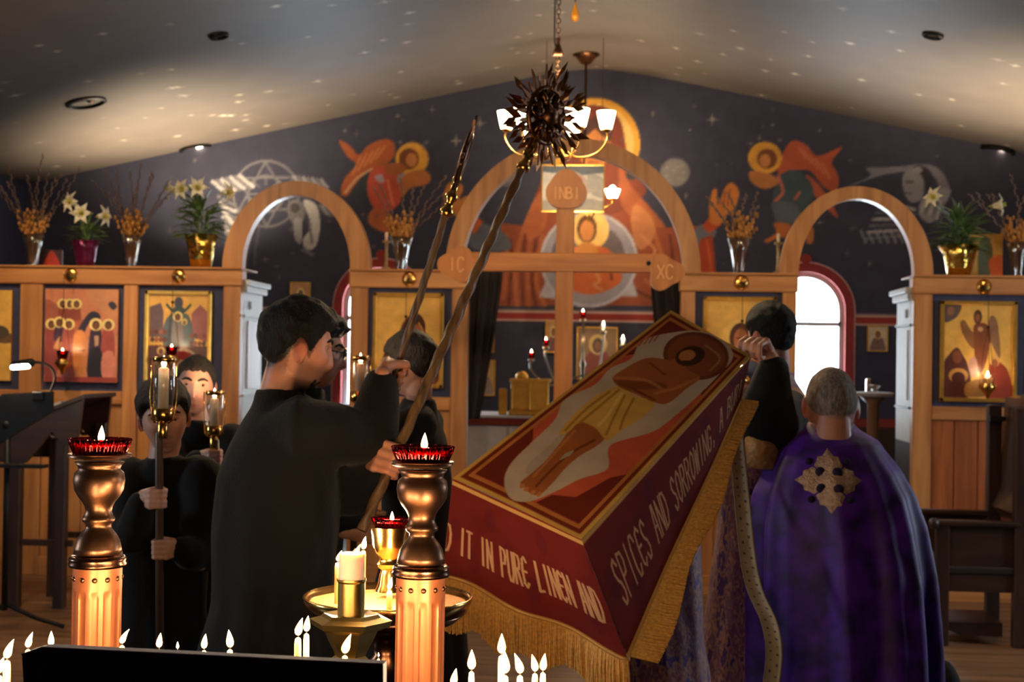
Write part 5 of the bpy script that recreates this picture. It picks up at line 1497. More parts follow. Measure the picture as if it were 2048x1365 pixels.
# ---- chandelier
def shade_lamp(c, e, power, s=1.0):
    x, y, z = c
    MB().lathe([(.012 * s, -.012), (.022 * s, -.006), (.024 * s, .002), (.014 * s, .006)], c, 14).build('lamp_cup', MT['brass'], e, smooth=True)
    MB().lathe([(.026 * s, .004), (.030 * s, .02), (.037 * s, .05), (.044 * s, .085), (.041 * s, .085), (.030 * s, .02), (.02 * s, .008)], c, 20).build('glass_shade', SHADE, e, smooth=True)
    MB().ball((x, y, z + .045 * s), (.020 * s, .020 * s, .028 * s), 12, 8).build('bulb', BULB, e, smooth=True)
    FLAMES.append((Vector((x, y, z + .13 * s)), power))
SHADE = glow('lit_frosted_shade', (255, 226, 176), 5.5); BULB = glow('lit_bulb', (255, 226, 180), 14)
def chandelier():
    Y = 6.5
    c0 = W(1113, 300, Y); x, z = c0.x, c0.z
    e = thing('chandelier', 'brass chandelier with glowing glass cup shades hanging on a chain before the arch', 'chandelier', (x, Y, z))
    zl = W(1113, 262, Y).z
    MB().lathe([(0, -.03), (.012, -.025), (.016, -.01), (.03, .0), (.034, .02), (.016, .04), (.012, .08), (.022, .10), (.026, .12), (.012, .15), (.009, .25), (.016, .27), (.010, .29), (.008, .36)], (x, Y, z), 18).build('stem', MT['brass'], e, smooth=True)
    for ang, rr in ((188, .235), (218, .19), (285, .10), (318, .15), (352, .232), (70, .2), (130, .21)):
        a = math.radians(ang); dx, dy = math.cos(a), math.sin(a)
        P3 = lambda r_, h: (x + dx * r_, Y + dy * r_, z + h)
        MB().tube(catmull([P3(.02, .02), P3(rr * .4, -.035), P3(rr * .8, -.02), P3(rr * 1.02, .04), P3(rr, zl - z)], 5, False).tolist(), .0042, 8).build('arm', MT['brass'], e, smooth=True)
        shade_lamp((x + dx * rr, Y + dy * rr, zl), e, 5)
    m = MB()
    zc = z + .36; zt = float(vault(x))
    i = 0
    while zc < zt:
        pts = [(x + (.010 * math.cos(t) if i % 2 else 0), Y + (0 if i % 2 else .010 * math.cos(t)), zc + .014 * math.sin(t)) for t in np.linspace(0, 2 * PI, 10, endpoint=False)]
        m.tube(pts, .0025, 5, closed=True); zc += .022; i += 1
    m.build('chain', MT['bronze'], e, smooth=True)
    MB().tube([(x - .018, Y, W(1105, 80, Y).z), (x - .018, Y, zt)], .004, 6).tube([(x - .018, Y, W(1105, 80, Y).z), (x, Y, W(1105, 120, Y).z)], .004, 6).build('cord', MT['black'], e)
    zk = W(1107, 112, Y).z
    MB().lathe([(.0, 0), (.026, .0), (.022, .02), (.010, .055), (.008, .07), (.012, .075), (.0, .085)], (x, Y, zk), 14).build('weight', MT['bronze'], e, smooth=True)
    MB().lathe([(0, 0), (.012, .004), (.045, .02), (.05, .03)], (x, Y, zt - .03), 16).build('ceiling_rose', MT['bronze'], e, smooth=True)
chandelier()
def pendant():
    Y = 13.3; c = W(1200, 400, Y); x = W(1172, 120, Y).x
    e = thing('pendant_lamp', 'small brass pendant with two lit cups hanging in front of the painted figure', 'lamp', (x, Y, c.z))
    zt = float(vault(x))
    MB().lathe([(0, -.02), (.05, -.09), (.10, -.02), (.13, -.012), (.13, .02)], (x, Y, zt), 18).build('canopy', MT['bronze'], e, smooth=True)
    MB().tube([(x, Y, zt - .05), (x, Y, c.z - .05)], .012, 8).build('rod', MT['bronze'], e, smooth=True)
    for px, py in ((1225, 398), (1188, 420)):
        p = W(px, py, Y)
        MB().tube([(x, Y, c.z - .05), (x + .5 * (p.x - x), Y - .02, p.z - .12), (p.x, Y - .04, p.z - .05), (p.x, Y - .04, p.z)], .008, 8).build('arm', MT['brass'], e, smooth=True)
        shade_lamp((p.x, Y - .04, p.z), e, 2.5, 1.7)
pendant()
def teardrop():
    Y = 8.0; c = W(1150, 44, Y); x, z = c.x, c.z; zt = float(vault(x))
    e = thing('hanging_teardrop', 'amber teardrop ornament hanging on a cord beneath the vault', 'ornament', (x, Y, z))
    MB().lathe([(0, 0), (.014, .004), (.024, .018), (.026, .036), (.020, .06), (.010, .09), (.004, .11), (0, .115)], (x, Y, z), 16).build('drop', mat('amber_glass', (206, 140, 44), .25, .2), e, smooth=True)
    MB().tube([(x, Y, z + .11), (x, Y, zt)], .004, 6).lathe([(0, .12), (.012, .125), (.014, .14), (0, .15)], (x, Y, z), 10).build('cord', MT['bronze'], e)
teardrop()
# ---- recessed ceiling spots
def spot(label, px, py, wpx, lit):
    lo, hi = 5.0, 14.0
    for _ in range(50):
        Y = (lo + hi) / 2; p = W(px, py, Y)
        if p.z > vault(p.x): hi = Y
        else: lo = Y
    p = W(px, py, Y)
    r = wpx / 2 / F_PX * Y
    sl = -.215 * (1 if p.x > AX else -1)
    nrm = Vector((sl, 0, -1)).normalized()          # pointing down into the room
    e = thing('ceiling_spotlight', label, 'light', p, 'recessed spotlights in the vault')
    o = p + nrm * .004
    MB().lathe([(r, -.01), (r * 1.0, .012), (r * .86, .022), (r * .80, .012), (r * .7, -.05), (0, -.05)], o, 24, axis=nrm).build('black_baffle', MT['black'], e, smooth=True, angle=.6)
    q = o - Vector((0, -1, 0)) * 0
    MB().lathe([(r * .2, -.035), (r * .19, -.005), (r * .14, .004), (0, .006)], p + Vector((r * .25, 0, 0)) , 16, axis=nrm).build('lens', BULB if lit else MT['bronze'], e, smooth=True)
    return e
spot('largest black recessed spotlight in the left vault slope', 172, 204, 84, False)
spot('black recessed spotlight with a lit lens just above the left lilies', 391, 296, 68, True)
spot('small dark recessed spotlight high in the left vault slope', 437, 70, 42, False)
spot('small dark recessed spotlight high in the right vault slope', 1866, 69, 42, False)
spot('black recessed spotlight with a lit lens above the right willow vase', 1995, 301, 68, True)
# ================================================================== clergy and the painted burial shroud
PURV = None
def velvet():
    m, nt, b, N, L = newmat('purple_velvet')
    tc = N('ShaderNodeTexCoord'); n = N('ShaderNodeTexNoise'); n.inputs['Scale'].default_value = 14; n.inputs['Detail'].default_value = 6
    L(tc.outputs['Object'], n.inputs['Vector'])
    r = N('ShaderNodeValToRGB'); r.color_ramp.elements[0].color = (*lin((46, 9, 90)), 1); r.color_ramp.elements[1].color = (*lin((88, 26, 168)), 1)
    r.color_ramp.elements[0].position = .35; r.color_ramp.elements[1].position = .65
    L(n.outputs['Fac'], r.inputs[0]); L(r.outputs[0], b.inputs['Base Color'])
    b.inputs['Roughness'].default_value = .55; b.inputs['Sheen Weight'].default_value = .4; b.inputs['Sheen Roughness'].default_value = .35
    b.inputs['Sheen Tint'].default_value = (.45, .25, 1, 1)
    return m
VELVET = velvet()
def brocade():
    m, nt, b, N, L = newmat('purple_floral_brocade')
    tc = N('ShaderNodeTexCoord'); v = N('ShaderNodeTexVoronoi'); v.inputs['Scale'].default_value = 13; v.inputs['Randomness'].default_value = .35
    n = N('ShaderNodeTexNoise'); n.inputs['Scale'].default_value = 30
    mx = N('ShaderNodeMixRGB'); mx.inputs[0].default_value = .12; L(tc.outputs['Object'], mx.inputs[1]); L(n.outputs['Color'], mx.inputs[2]); L(mx.outputs[0], v.inputs['Vector'])
    r = N('ShaderNodeValToRGB'); e = r.color_ramp.elements
    e[0].position = 0; e[0].color = (*lin((96, 58, 150)), 1); e[1].position = 1; e[1].color = (*lin((200, 170, 170)), 1)
    x = e.new(.30); x.color = (*lin((74, 44, 122)), 1); x = e.new(.42); x.color = (*lin((196, 150, 120)), 1); x = e.new(.6); x.color = (*lin((120, 70, 110)), 1)
    L(v.outputs['Distance'], r.inputs[0]); L(r.outputs[0], b.inputs['Base Color']); b.inputs['Roughness'].default_value = .6; b.inputs['Sheen Weight'].default_value = .3
    return m
BROC = brocade()

def bald_priest():
    Y = 4.55
    hc = W(1662, 812, Y); nb = W(1662, 876, Y)
    F = Fig('person', 'priest with cropped grey hair seen from behind in a deep purple velvet cape', (nb.x, Y + .02, 0), 1.62, face=(-.04, 1), head=hc, tilt=.34, skin=(190, 132, 112), hs=1.09)
    F.make_head(); F.neck(nb, .048)
    b = Vector((nb.x, Y + .02, 0))
    n = nb
    # cape rings: centre row, half widths from the photograph's outline
    rows = [(1420, 1500, 1876), (1365, 1506, 1872), (1250, 1506, 1868), (1150, 1504, 1862), (1050, 1506, 1844), (990, 1516, 1826), (940, 1536, 1800), (900, 1560, 1768), (882, 1580, 1758), (868, 1600, 1734), (856, 1612, 1716), (846, 1618, 1708)]
    R = []
    z0 = W(1660, 1420, Y).z
    for t in (0.02, .35):
        R.append((Vector((b.x, Y + .02, t)), .36, .34))
    for (py, xa, xb) in rows:
        a = W(xa, py, Y); c = W(xb, py, Y)
        z = (a.z + c.z) / 2; hw = (c.x - a.x) / 2
        dep = min(hw * .92, .27) if py > 900 else hw * .95
        R.append((Vector(((a.x + c.x) / 2, Y + .02, z)), hw, dep))
    out = []
    for i in range(len(R) - 1):
        m_ = 5
        for j in range(m_):
            t = j / m_; out.append((R[i][0].lerp(R[i + 1][0], t), R[i][1] * (1 - t) + R[i + 1][1] * t, R[i][2] * (1 - t) + R[i + 1][2] * t))
    out.append(R[-1])
    def fo(a, t):
        u = max(0, 1 - t / .86)
        return (u ** .8) * (.13 * (abs(math.cos(4 * a + .3 + .3 * t)) ** 1.5 - .5) + .03 * math.cos(8 * a + .6 + .5 * t) + .045 * math.cos(13 * a + 1.9 + 2 * t) + .02 * math.sin(21 * a))
    F.loft(F.robe, out, 140, fo)
    def colour(q, near, col):
        t = (near * hair_mask(q) * .5)[:, None]
        return col * (1 - t) + lin((120, 106, 100)) * t
    F.finish(VELVET, voxel=.0045, rvox=.010, colour=colour, robename='cape', wrinkle=.004, seed=9)
    F.shell('hair', HGREY, lambda P: .0022 + 0 * P[:, 0], lambda p: hair_mask(p) * sstep(.112, .085, p[:, 2]), .0012, 120)
    MB().lathe([(.070, 0), (.071, .022), (.066, .026), (.062, .01)], W(1662, 862, Y), 24).build('collar', mat('pale_collar', (170, 130, 140), .7), F.e, smooth=True)
    # embroidered cross on the back, laid on the cape
    dg = bpy.context.evaluated_depsgraph_get(); bvh = BVHTree.FromObject(F.robeo, dg)
    off = F.e.location
    def on_cape(p):
        o = Vector((p.x, p.y - 2, p.z)) - off
        h = bvh.ray_cast(o, Vector((0, 1, 0)))
        return (h[0] + off) if h[0] is not None else p
    cx, cy, r = 1643, 953, 64
    cvp = []
    def shape(k):
        """outline of a fleury cross in unit coordinates"""
        out = []
        for i in range(4):
            q = i * PI / 2; c, s_ = math.cos(q), math.sin(q)
            for (u, v) in ((.24, -.17), (.36, -.30), (.46, -.42), (.60, -.34), (.74, -.30), (.76, -.16), (1.0, 0), (.76, .16), (.74, .30), (.60, .34), (.46, .42), (.36, .30), (.24, .17)):
                out.append((u * c - v * s_, u * s_ + v * c))
            out.append((.30 * math.cos(q + PI / 4) , .30 * math.sin(q + PI / 4)))
        return out
    gold = mat('gold_embroidery', (186, 150, 122), .4, .4, var=.25, scale=60, bump=.6, bscale=160)
    m = MB()
    pts = shape(1); N_ = len(pts)
    # fan of rings from the centre so the patch follows the cape
    rings = [(.0)] + [.2, .4, .6, .8, 1.0]
    vs = [on_cape(W(cx, cy, Y)) - Vector((0, .006, 0))]
    for rr in rings[1:]:
        for (u, v) in pts: vs.append(on_cape(W(cx + u * rr * r, cy + v * rr * r * .95, Y)) - Vector((0, .006 - (.004 if rr == 1 else 0), 0)))
    fs = [(0, 1 + i, 1 + (i + 1) % N_) for i in range(N_)]
    for k in range(len(rings) - 2):
        for i in range(N_): fs.append((1 + k * N_ + i, 1 + (k + 1) * N_ + i, 1 + (k + 1) * N_ + (i + 1) % N_, 1 + k * N_ + (i + 1) % N_))
    m.add(vs, fs).build('embroidered_cross', gold, F.e, smooth=False)
    dm = mat('dark_roundel', (30, 14, 48), .8)
    for sx in (-1, 1):
        for sy in (-1, 1):
            p = on_cape(W(cx + sx * .24 * r, cy + sy * .24 * r, Y))
            MB().lathe([(0, -.010), (.014, -.009), (.017, .0), (0, .004)], p, 12, axis=(0, 1, 0)).build('roundel', dm, F.e, smooth=True)
            p = on_cape(W(cx + sx * .55 * r, cy + sy * .55 * r, Y))
            MB().lathe([(0, -.010), (.010, -.009), (.012, .0), (0, .004)], p, 10, axis=(0, 1, 0)).build('roundel', dm, F.e, smooth=True)
    return F
bald_priest()

# ---- shroud geometry: three bilinear sheets sharing edges
P0, P1, P2, P3 = W(905, 958, 3.62), W(1162, 1078, 3.50), W(1502, 712, 4.36), W(1342, 621, 4.46)
Q0, Q1, Q2 = W(884, 1155, 3.60), W(1256, 1312, 3.46), W(1482, 800, 4.36)
def bil(a, b, c, d, u, v):
    """a at (0,0), b at (1,0), c at (1,1), d at (0,1)"""
    A = [np.array(p)[None, None, :] for p in (a, b, c, d)]
    u = u[..., None]; v = v[..., None]
    return A[0] * (1 - u) * (1 - v) + A[1] * u * (1 - v) + A[2] * u * v + A[3] * (1 - u) * v
def ripple(P, u, v, k, amp):
    d = amp * (np.sin(k * u * 6 + v * 2) * .6 + np.sin(k * v * 5 + u * 3 + 1) * .4)
    P = P.copy(); P[..., 1] += d; P[..., 2] += d * .25
    return P
SHROUD = painted('painted_cloth', .9, var=.14, scale=10, bump=.08, bscale=220, spec=.12)
def shroud():
    e = thing('burial_shroud', 'large maroon gold fringed burial shroud painted with a crowned by halo lying figure, held aloft', 'shroud', (P1.x, P1.y, P1.z))
    OR, DR, CR, YL = (204, 92, 62), (116, 40, 26), (196, 176, 156), (216, 168, 82)
    BOD, BOD2, BOD3 = (166, 94, 48), (122, 62, 34), (196, 124, 70)
    # inner picture: u across the feet end (P0->P1), v towards the head (P0->P3)
    c = Canvas(0, 1, 0, 1, 150, 300, DR)
    # work in photograph pixels through the inverse of the outline
    H = None
    src = np.array([(905, 958), (1162, 1078), (1502, 712), (1342, 621)], float); dst = np.array([(0, 0), (1, 0), (1, 1), (0, 1)], float)
    A = []
    for (x, y), (u, v) in zip(src, dst):
        A += [[x, y, 1, 0, 0, 0, -u * x, -u * y, -u], [0, 0, 0, x, y, 1, -v * x, -v * y, -v]]
    # perspective of the planar sheet
    _, _, Vt = np.linalg.svd(np.array(A)); Hm = Vt[-1].reshape(3, 3)
    # bilinear correction: solve for u, v of the real sheet seen in the picture
    corners = [P0, P1, P2, P3]
    def to_uv(p):
        p = np.asarray(p, float); q = np.hstack([p, np.ones((len(p), 1))]) @ Hm.T; uv = q[:, :2] / q[:, 2:3]
        for _ in range(6):
            def proj(uv):
                u, v = uv[:, 0:1], uv[:, 1:2]
                X = np.array(P0) * (1 - u) * (1 - v) + np.array(P1) * u * (1 - v) + np.array(P2) * u * v + np.array(P3) * (1 - u) * v - np.array(CAM)
                d = X @ np.array(_f); return np.stack([1024 + F_PX * (X @ np.array(_r)) / d, 682.5 - F_PX * (X @ np.array(_u)) / d], 1)
            h = 1e-4; f0 = proj(uv); fu = (proj(uv + [h, 0]) - f0) / h; fv = (proj(uv + [0, h]) - f0) / h
            r_ = p - f0; det = fu[:, 0] * fv[:, 1] - fu[:, 1] * fv[:, 0]; det = np.where(np.abs(det) < 1e-6, 1e-6, det)
            uv = uv + np.stack([(r_[:, 0] * fv[:, 1] - r_[:, 1] * fv[:, 0]) / det, (fu[:, 0] * r_[:, 1] - fu[:, 1] * r_[:, 0]) / det], 1)
        return uv
    c.poly([(.0, 0), (1, 0), (1, 1), (0, 1)], (128, 44, 28))
    for k, (a, col) in enumerate(((.0, YL), (.03, (120, 44, 26)), (.06, (196, 120, 60)), (.085, OR))):
        c.poly([(a, a * .5), (1 - a, a * .5), (1 - a, 1 - a * .5), (a, 1 - a * .5)], col)
    # dark corner spandrels
    for (x, y, sx, sy) in ((.085, .045, 1, 1), (.915, .045, -1, 1), (.085, .955, 1, -1), (.915, .955, -1, -1)):
        c.poly([(x, y), (x + sx * .34, y), (x + sx * .30, y + sy * .05), (x + sx * .16, y + sy * .08), (x + sx * .08, y + sy * .2), (x, y + sy * .24)], DR)
    c.tf = to_uv
    # pale cloud
    c.poly([(1008, 966), (1022, 928), (1070, 880), (1110, 840), (1130, 800), (1190, 770), (1220, 738), (1262, 718), (1282, 684), (1330, 668), (1400, 662), (1452, 686), (1466, 716), (1440, 748), (1398, 790), (1352, 830),
            (1318, 856), (1290, 868), (1232, 884), (1216, 900), (1214, 938), (1160, 958), (1110, 984), (1060, 1004), (1022, 1000)], CR, True)
    c.poly([(1050, 940), (1100, 890), (1140, 850), (1120, 900), (1080, 960)], (170, 150, 134), True, .5)
    # halo
    c.ell(1392, 712, 66, 48, (116, 60, 34), rot=.12); c.ell(1392, 712, 58, 41, (138, 74, 40), rot=.12)
    # hand of blessing lettering marks
    for k in range(4): c.stroke([(1278 + k * 10, 692 - k * 3), (1290 + k * 9, 676 - k * 2)], 3, (176, 92, 76))
    # legs
    c.poly([(1040, 968), (1058, 952), (1088, 926), (1118, 890), (1150, 850), (1180, 848), (1214, 866), (1196, 890), (1160, 912), (1130, 938), (1106, 966), (1080, 990), (1060, 988), (1050, 978)], BOD, True)
    c.stroke([(1190, 880), (1140, 908), (1102, 942), (1072, 974)], 5, BOD2, True); c.stroke([(1150, 862), (1110, 906), (1066, 956)], 5, BOD3, True, .8)
    c.poly([(1118, 922), (1130, 908), (1150, 900), (1140, 912)], (176, 160, 140))
    for x, y in ((1044, 974), (1052, 980), (1066, 986), (1078, 990)): c.ell(x, y, 6, 4, BOD3, rot=-.7)
    # loincloth
    c.poly([(1118, 868), (1150, 828), (1196, 790), (1238, 774), (1268, 790), (1308, 804), (1290, 830), (1240, 862), (1214, 880), (1190, 856), (1160, 846), (1136, 866)], YL, True)
    for pts in ([(1238, 780), (1200, 812), (1160, 846)], [(1250, 790), (1230, 830), (1212, 870)], [(1268, 796), (1250, 830), (1240, 858)], [(1220, 784), (1176, 816), (1130, 862)]): c.stroke(pts, 5, (164, 118, 44), True, .8)
    c.stroke([(1244, 786), (1216, 830), (1196, 852)], 6, (232, 196, 112), True, .8)
    # torso and crossed arms
    c.poly([(1238, 774), (1226, 756), (1252, 736), (1296, 716), (1340, 722), (1380, 742), (1400, 756), (1372, 778), (1336, 806), (1308, 804), (1276, 790)], BOD, True)
    c.poly([(1226, 756), (1262, 762), (1320, 764), (1330, 776), (1260, 778), (1236, 768)], BOD2, True, .7)
    c.stroke([(1226, 757), (1290, 760), (1330, 782)], 6, BOD3, True, .7); c.stroke([(1398, 756), (1350, 776), (1310, 786)], 6, BOD3, True, .7)
    c.stroke([(1300, 726), (1330, 750)], 4, BOD2, True); c.stroke([(1262, 776), (1310, 800)], 4, BOD2, True)
    c.poly([(1336, 726), (1360, 716), (1372, 736), (1356, 748)], BOD, True)
    c.ell(1380, 712, 30, 19, (66, 38, 24), rot=-.25); c.ell(1374, 711, 17, 11, BOD3, rot=-.25); c.stroke([(1366, 722), (1382, 722)], 3, (70, 40, 26))
    c.stroke([(1410, 690), (1440, 716), (1420, 742)], 4, (196, 160, 110), True, .5)
    c.tf = None
    def f1(U, V): return ripple(bil(P0, P1, P2, P3, U, V), U, V, .8, .006)
    paint_mesh('painted_panel', c, f1, SHROUD, e)
    # lower border: u along P0->P1, v down
    def text(cv, s_, x0, x1, yb, yt, flip, wd, col, asp):
        n = len(s_); st = (x1 - x0) / n
        for i, ch in enumerate(s_):
            for g in GLY[ch]:
                pts = [(x0 + (i + .14 + p[0] * .72) * st, yb + (yt - yb) * p[1]) for p in g]
                for a, b in zip(pts[:-1], pts[1:]):
                    # constant stroke in metres: asp = (length of u, length of v)
                    a_, b_ = np.array(a) * asp, np.array(b) * asp; d = b_ - a_; l = np.hypot(*d)
                    if l < 1e-6: continue
                    nn = np.array([-d[1], d[0]]) / l * wd / 2; ee = d / l * wd * .35
                    cv.poly(np.array([a_ - ee + nn, b_ + ee + nn, b_ + ee - nn, a_ - ee - nn]) / asp, col)
    MAR = (112, 36, 34)
    LET = (206, 158, 118)
    c = Canvas(0, 1, 0, 1, 300, 150, MAR)
    c.poly([(0, 0), (1, 0), (1, .06), (0, .06)], (206, 160, 96)); c.poly([(0, .0), (1, .0), (1, .02), (0, .02)], (128, 44, 28))
    for k in range(9): c.ell(.05 + k * .12, .5 + .3 * math.sin(k * 2.1), .04, .12, (96, 30, 40), op=.5)
    text(c, 'PED IT IN PURE LINEN AND', -.10, .96, .74, .46, False, .007, LET, np.array([((P1 - P0).length + (Q1 - Q0).length) / 2, (Q1 - P1).length]))
    def f2(U, V): return ripple(bil(P0, P1, Q1, Q0, U, V), U, V * .0, 1.9, .030 * V ** 1.3)
    paint_mesh('lower_border', c, f2, SHROUD, e)
    # right border: u along P1->P2, v outward
    c = Canvas(0, 1, 0, 1, 420, 110, MAR)
    c.poly([(0, 0), (1, 0), (1, .05), (0, .05)], (206, 160, 96))
    for k in range(12): c.ell(.05 + k * .09, .5 + .3 * math.sin(k * 1.7), .03, .14, (92, 28, 42), op=.5)
    text(c, 'SPICES AND SORROWING, A BURI', .06, .97, .74, .36, False, .0072, LET, np.array([(P2 - P1).length, (Q1 - P1).length * .75]))
    def f3(U, V):
        R = bil(P1, P2, Q2, Q1, U, V); return ripple(R, U, V * 0, 1.2, .020 * V * (1 - U) * U * 4)
    paint_mesh('right_border', c, f3, SHROUD, e)
    # fringe strands, hanging from both outer edges
    FR = mat('gold_fringe', (216, 164, 86), .6, .1, var=.25, scale=120)
    def strand(m, a, b, r=.0028):
        a, b = Vector(a), Vector(b); mid = a.lerp(b, .55) + Vector((rr.uniform(-.004, .004), rr.uniform(-.006, .002), 0))
        m.tube([a, mid, b], [r * 1.2, r, r * .8], 4)
    rr = random.Random(5)
    m = MB()
    for k in range(420):
        u = k / 419
        U = np.array([[u]]); p = Vector(f2(U, np.ones((1, 1)))[0, 0])
        ln = .125 - .04 * u + .012 * math.sin(u * 25)
        strand(m, p, p + Vector((rr.uniform(-.004, .008), rr.uniform(-.012, .006), -ln - rr.uniform(0, .012))))
    us = np.linspace(0, 1, 60)
    vs = []
    for u in us:
        p = Vector(f2(np.array([[u]]), np.ones((1, 1)))[0, 0]) + Vector((0, .006, 0)); vs += [p, p + Vector((.002, -.002, -(.12 - .04 * u + .012 * math.sin(u * 25))))]
    m.add(vs, [(2 * i, 2 * i + 1, 2 * i + 3, 2 * i + 2) for i in range(59)])
    m.build('lower_fringe', FR, e, kind='stuff')
    m = MB()
    A_, B_ = W(1300, 1312, 3.46), W(1494, 806, 4.35)
    for k in range(640):
        u = k / 639
        p = Vector(f3(np.array([[u]]), np.ones((1, 1)))[0, 0])
        lo = W(1262 + 40 * min(1, u * 6), 1330, 3.47)
        q = A_.lerp(B_, u)
        out = p + (Vector((1, 0, -.18)).normalized() * (.075 + .010 * math.sin(u * 14)) * (1 - .35 * u)) + Vector((0, rr.uniform(-.006, .006), rr.uniform(-.006, .006)))
        strand(m, p, out)
    vs = []
    for u in us:
        p = Vector(f3(np.array([[u]]), np.ones((1, 1)))[0, 0]) + Vector((0, .006, 0)); vs += [p, p + Vector((1, 0, -.18)).normalized() * (.073 + .010 * math.sin(u * 14)) * (1 - .35 * u)]
    m.add(vs, [(2 * i, 2 * i + 1, 2 * i + 3, 2 * i + 2) for i in range(59)])
    m.build('right_fringe', FR, e, kind='stuff')
    m = MB()
    pts = [f3(np.array([[u]]), np.ones((1, 1)))[0, 0] for u in np.linspace(1, 0, 40)] + [f2(np.array([[u]]), np.ones((1, 1)))[0, 0] for u in np.linspace(1, 0, 40)]
    m.tube([Vector(p) for p in pts], .006, 6); m.build('fringe_braid', mat('gold_braid', (206, 156, 86), .5, .3), e, smooth=True)
    return e
shroud()

def deacon():
    Y = 5.3
    hc = W(1541, 676, Y); nb = W(1552, 752, Y)
    F = Fig('person', 'dark haired deacon facing away, black sleeve raised, gripping the shroud corner', (nb.x - .05, Y + .06, 0), 1.80, face=(-.62, .78), head=hc, tilt=.10, skin=(210, 152, 128))
    F.make_head(); F.neck(nb, .055)
    stand(F, nb - Vector((0, 0, .03)), rs=(.20, .12), hem=(.29, .24), waist=(.20, .16), fold=.05, ph=.9, collar=.066)
    sh = W(1585, 800, Y - .10); el = W(1534, 846, 4.58); hd = W(1506, 700, 4.42)
    F.grip(hd, (W(1300, 690, 4.6) - W(1506, 715, 4.42)), W(1545, 722, 4.5), .014, 1.05, side=-1, elbow=W(1546, 735, 4.50))
    F.grip(W(1482, 790, 4.98), (1, 0, 0), W(1490, 840, 5.02), .014, 1, side=1, elbow=W(1510, 905, 5.10))
    F.arm_core(sh, el)
    sl = W(1560, 905, Y - .02)
    F.sleeve([W(1580, 860, Y + .02), W(1524, 930, 5.14), W(1494, 850, 5.03)], [.085, .07, .06])
    F.finish(BROC, robename='vestment', seed=11)
    # wide black under-sleeve on the raised arm, with maroon lining behind
    m = MB(); pts = [W(1580, 822, Y - .16), W(1556, 838, 4.8), W(1536, 852, 4.58), W(1536, 800, 4.52), W(1545, 742, 4.50)]
    m.capsule(pts, [.075, .092, .094, .082, .055], 22)
    m.capsule([W(1530, 862, 4.58), W(1520, 890, 4.60)], [.07, .05], 18)
    o = F.grow(m, 'black_sleeve', MT['blackcloth'], .012, 1.0, 3, .006, 3)
    m = MB(); c = W(1523, 902, 4.58); d = (W(1520, 935, 4.58) - W(1526, 868, 4.58))
    m.lathe([(.056, -.056), (.060, -.05), (.058, .0), (.060, .05), (.056, .056), (.04, .056)], c, 20, axis=-d); m.build('gold_cuff', mat('gold_brocade_cuff', (176, 128, 76), .5, .3, var=.2, scale=60, bump=.5), F.e, smooth=True, angle=.8)
    m = MB()
    m.prism([(0, 0), (.20, .09), (.215, .02), (.14, -.22), (.02, -.25)], 0, .02, lambda x, z, dd: (W(1530, 760, Y - .05).x + x, Y - .05 + dd + .1 * x, W(1530, 760, Y).z + z))
    F.shell('hair', HBLACK, lambda P: .004 + .020 * sstep(.0, .07, P[:, 2]), hair_mask, .005, 45)
    # cream stole with small crosses, hanging in front of the vestment
    path = [(1472, 868, 4.48), (1478, 930, 4.44), (1484, 1000, 4.38), (1494, 1100, 4.30), (1510, 1180, 4.24), (1538, 1245, 4.18), (1548, 1310, 4.16), (1540, 1400, 4.16)]
    cen = catmull([tuple(W(*p)) for p in path], 10, False); n = len(cen)
    cv_ = Canvas(0, 1, 0, 1, 14, 260, (206, 190, 160), 1)
    for k in range(60): cv_.ell(.3 + .4 * (k % 2), (k + .5) / 60, .07, .004, (90, 66, 60))
    cv_.poly([(0, 0), (.08, 0), (.08, 1), (0, 1)], (150, 120, 90)); cv_.poly([(.92, 0), (1, 0), (1, 1), (.92, 1)], (150, 120, 90))
    def g(U, V):
        i = V * (n - 1); i0 = np.clip(i.astype(int), 0, n - 2); t = (i - i0)[..., None]
        p = cen[i0] * (1 - t) + cen[i0 + 1] * t
        p = p.copy(); p[..., 0] += (U - .5) * .050; p[..., 1] += .01 * np.sin(U * 3) + .012 * np.sin(V * 14); return p
    st = paint_mesh('stole', cv_, g, painted('stole_cloth', .6, bump=.2), F.e)
    md = st.modifiers.new('thick', 'SOLIDIFY'); md.thickness = .003
    return F
deacon()
def under_shroud_man():
    """the man in dark purple brocade under the shroud"""
    Y = 4.9
    hc = W(1278, 800, Y); nb = W(1283, 880, Y)
    F = Fig('person', 'man in purple floral brocade walking under the shroud, only his robe showing', (nb.x + .05, Y, 0), 1.66, face=(-.2, 1), head=hc, tilt=.3)
    F.make_head(); F.neck(nb, .055)
    stand(F, nb - Vector((0, 0, .03)), rs=(.2, .12), hem=(.27, .25), waist=(.2, .15), fold=.07, ph=2.4)
    for sg in (-1, 1):
        sh = nb + F.side * sg * .17 - Vector((0, 0, .07)); el = sh + F.f * .12 + Vector((0, 0, -.22)); hnd = el + F.f * .1 + Vector((0, 0, .20))
        F.sleeve([sh, sh.lerp(el, .5), el, el.lerp(hnd, .75)], [.085, .08, .07, .055]); F.arm_core(sh, el); F.grip(hnd, F.side, el, .014, 1, side=sg, elbow=el)
    F.finish(BROC, voxel=.006, robename='vestment', seed=13)
    F.shell('hair', HBROWN, .012, hair_mask, .004, 45)
under_shroud_man()
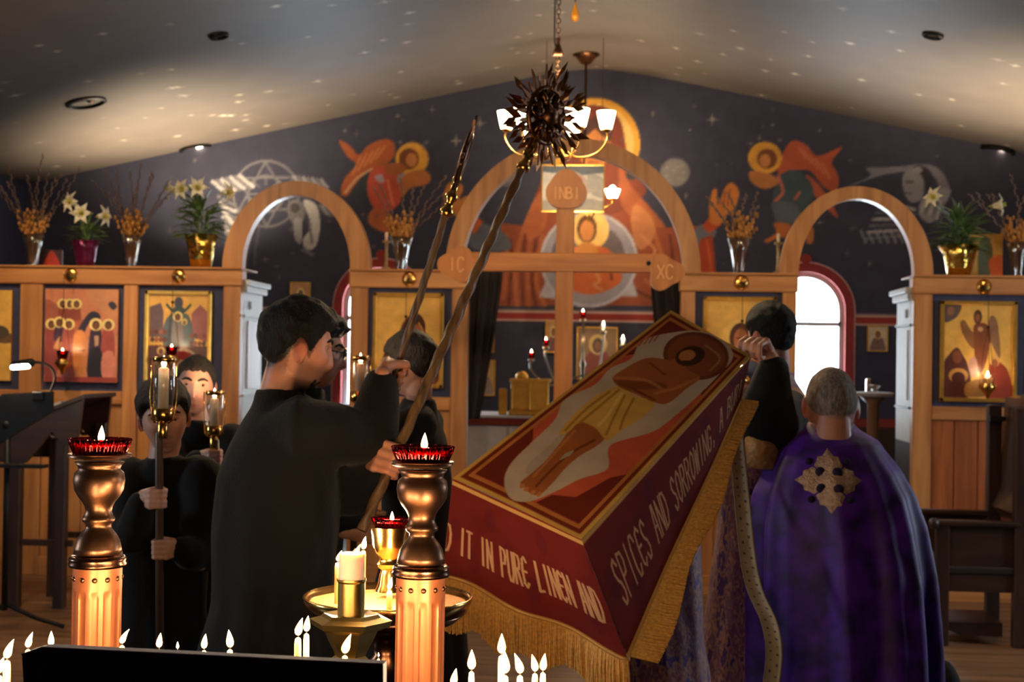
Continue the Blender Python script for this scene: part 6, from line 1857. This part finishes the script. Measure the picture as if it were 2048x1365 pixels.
# ================================================================== candles and lamps in the foreground
def column_stand(label, px, py_glass, py_bottom, Y, lean=0):
    """fluted brass column, turned capital, red glass dish with a floating flame"""
    s = Y / F_PX
    g = W(px, py_glass, Y)
    ztop = g.z                      # rim of the red glass
    e = thing('column_candlestand', label, 'candlestand', (g.x, Y, 0), 'fluted brass column stands with red glass lamps')
    x = g.x
    H = lambda py: ztop - (py - py_glass) * s
    r = lambda w_: w_ * s / 2
    G = 897
    # profile rows relative to the right hand stand of the photograph
    cap = [(0, 934), (108, 934), (126, 930), (124, 926), (128, 924), (122, 922)]
    body = [(100, 940), (86, 950), (84, 956), (98, 962), (104, 978), (98, 998), (82, 1012), (66, 1022), (56, 1032), (52, 1042), (60, 1052), (66, 1056), (64, 1062), (50, 1068), (52, 1076), (72, 1088), (86, 1100), (94, 1116), (98, 1128)]
    foot = [(104, 1132), (114, 1136), (116, 1140), (112, 1144), (118, 1148), (114, 1154), (96, 1156)]
    K = lambda L_: [(r(w_), H(py_glass + (y - G)) - 0) for w_, y in L_]
    MB().lathe(list(reversed(K(cap))) , (x, Y, 0), 40).build('drip_pan', MT['agedbrass'], e, smooth=True, angle=.7)
    MB().lathe(K(body), (x, Y, 0), 40).build('turned_neck', MT['agedbrass'], e, smooth=True)
    MB().lathe(K(foot), (x, Y, 0), 40).build('collar_rings', MT['bronze_b'], e, smooth=True)
    zc = H(py_glass + 1154 - G); rc = r(99)
    nfl = 12
    def flute(zrow):
        def f(a, i):
            t = prof[i][1]
            u = (zc - t) / (zc - 0)
            if t > zc - .035: return 1.0
            ph = (a * nfl / (2 * PI)) % 1.0
            q = abs(ph - .5) * 2
            if q < .62:
                edge = min(1, max(0, (zc - .036 - t) / .010)) if t > .2 else 1
                return 1 - .065 * math.sqrt(max(0, 1 - (q / .62) ** 2)) * edge
            return 1.0
        return f
    prof = [(rc, zc), (rc * 1.0, zc - .02), (rc, zc - .034), (rc, zc - .0365), (rc, zc - .039), (rc, zc - .043), (rc, zc - .05)] + [(rc, zc - .05 - i * .1) for i in range(1, 10)] + [(rc, .12)]
    MB().lathe(prof, (x, Y, 0), 144, fl=flute(0)).build('fluted_column', MT['column'], e, smooth=True, angle=.5)
    m = MB()
    for k in range(nfl):
        a = (k + .5) * 2 * PI / nfl; m.lathe([(.0, .0025), (.003, .002), (.0052, -.001)], (x + rc * math.cos(a), Y + rc * math.sin(a), zc - .018), 10, axis=(math.cos(a), math.sin(a), 0))
    m.build('boss_row', MT['agedbrass'], e, smooth=True)
    MB().lathe([(0, 0), (.15, 0), (.15, .02), (.13, .04), (.07, .06), (.055, .10), (rc * 1.15, .12), (rc, .125)], (x, Y, 0), 32).build('base', MT['agedbrass'], e, smooth=True, angle=.7)
    # red glass: scalloped dish
    R_ = r(125); h = (930 - 893) * s
    sc = lambda a, i: 1 + (.055 if i in (2, 3, 4, 5) else .03) * math.cos(24 * a)
    zb = H(py_glass + 929 - G)
    MB().lathe([(R_ * .80, 0), (R_ * .84, h * .2), (R_ * .92, h * .6), (R_ * .985, h * .95), (R_ * .95, h), (R_ * .88, h * .6), (R_ * .80, h * .2), (0, h * .10)], (x, Y, zb), 144, fl=sc).build('red_glass_dish', MT['rubydeep'], e, smooth=True)
    MB().lathe([(R_ * .77, h * .12), (R_ * .84, h * .55), (R_ * .80, h * .60), (0, h * .58)], (x, Y, zb), 40).build('red_wax', MT['ruboil'], e, smooth=True)
    MB().tube([(x + .002, Y, zb + h * .55), (x + .002, Y, zb + h * .95)], .0012, 5).build('wick', MT['wick'], e)
    flame_obj((x + .002, Y, zb + h * .8), 34 * s, e, (.03, 0), power=.8)
    return e
MT['column'] = mat('warm_brass_column', (172, 100, 62), .42, .6, var=.10, scale=16)
MT['bronze_b'] = mat('brown_brass', (112, 76, 56), .25, 1, var=.1)
MT['rubydeep'] = glassmat('deep_ruby_glass', (160, 12, 10), rough=.04, alpha=.10)
column_stand('fluted brass column with red glass lamp standing before the boy with the lantern', 200, 882, 1285, 2.22)
column_stand('fluted brass column with red glass lamp standing before the shroud and the tray', 846, 897, 1365, 2.24)

def taper(label, px, py_wick, Y, wpx, length, hflame, lean=(0, 0), power=2.0, group='lit tapers in the sand tray'):
    p = W(px, py_wick, Y); s = Y / F_PX; r = wpx * s / 2
    e = thing('candle', label, 'candle', (p.x, Y, p.z - length), group)
    MB().lathe([(r * 1.02, -length), (r, -.01), (r * .8, -.002), (r * .3, 0), (0, -.001)], p, 12).build('wax', MT['wax'], e, smooth=True)
    MB().tube([p - Vector((0, 0, .003)), p + Vector((0, 0, .008))], .0009, 5).build('wick', MT['wick'], e)
    flame_obj(p + Vector((0, 0, .003)), hflame * s, e, lean, power=power)
    return e
SAND_Z = 1.12
# rectangular brass sand trough on legs, below the picture edge
def trough():
    e = thing('sand_trough', 'long brass candle trough filled with sand, just below the picture edge', 'candle stand', (-.40, 1.92, 0))
    x0, x1, y0, y1 = -.92, .16, 1.74, 2.06
    MB().box(x0, x1, y0, y1, SAND_Z - .08, SAND_Z - .02, bev=.005).build('tray_bottom', MT['brass'], e)
    MB().box(x0, x1, y0, y0 + .012, SAND_Z - .08, SAND_Z + .012).box(x0, x1, y1 - .012, y1, SAND_Z - .08, SAND_Z + .012).box(x0, x0 + .012, y0, y1, SAND_Z - .08, SAND_Z + .012).box(x1 - .012, x1, y0, y1, SAND_Z - .08, SAND_Z + .012).build('tray_rim', MT['brass'], e)
    MB().box(x0 + .012, x1 - .012, y0 + .012, y1 - .012, SAND_Z - .02, SAND_Z).build('sand', mat('sand', (186, 150, 104), .95, var=.2, scale=200), e, kind='stuff')
    for x in (x0 + .04, x1 - .04):
        for y in (y0 + .04, y1 - .04): MB().box(x - .02, x + .02, y - .02, y + .02, 0, SAND_Z - .08, bev=.004).build('leg', MT['darkwood'], e)
trough()
TAPERS = [  # px, wick row, depth, width, flame height, lean, label
    (14, 1322, 1.80, 15, 40, (.35, 0), 'lit taper at the far left picture edge beside the purple board'),
    (-2, 1352, 1.77, 15, 34, (.3, 0), 'lit taper cut by the left picture edge, lowest of all'),
    (56, 1300, 1.93, 13, 32, (.3, 0), 'lit taper flaring just left of the purple board corner'),
    (102, 1296, 2.02, 11, 30, (0, 0), 'small lit taper behind the left corner of the purple board'),
    (244, 1292, 1.99, 13, 30, (.5, 0), 'lit taper with leaning flame against the left column'),
    (318, 1300, 1.97, 13, 30, (.1, 0), 'lit taper with round flame below the taller lantern pole'),
    (355, 1302, 2.03, 8, 14, (0, 0), 'tiny lit taper stub between two bright flames behind the board'),
    (408, 1302, 1.96, 13, 30, (.1, 0), 'lit taper behind the purple board under the second lantern pole'),
    (460, 1300, 1.94, 13, 36, (-.1, 0), 'lit taper with upright flame in front of the black cassock'),
    (596, 1276, 1.92, 14, 36, (.25, 0), 'left taper of the tall touching pair left of the brass holder'),
    (613, 1268, 1.95, 12, 32, (.1, 0), 'right taper of the tall touching pair left of the brass holder'),
    (690, 1312, 1.93, 13, 40, (.3, 0), 'lit taper with leaning flame below the hexagonal brass holder'),
    (757, 1318, 2.02, 7, 8, (0, 0), 'tiny taper stub at the right end of the purple board'),
    (907, 1376, 1.92, 13, 34, (.15, 0), 'lit taper just right of the right column base, half below the frame'),
    (943, 1344, 1.96, 12, 40, (0, 0), 'lit taper with upright flame next to the right column'),
    (1003, 1312, 1.98, 13, 40, (0, 0), 'tallest lit taper below the gold fringe'),
    (1010, 1352, 1.88, 14, 46, (-.05, 0), 'lit taper directly in front of the tallest one'),
    (1040, 1352, 1.94, 13, 40, (-.3, 0), 'lit taper with flame leaning left below the fringe'),
    (1070, 1348, 1.92, 12, 34, (-.2, 0), 'left taper of the last touching pair below the fringe'),
    (1086, 1346, 1.96, 12, 34, (.1, 0), 'rightmost lit taper below the fringe'),
]
for (px, py, Y, wd, hf, lean, lab) in TAPERS:
    z = W(px, py, Y).z
    taper(lab, px, py, Y, wd, max(.03, z - SAND_Z + .012), hf, lean, power=.45 * hf / 36)

def purple_board():
    """purple velvet covered book board on a lectern, its back edge towards us"""
    Y = 1.70
    a, b = W(52, 1306, Y), W(770, 1326, Y)
    e = thing('velvet_board', 'dark purple velvet covered lectern board across the bottom of the picture', 'lectern', ((a.x + b.x) / 2, Y, 0))
    V = mat('dark_purple_velvet', (50, 22, 62), .8, var=.2, sheen=.5, bump=.2, bscale=300)
    c0 = W(105, 1286, Y + .02)
    pts = [(a.x, a.z), (a.x + .006, a.z + .003), (c0.x, c0.z), (b.x, b.z + .0), (b.x + .002, 1.02), (a.x + .02, 1.02)]
    MB().prism(pts, Y - .012, Y + .012, lambda x, z, d: (x, d, z)).build('cover', V, e)
    MB().tube([(a.x, Y - .012, a.z), (c0.x, Y - .012, c0.z), (b.x, Y - .012, b.z)], .0016, 6).build('piped_edge', mat('purple_piping', (86, 44, 84), .6), e)
    MB().box((a.x + b.x) / 2 - .025, (a.x + b.x) / 2 + .025, Y - .02, Y + .02, .04, 1.03).build('post', MT['darkwood'], e)
    MB().box((a.x + b.x) / 2 - .2, (a.x + b.x) / 2 + .2, Y - .16, Y + .03, 0, .04, bev=.01).build('foot', MT['darkwood'], e)
purple_board()

def pillar_holder():
    Y = 2.45; s = Y / F_PX
    c = W(703, 1160, Y); x = c.x
    e = thing('pillar_candle_holder', 'thick white candle in a cylindrical brass cup on a six sided brass foot', 'candlestick', (x, Y, 0))
    Z = lambda py: W(703, py, Y).z
    r = lambda w_: w_ * s / 2
    MB().lathe([(r(52), Z(1165)), (r(52), Z(1112)), (r(49), Z(1107)), (r(20), Z(1112)), (0, Z(1113))], (x, Y, 0), 28).build('candle', MT['whitewax'], e, smooth=True, angle=.7)
    MB().lathe([(r(54), Z(1232)), (r(54), Z(1166)), (r(60), Z(1162)), (r(60), Z(1158)), (r(52), Z(1160)), (r(50), Z(1230))], (x, Y, 0), 28).build('cup', MT['brass_g'], e, smooth=True, angle=.6)
    MB().lathe([(r(66), Z(1232)), (r(112), Z(1228)), (r(124), Z(1234)), (r(170), Z(1240)), (r(160), Z(1252)), (r(110), Z(1262)), (r(92), Z(1282)), (r(70), Z(1302)), (r(62), Z(1312)), (r(76), Z(1318)), (r(60), Z(1326)), (r(40), Z(1340))], (x, Y, 0), 6).build('hexagonal_pan', MT['brass_g'], e)
    MB().lathe([(.035, Z(1340)), (.022, Z(1345) - .04), (.020, .6), (.03, .56), (.02, .5), (.02, .12), (.05, .06), (.14, .03), (.15, 0)], (x, Y, 0), 20).build('stem', MT['brass_g'], e, smooth=True)
    MB().tube([(x - .004, Y, Z(1112)), (x + .006, Y, Z(1098))], .0012, 5).build('wick', MT['wick'], e)
    flame_obj((x + .008, Y, Z(1112)), 24 * s, e, (.35, 0), power=.7)
MT['brass_g'] = mat('greenish_brass', (190, 160, 92), .34, 1, var=.08)
pillar_holder()

def tray_stand():
    Y = 2.95; s = Y / F_PX
    c = W(776, 1194, Y); x, z = c.x, c.z
    r = 171 * s
    e = thing('round_sand_tray', 'wide shallow brass sand tray on a pedestal between holder and right column', 'candle stand', (x, Y, 0))
    MB().lathe([(r * .93, -.03), (r * .98, -.012), (r, 0), (r * .985, .003), (r * .955, -.008), (r * .9, -.014)], (x, Y, z), 64).build('rim', MT['brass'], e, smooth=True)
    MB().lathe([(r * .93, -.03), (r * .8, -.05), (r * .5, -.065), (.04, -.075), (.03, -.12), (.05, -.14), (.03, -.17), (.03, -.6), (.05, -.64), (.03, -.7), (.03, -(z - .1)), (.08, -(z - .05)), (.18, -(z - .02)), (.18, -z)], (x, Y, z), 48).build('bowl_pedestal', MT['bronze_b'], e, smooth=True)
    MB().lathe([(r * .96, -.012), (r * .6, -.008), (0, -.006)], (x, Y, z), 48).build('sand', mat('wax_stained_sand', (226, 168, 104), .7, var=.12, scale=40, bump=.4, bscale=50), e, kind='stuff')
    # goblet lamp standing in the middle
    Yg = Y + .03
    g = thing('goblet_lamp', 'brass goblet lamp with a small red glass standing in the round tray', 'lamp', (W(778, 1180, Yg).x, Yg, z - .014))
    gx = W(778, 1180, Yg).x; sg = Yg / F_PX
    Z = lambda py: W(778, py, Yg).z
    q = lambda w_: w_ * sg / 2
    MB().lathe([(q(56), Z(1183)), (q(54), Z(1178)), (q(46), Z(1170)), (q(40), Z(1150)), (q(34), Z(1140)), (q(46), Z(1135)), (q(50), Z(1128)), (q(40), Z(1122)), (q(40), Z(1116)), (q(56), Z(1106)), (q(68), Z(1090)), (q(72), Z(1070)), (q(78), Z(1058)), (q(80), Z(1054)), (q(70), Z(1054))], (gx, Yg, 0), 36).build('goblet', MT['brass'], g, smooth=True, angle=.9)
    sc = lambda a, i: 1 + .035 * math.cos(20 * a)
    MB().lathe([(q(58), Z(1054)), (q(70), Z(1044)), (q(76), Z(1036)), (q(72), Z(1036)), (q(58), Z(1050)), (0, Z(1052))], (gx, Yg, 0), 80, fl=sc).build('red_glass', MT['rubydeep'], g, smooth=True)
    MB().lathe([(q(56), Z(1053)), (q(62), Z(1046)), (0, Z(1046))], (gx, Yg, 0), 30).build('red_wax', MT['ruboil'], g, smooth=True)
    flame_obj((gx + .004, Yg, Z(1043)), 20 * sg, g, power=.6)
    for px, py, Yt, wd, hf, lean, lab in ((676, 1126, 2.90, 13, 22, (.35, 0), 'tall taper in the round tray just left of the thick candle'), (727, 1102, 3.02, 11, 26, (.15, 0), 'tallest taper in the round tray behind the thick candle'),
                                          (779, 1182, 2.84, 12, 24, (.2, 0), 'short taper stub in the round tray before the goblet lamp')):
        zz = W(px, py, Yt).z
        taper(lab, px, py, Yt, wd, max(.02, zz - (z - .016)), hf, lean, power=.6, group='tapers in the round tray')
tray_stand()

# ================================================================== furniture in front of the screen
def lectern():
    Y = 8.75
    A = lambda px, py, y=Y: W(px, py, y)
    e = thing('choir_lectern', 'tall dark wooden choir lectern with a sloping desk and slender square legs', 'lectern', (A(100, 1240).x, Y, 0))
    lt, rt = A(30, 840), A(172, 790)
    xl, xr = A(28, 1240).x, A(118, 1240).x
    for (x, y) in ((xl, Y), (xr, Y), (xl + .08, Y + .42), (xr + .10, Y + .42)):
        MB().box(x - .035, x + .035, y - .035, y + .035, 0, 1.18, bev=.006).build('leg', MT['darkwood'], e)
    MB().box(xl, xr + .08, Y - .015, Y + .015, .40, .44).build('stretcher', MT['darkwood_h'], e)
    MB().box(xl + .05, xr + .1, Y + .40, Y + .43, .40, .44).build('stretcher', MT['darkwood_h'], e)
    # sloping desk rises to the right
    z0, z1 = A(0, 880).z, A(170, 796).z
    x0, x1 = A(-30, 880).x, A(172, 796).x
    MB().prism([(x0, z0 - .14), (x0, z0), (x1, z1), (x1, z1 - .03), (x1 - .03, z1 - .30), (x1 - .12, z1 - .30), (x1 - .2, z1 - .22), (x0 + .3, z0 - .14)], Y - .06, Y - .03, lambda x, z, d: (x, d, z)).build('carved_side', MT['darkwood_h'], e)
    MB().prism([(x0, z0 - .14), (x0, z0), (x1, z1), (x1, z1 - .03), (x1 - .03, z1 - .30), (x1 - .12, z1 - .30), (x1 - .2, z1 - .22), (x0 + .3, z0 - .14)], Y + .43, Y + .46, lambda x, z, d: (x, d, z)).build('carved_side', MT['darkwood_h'], e)
    MB().prism([(x0 - .02, z0 + .0), (x0 - .02, z0 + .025), (x1 + .02, z1 + .025), (x1 + .02, z1)], Y - .08, Y + .48, lambda x, z, d: (x, d, z)).build('sloping_desk', MT['darkwood_h'], e)
    for sy in (Y - .045, Y + .445):
        m = MB(); cx, cz = A(118, 868).x, A(118, 868).z
        m.tube([(cx + .06 * (1 - t * .11) * math.cos(t), sy, cz + .05 * (1 - t * .11) * math.sin(t)) for t in np.linspace(0, 7, 24)], .014, 6)
        m.build('scroll', MT['darkwood'], e, smooth=True)
    b = thing('open_book', 'open service book lying on the sloping choir lectern', 'book', (A(60, 820).x, Y + .2, z0))
    sl = (z1 - z0) / (x1 - x0)
    xa, xb = A(20, 830).x, A(122, 800).x
    zz = lambda x: z0 + .027 + sl * (x - x0)
    MB().prism([(xa, zz(xa)), (xb, zz(xb)), (xb, zz(xb) + .018), ((xa + xb) / 2, zz((xa + xb) / 2) + .032), (xa, zz(xa) + .018)], Y + .0, Y + .38, lambda x, z, d: (x, d, z)).build('pages', MT['linen'], b)
    MB().prism([(xa - .01, zz(xa) - .001), (xb + .01, zz(xb) - .001), (xb + .01, zz(xb) + .006), (xa - .01, zz(xa) + .006)], Y - .01, Y + .39, lambda x, z, d: (x, d, z)).build('cover', MT['black'], b)
    # gooseneck reading lamp clipped to the desk
    g = thing('reading_lamp', 'small black gooseneck reading lamp with a bright white head clipped to a stand', 'lamp', (W(104, 780, 8.0).x, 8.0, W(104, 780, 8.0).z))
    pts = [A(98, 790, 7.99), A(106, 772, 7.99), A(110, 755, 7.99), A(104, 738, 7.99), A(90, 728, 7.99), A(70, 725, 7.99), A(58, 727, 7.99)]
    MB().tube(catmull([tuple(p) for p in pts], 5, False).tolist(), .008, 8).build('gooseneck', MT['black'], g, smooth=True)
    c0, c1 = A(62, 726, 7.99), A(28, 730, 7.99)
    MB().capsule([c0, c1], [.026, .022], 12).build('lamp_head', MT['black'], g, smooth=True)
    d = (c1 - c0)
    MB().capsule([c0 + d * .15 + Vector((0, -.012, -.016)), c1 + Vector((0, -.012, -.014))], [.018, .016], 10).build('bulb', glow('cool_led', (255, 240, 214), 14), g, smooth=True)
    MB().box(A(84, 0, 8.0).x, A(106, 0, 8.0).x, 7.965, 8.02, A(95, 802, 8.0).z, A(95, 784, 8.0).z, bev=.006).build('clip', MT['black'], g)
    FLAMES.append((c1 + Vector((0, -.03, -.06)), 1.2))
    # black music stand in front, cut by the left picture edge
    Ym = 8.0
    M_ = lambda px, py: W(px, py, Ym)
    s_ = thing('music_stand', 'black music stand with a tilted tray at the left picture edge', 'stand', (M_(14, 1200).x, Ym, 0))
    p0, p1 = M_(-60, 868), M_(100, 790)
    MB().prism([(p0.x, p0.z - .17), (p1.x + .02, p1.z - .10), (p1.x + .02, p1.z + .02), (p0.x + .2, p1.z + .0), (p0.x, p0.z)], Ym - .02, Ym + .01, lambda x, z, d: (x, d, z)).build('tray', MT['black'], s_)
    MB().box(p0.x, p1.x, Ym - .09, Ym, p0.z - .19, p0.z - .17).build('lip', MT['black'], s_)
    MB().tube([(M_(16, 850).x, Ym, M_(16, 850).z), (M_(16, 850).x, Ym, .12)], .018, 10).build('tube', MT['black'], s_, smooth=True)
    for k in range(3):
        a = k * 2.09 + .3; MB().tube([(M_(16, 850).x, Ym, .16), (M_(16, 850).x + .18 * math.cos(a), Ym + .18 * math.sin(a), .07), (M_(16, 850).x + .34 * math.cos(a), Ym + .34 * math.sin(a), .016)], .013, 8).build('leg', MT['black'], s_, smooth=True)
    MB().ball(M_(14, 850), (.03, .03, .03), 12, 8).build('knob', MT['black'], s_, smooth=True)
lectern()

def throne():
    Y = 8.45
    A = lambda px, py, y=Y: W(px, py, y)
    e = thing('high_backed_chair', 'dark wooden high backed armchair by the right bay, back cut by the picture edge', 'chair', (A(1960, 1260).x, Y, 0))
    xl = A(1880, 1200).x; xr = A(2032, 1200).x
    zs = A(1950, 1150).z; za = A(1950, 1042).z; zt = A(2036, 800).z
    D = .62
    MB().box(xl - .03, xl + .045, Y - .035, Y + .035, 0, za - .03, bev=.006).build('leg', MT['darkwood'], e)
    MB().box(xr - .02, xr + .06, Y - .04, Y + .04, 0, zt - .05, bev=.006).build('leg', MT['darkwood'], e)
    MB().box(xl - .03, xl + .045, Y + D - .035, Y + D + .035, 0, za - .03, bev=.006).build('leg', MT['darkwood'], e)
    MB().box(xr - .02, xr + .06, Y + D - .04, Y + D + .04, 0, zt - .05, bev=.006).build('leg', MT['darkwood'], e)
    for y in (Y, Y + D):
        MB().box(xl - .05, xr + .02, y - .045, y + .045, za - .035, za, bev=.010).build('armrest', MT['darkwood_h'], e)
        MB().box(xl + .04, xr - .01, y - .02, y + .02, zs - .10, zs + .02).build('seat_rail', MT['darkwood_h'], e)
        MB().box(xl + .04, xr - .01, y - .012, y + .012, zs + .02, za - .035).build('side_panel', MT['darkwood_h'], e)
        MB().lathe([(.0, .02), (.03, .015), (.034, -.0), (.0, -.01)], (xl - .05, y - .046, za - .018), 12, axis=(0, -1, 0)).build('arm_scroll', MT['darkwood'], e, smooth=True)
    MB().box(xl, xr + .02, Y - .03, Y + D + .03, zs, zs + .05, bev=.012).build('seat', mat('dark_leather', (40, 28, 26), .5), e)
    # tall upholstered back, curved at the foot, slightly glossy
    BK = mat('dark_polished_back', (70, 52, 46), .28, var=.15, coat=.3)
    B = lambda px, py: W(px, py, Y + D)
    pr = [(0, 0), (B(1980, 1010).x, B(1980, 1010).z), (B(1998, 975).x, B(1998, 975).z), (B(2004, 900).x, B(2004, 900).z), (B(2012, 802).x, zt), (B(2012, 802).x + .12, zt + .02), (B(2012, 802).x + .16, zs + .05)]
    MB().prism(pr[1:], Y - .02, Y + D + .02, lambda x, z, d: (x, d, z)).build('backrest', BK, e)
    MB().box(B(1980, 0).x, B(2012, 0).x, Y + .5, Y + .56, B(2000, 842).z, B(2000, 832).z).build('hook', MT['black'], e)
    MB().prism([(xl + .02, .10), (xl + .14, .05), (xr - .06, .05), (xr - .06, .13), (xl + .02, .13)], Y + .06, Y + .5, lambda x, z, d: (x, d, z)).build('foot_board', MT['darkwood_h'], e)
throne()
def bundle():
    Y = 5.6; p = W(1890, 1340, Y)
    e = thing('black_cloth_bundle', 'rounded heap of black cloth on the floor beside the purple cape hem', 'cloth', (p.x, Y, 0))
    m = MB()
    m.ball((p.x, Y, .16), (.09, .16, .34), 24, 16); m.ball((p.x + .02, Y - .1, .10), (.13, .14, .16), 20, 12); m.ball((p.x - .05, Y + .12, .12), (.12, .14, .18), 20, 12)
    m.build('cloth', MT['blackcloth'], e, smooth=True)
bundle()
# ================================================================== the light that flames and lamps give
for k, (p, pw) in enumerate(FLAMES):
    lamp('lamp_light', 'POINT', p, pw, WARM, .02)
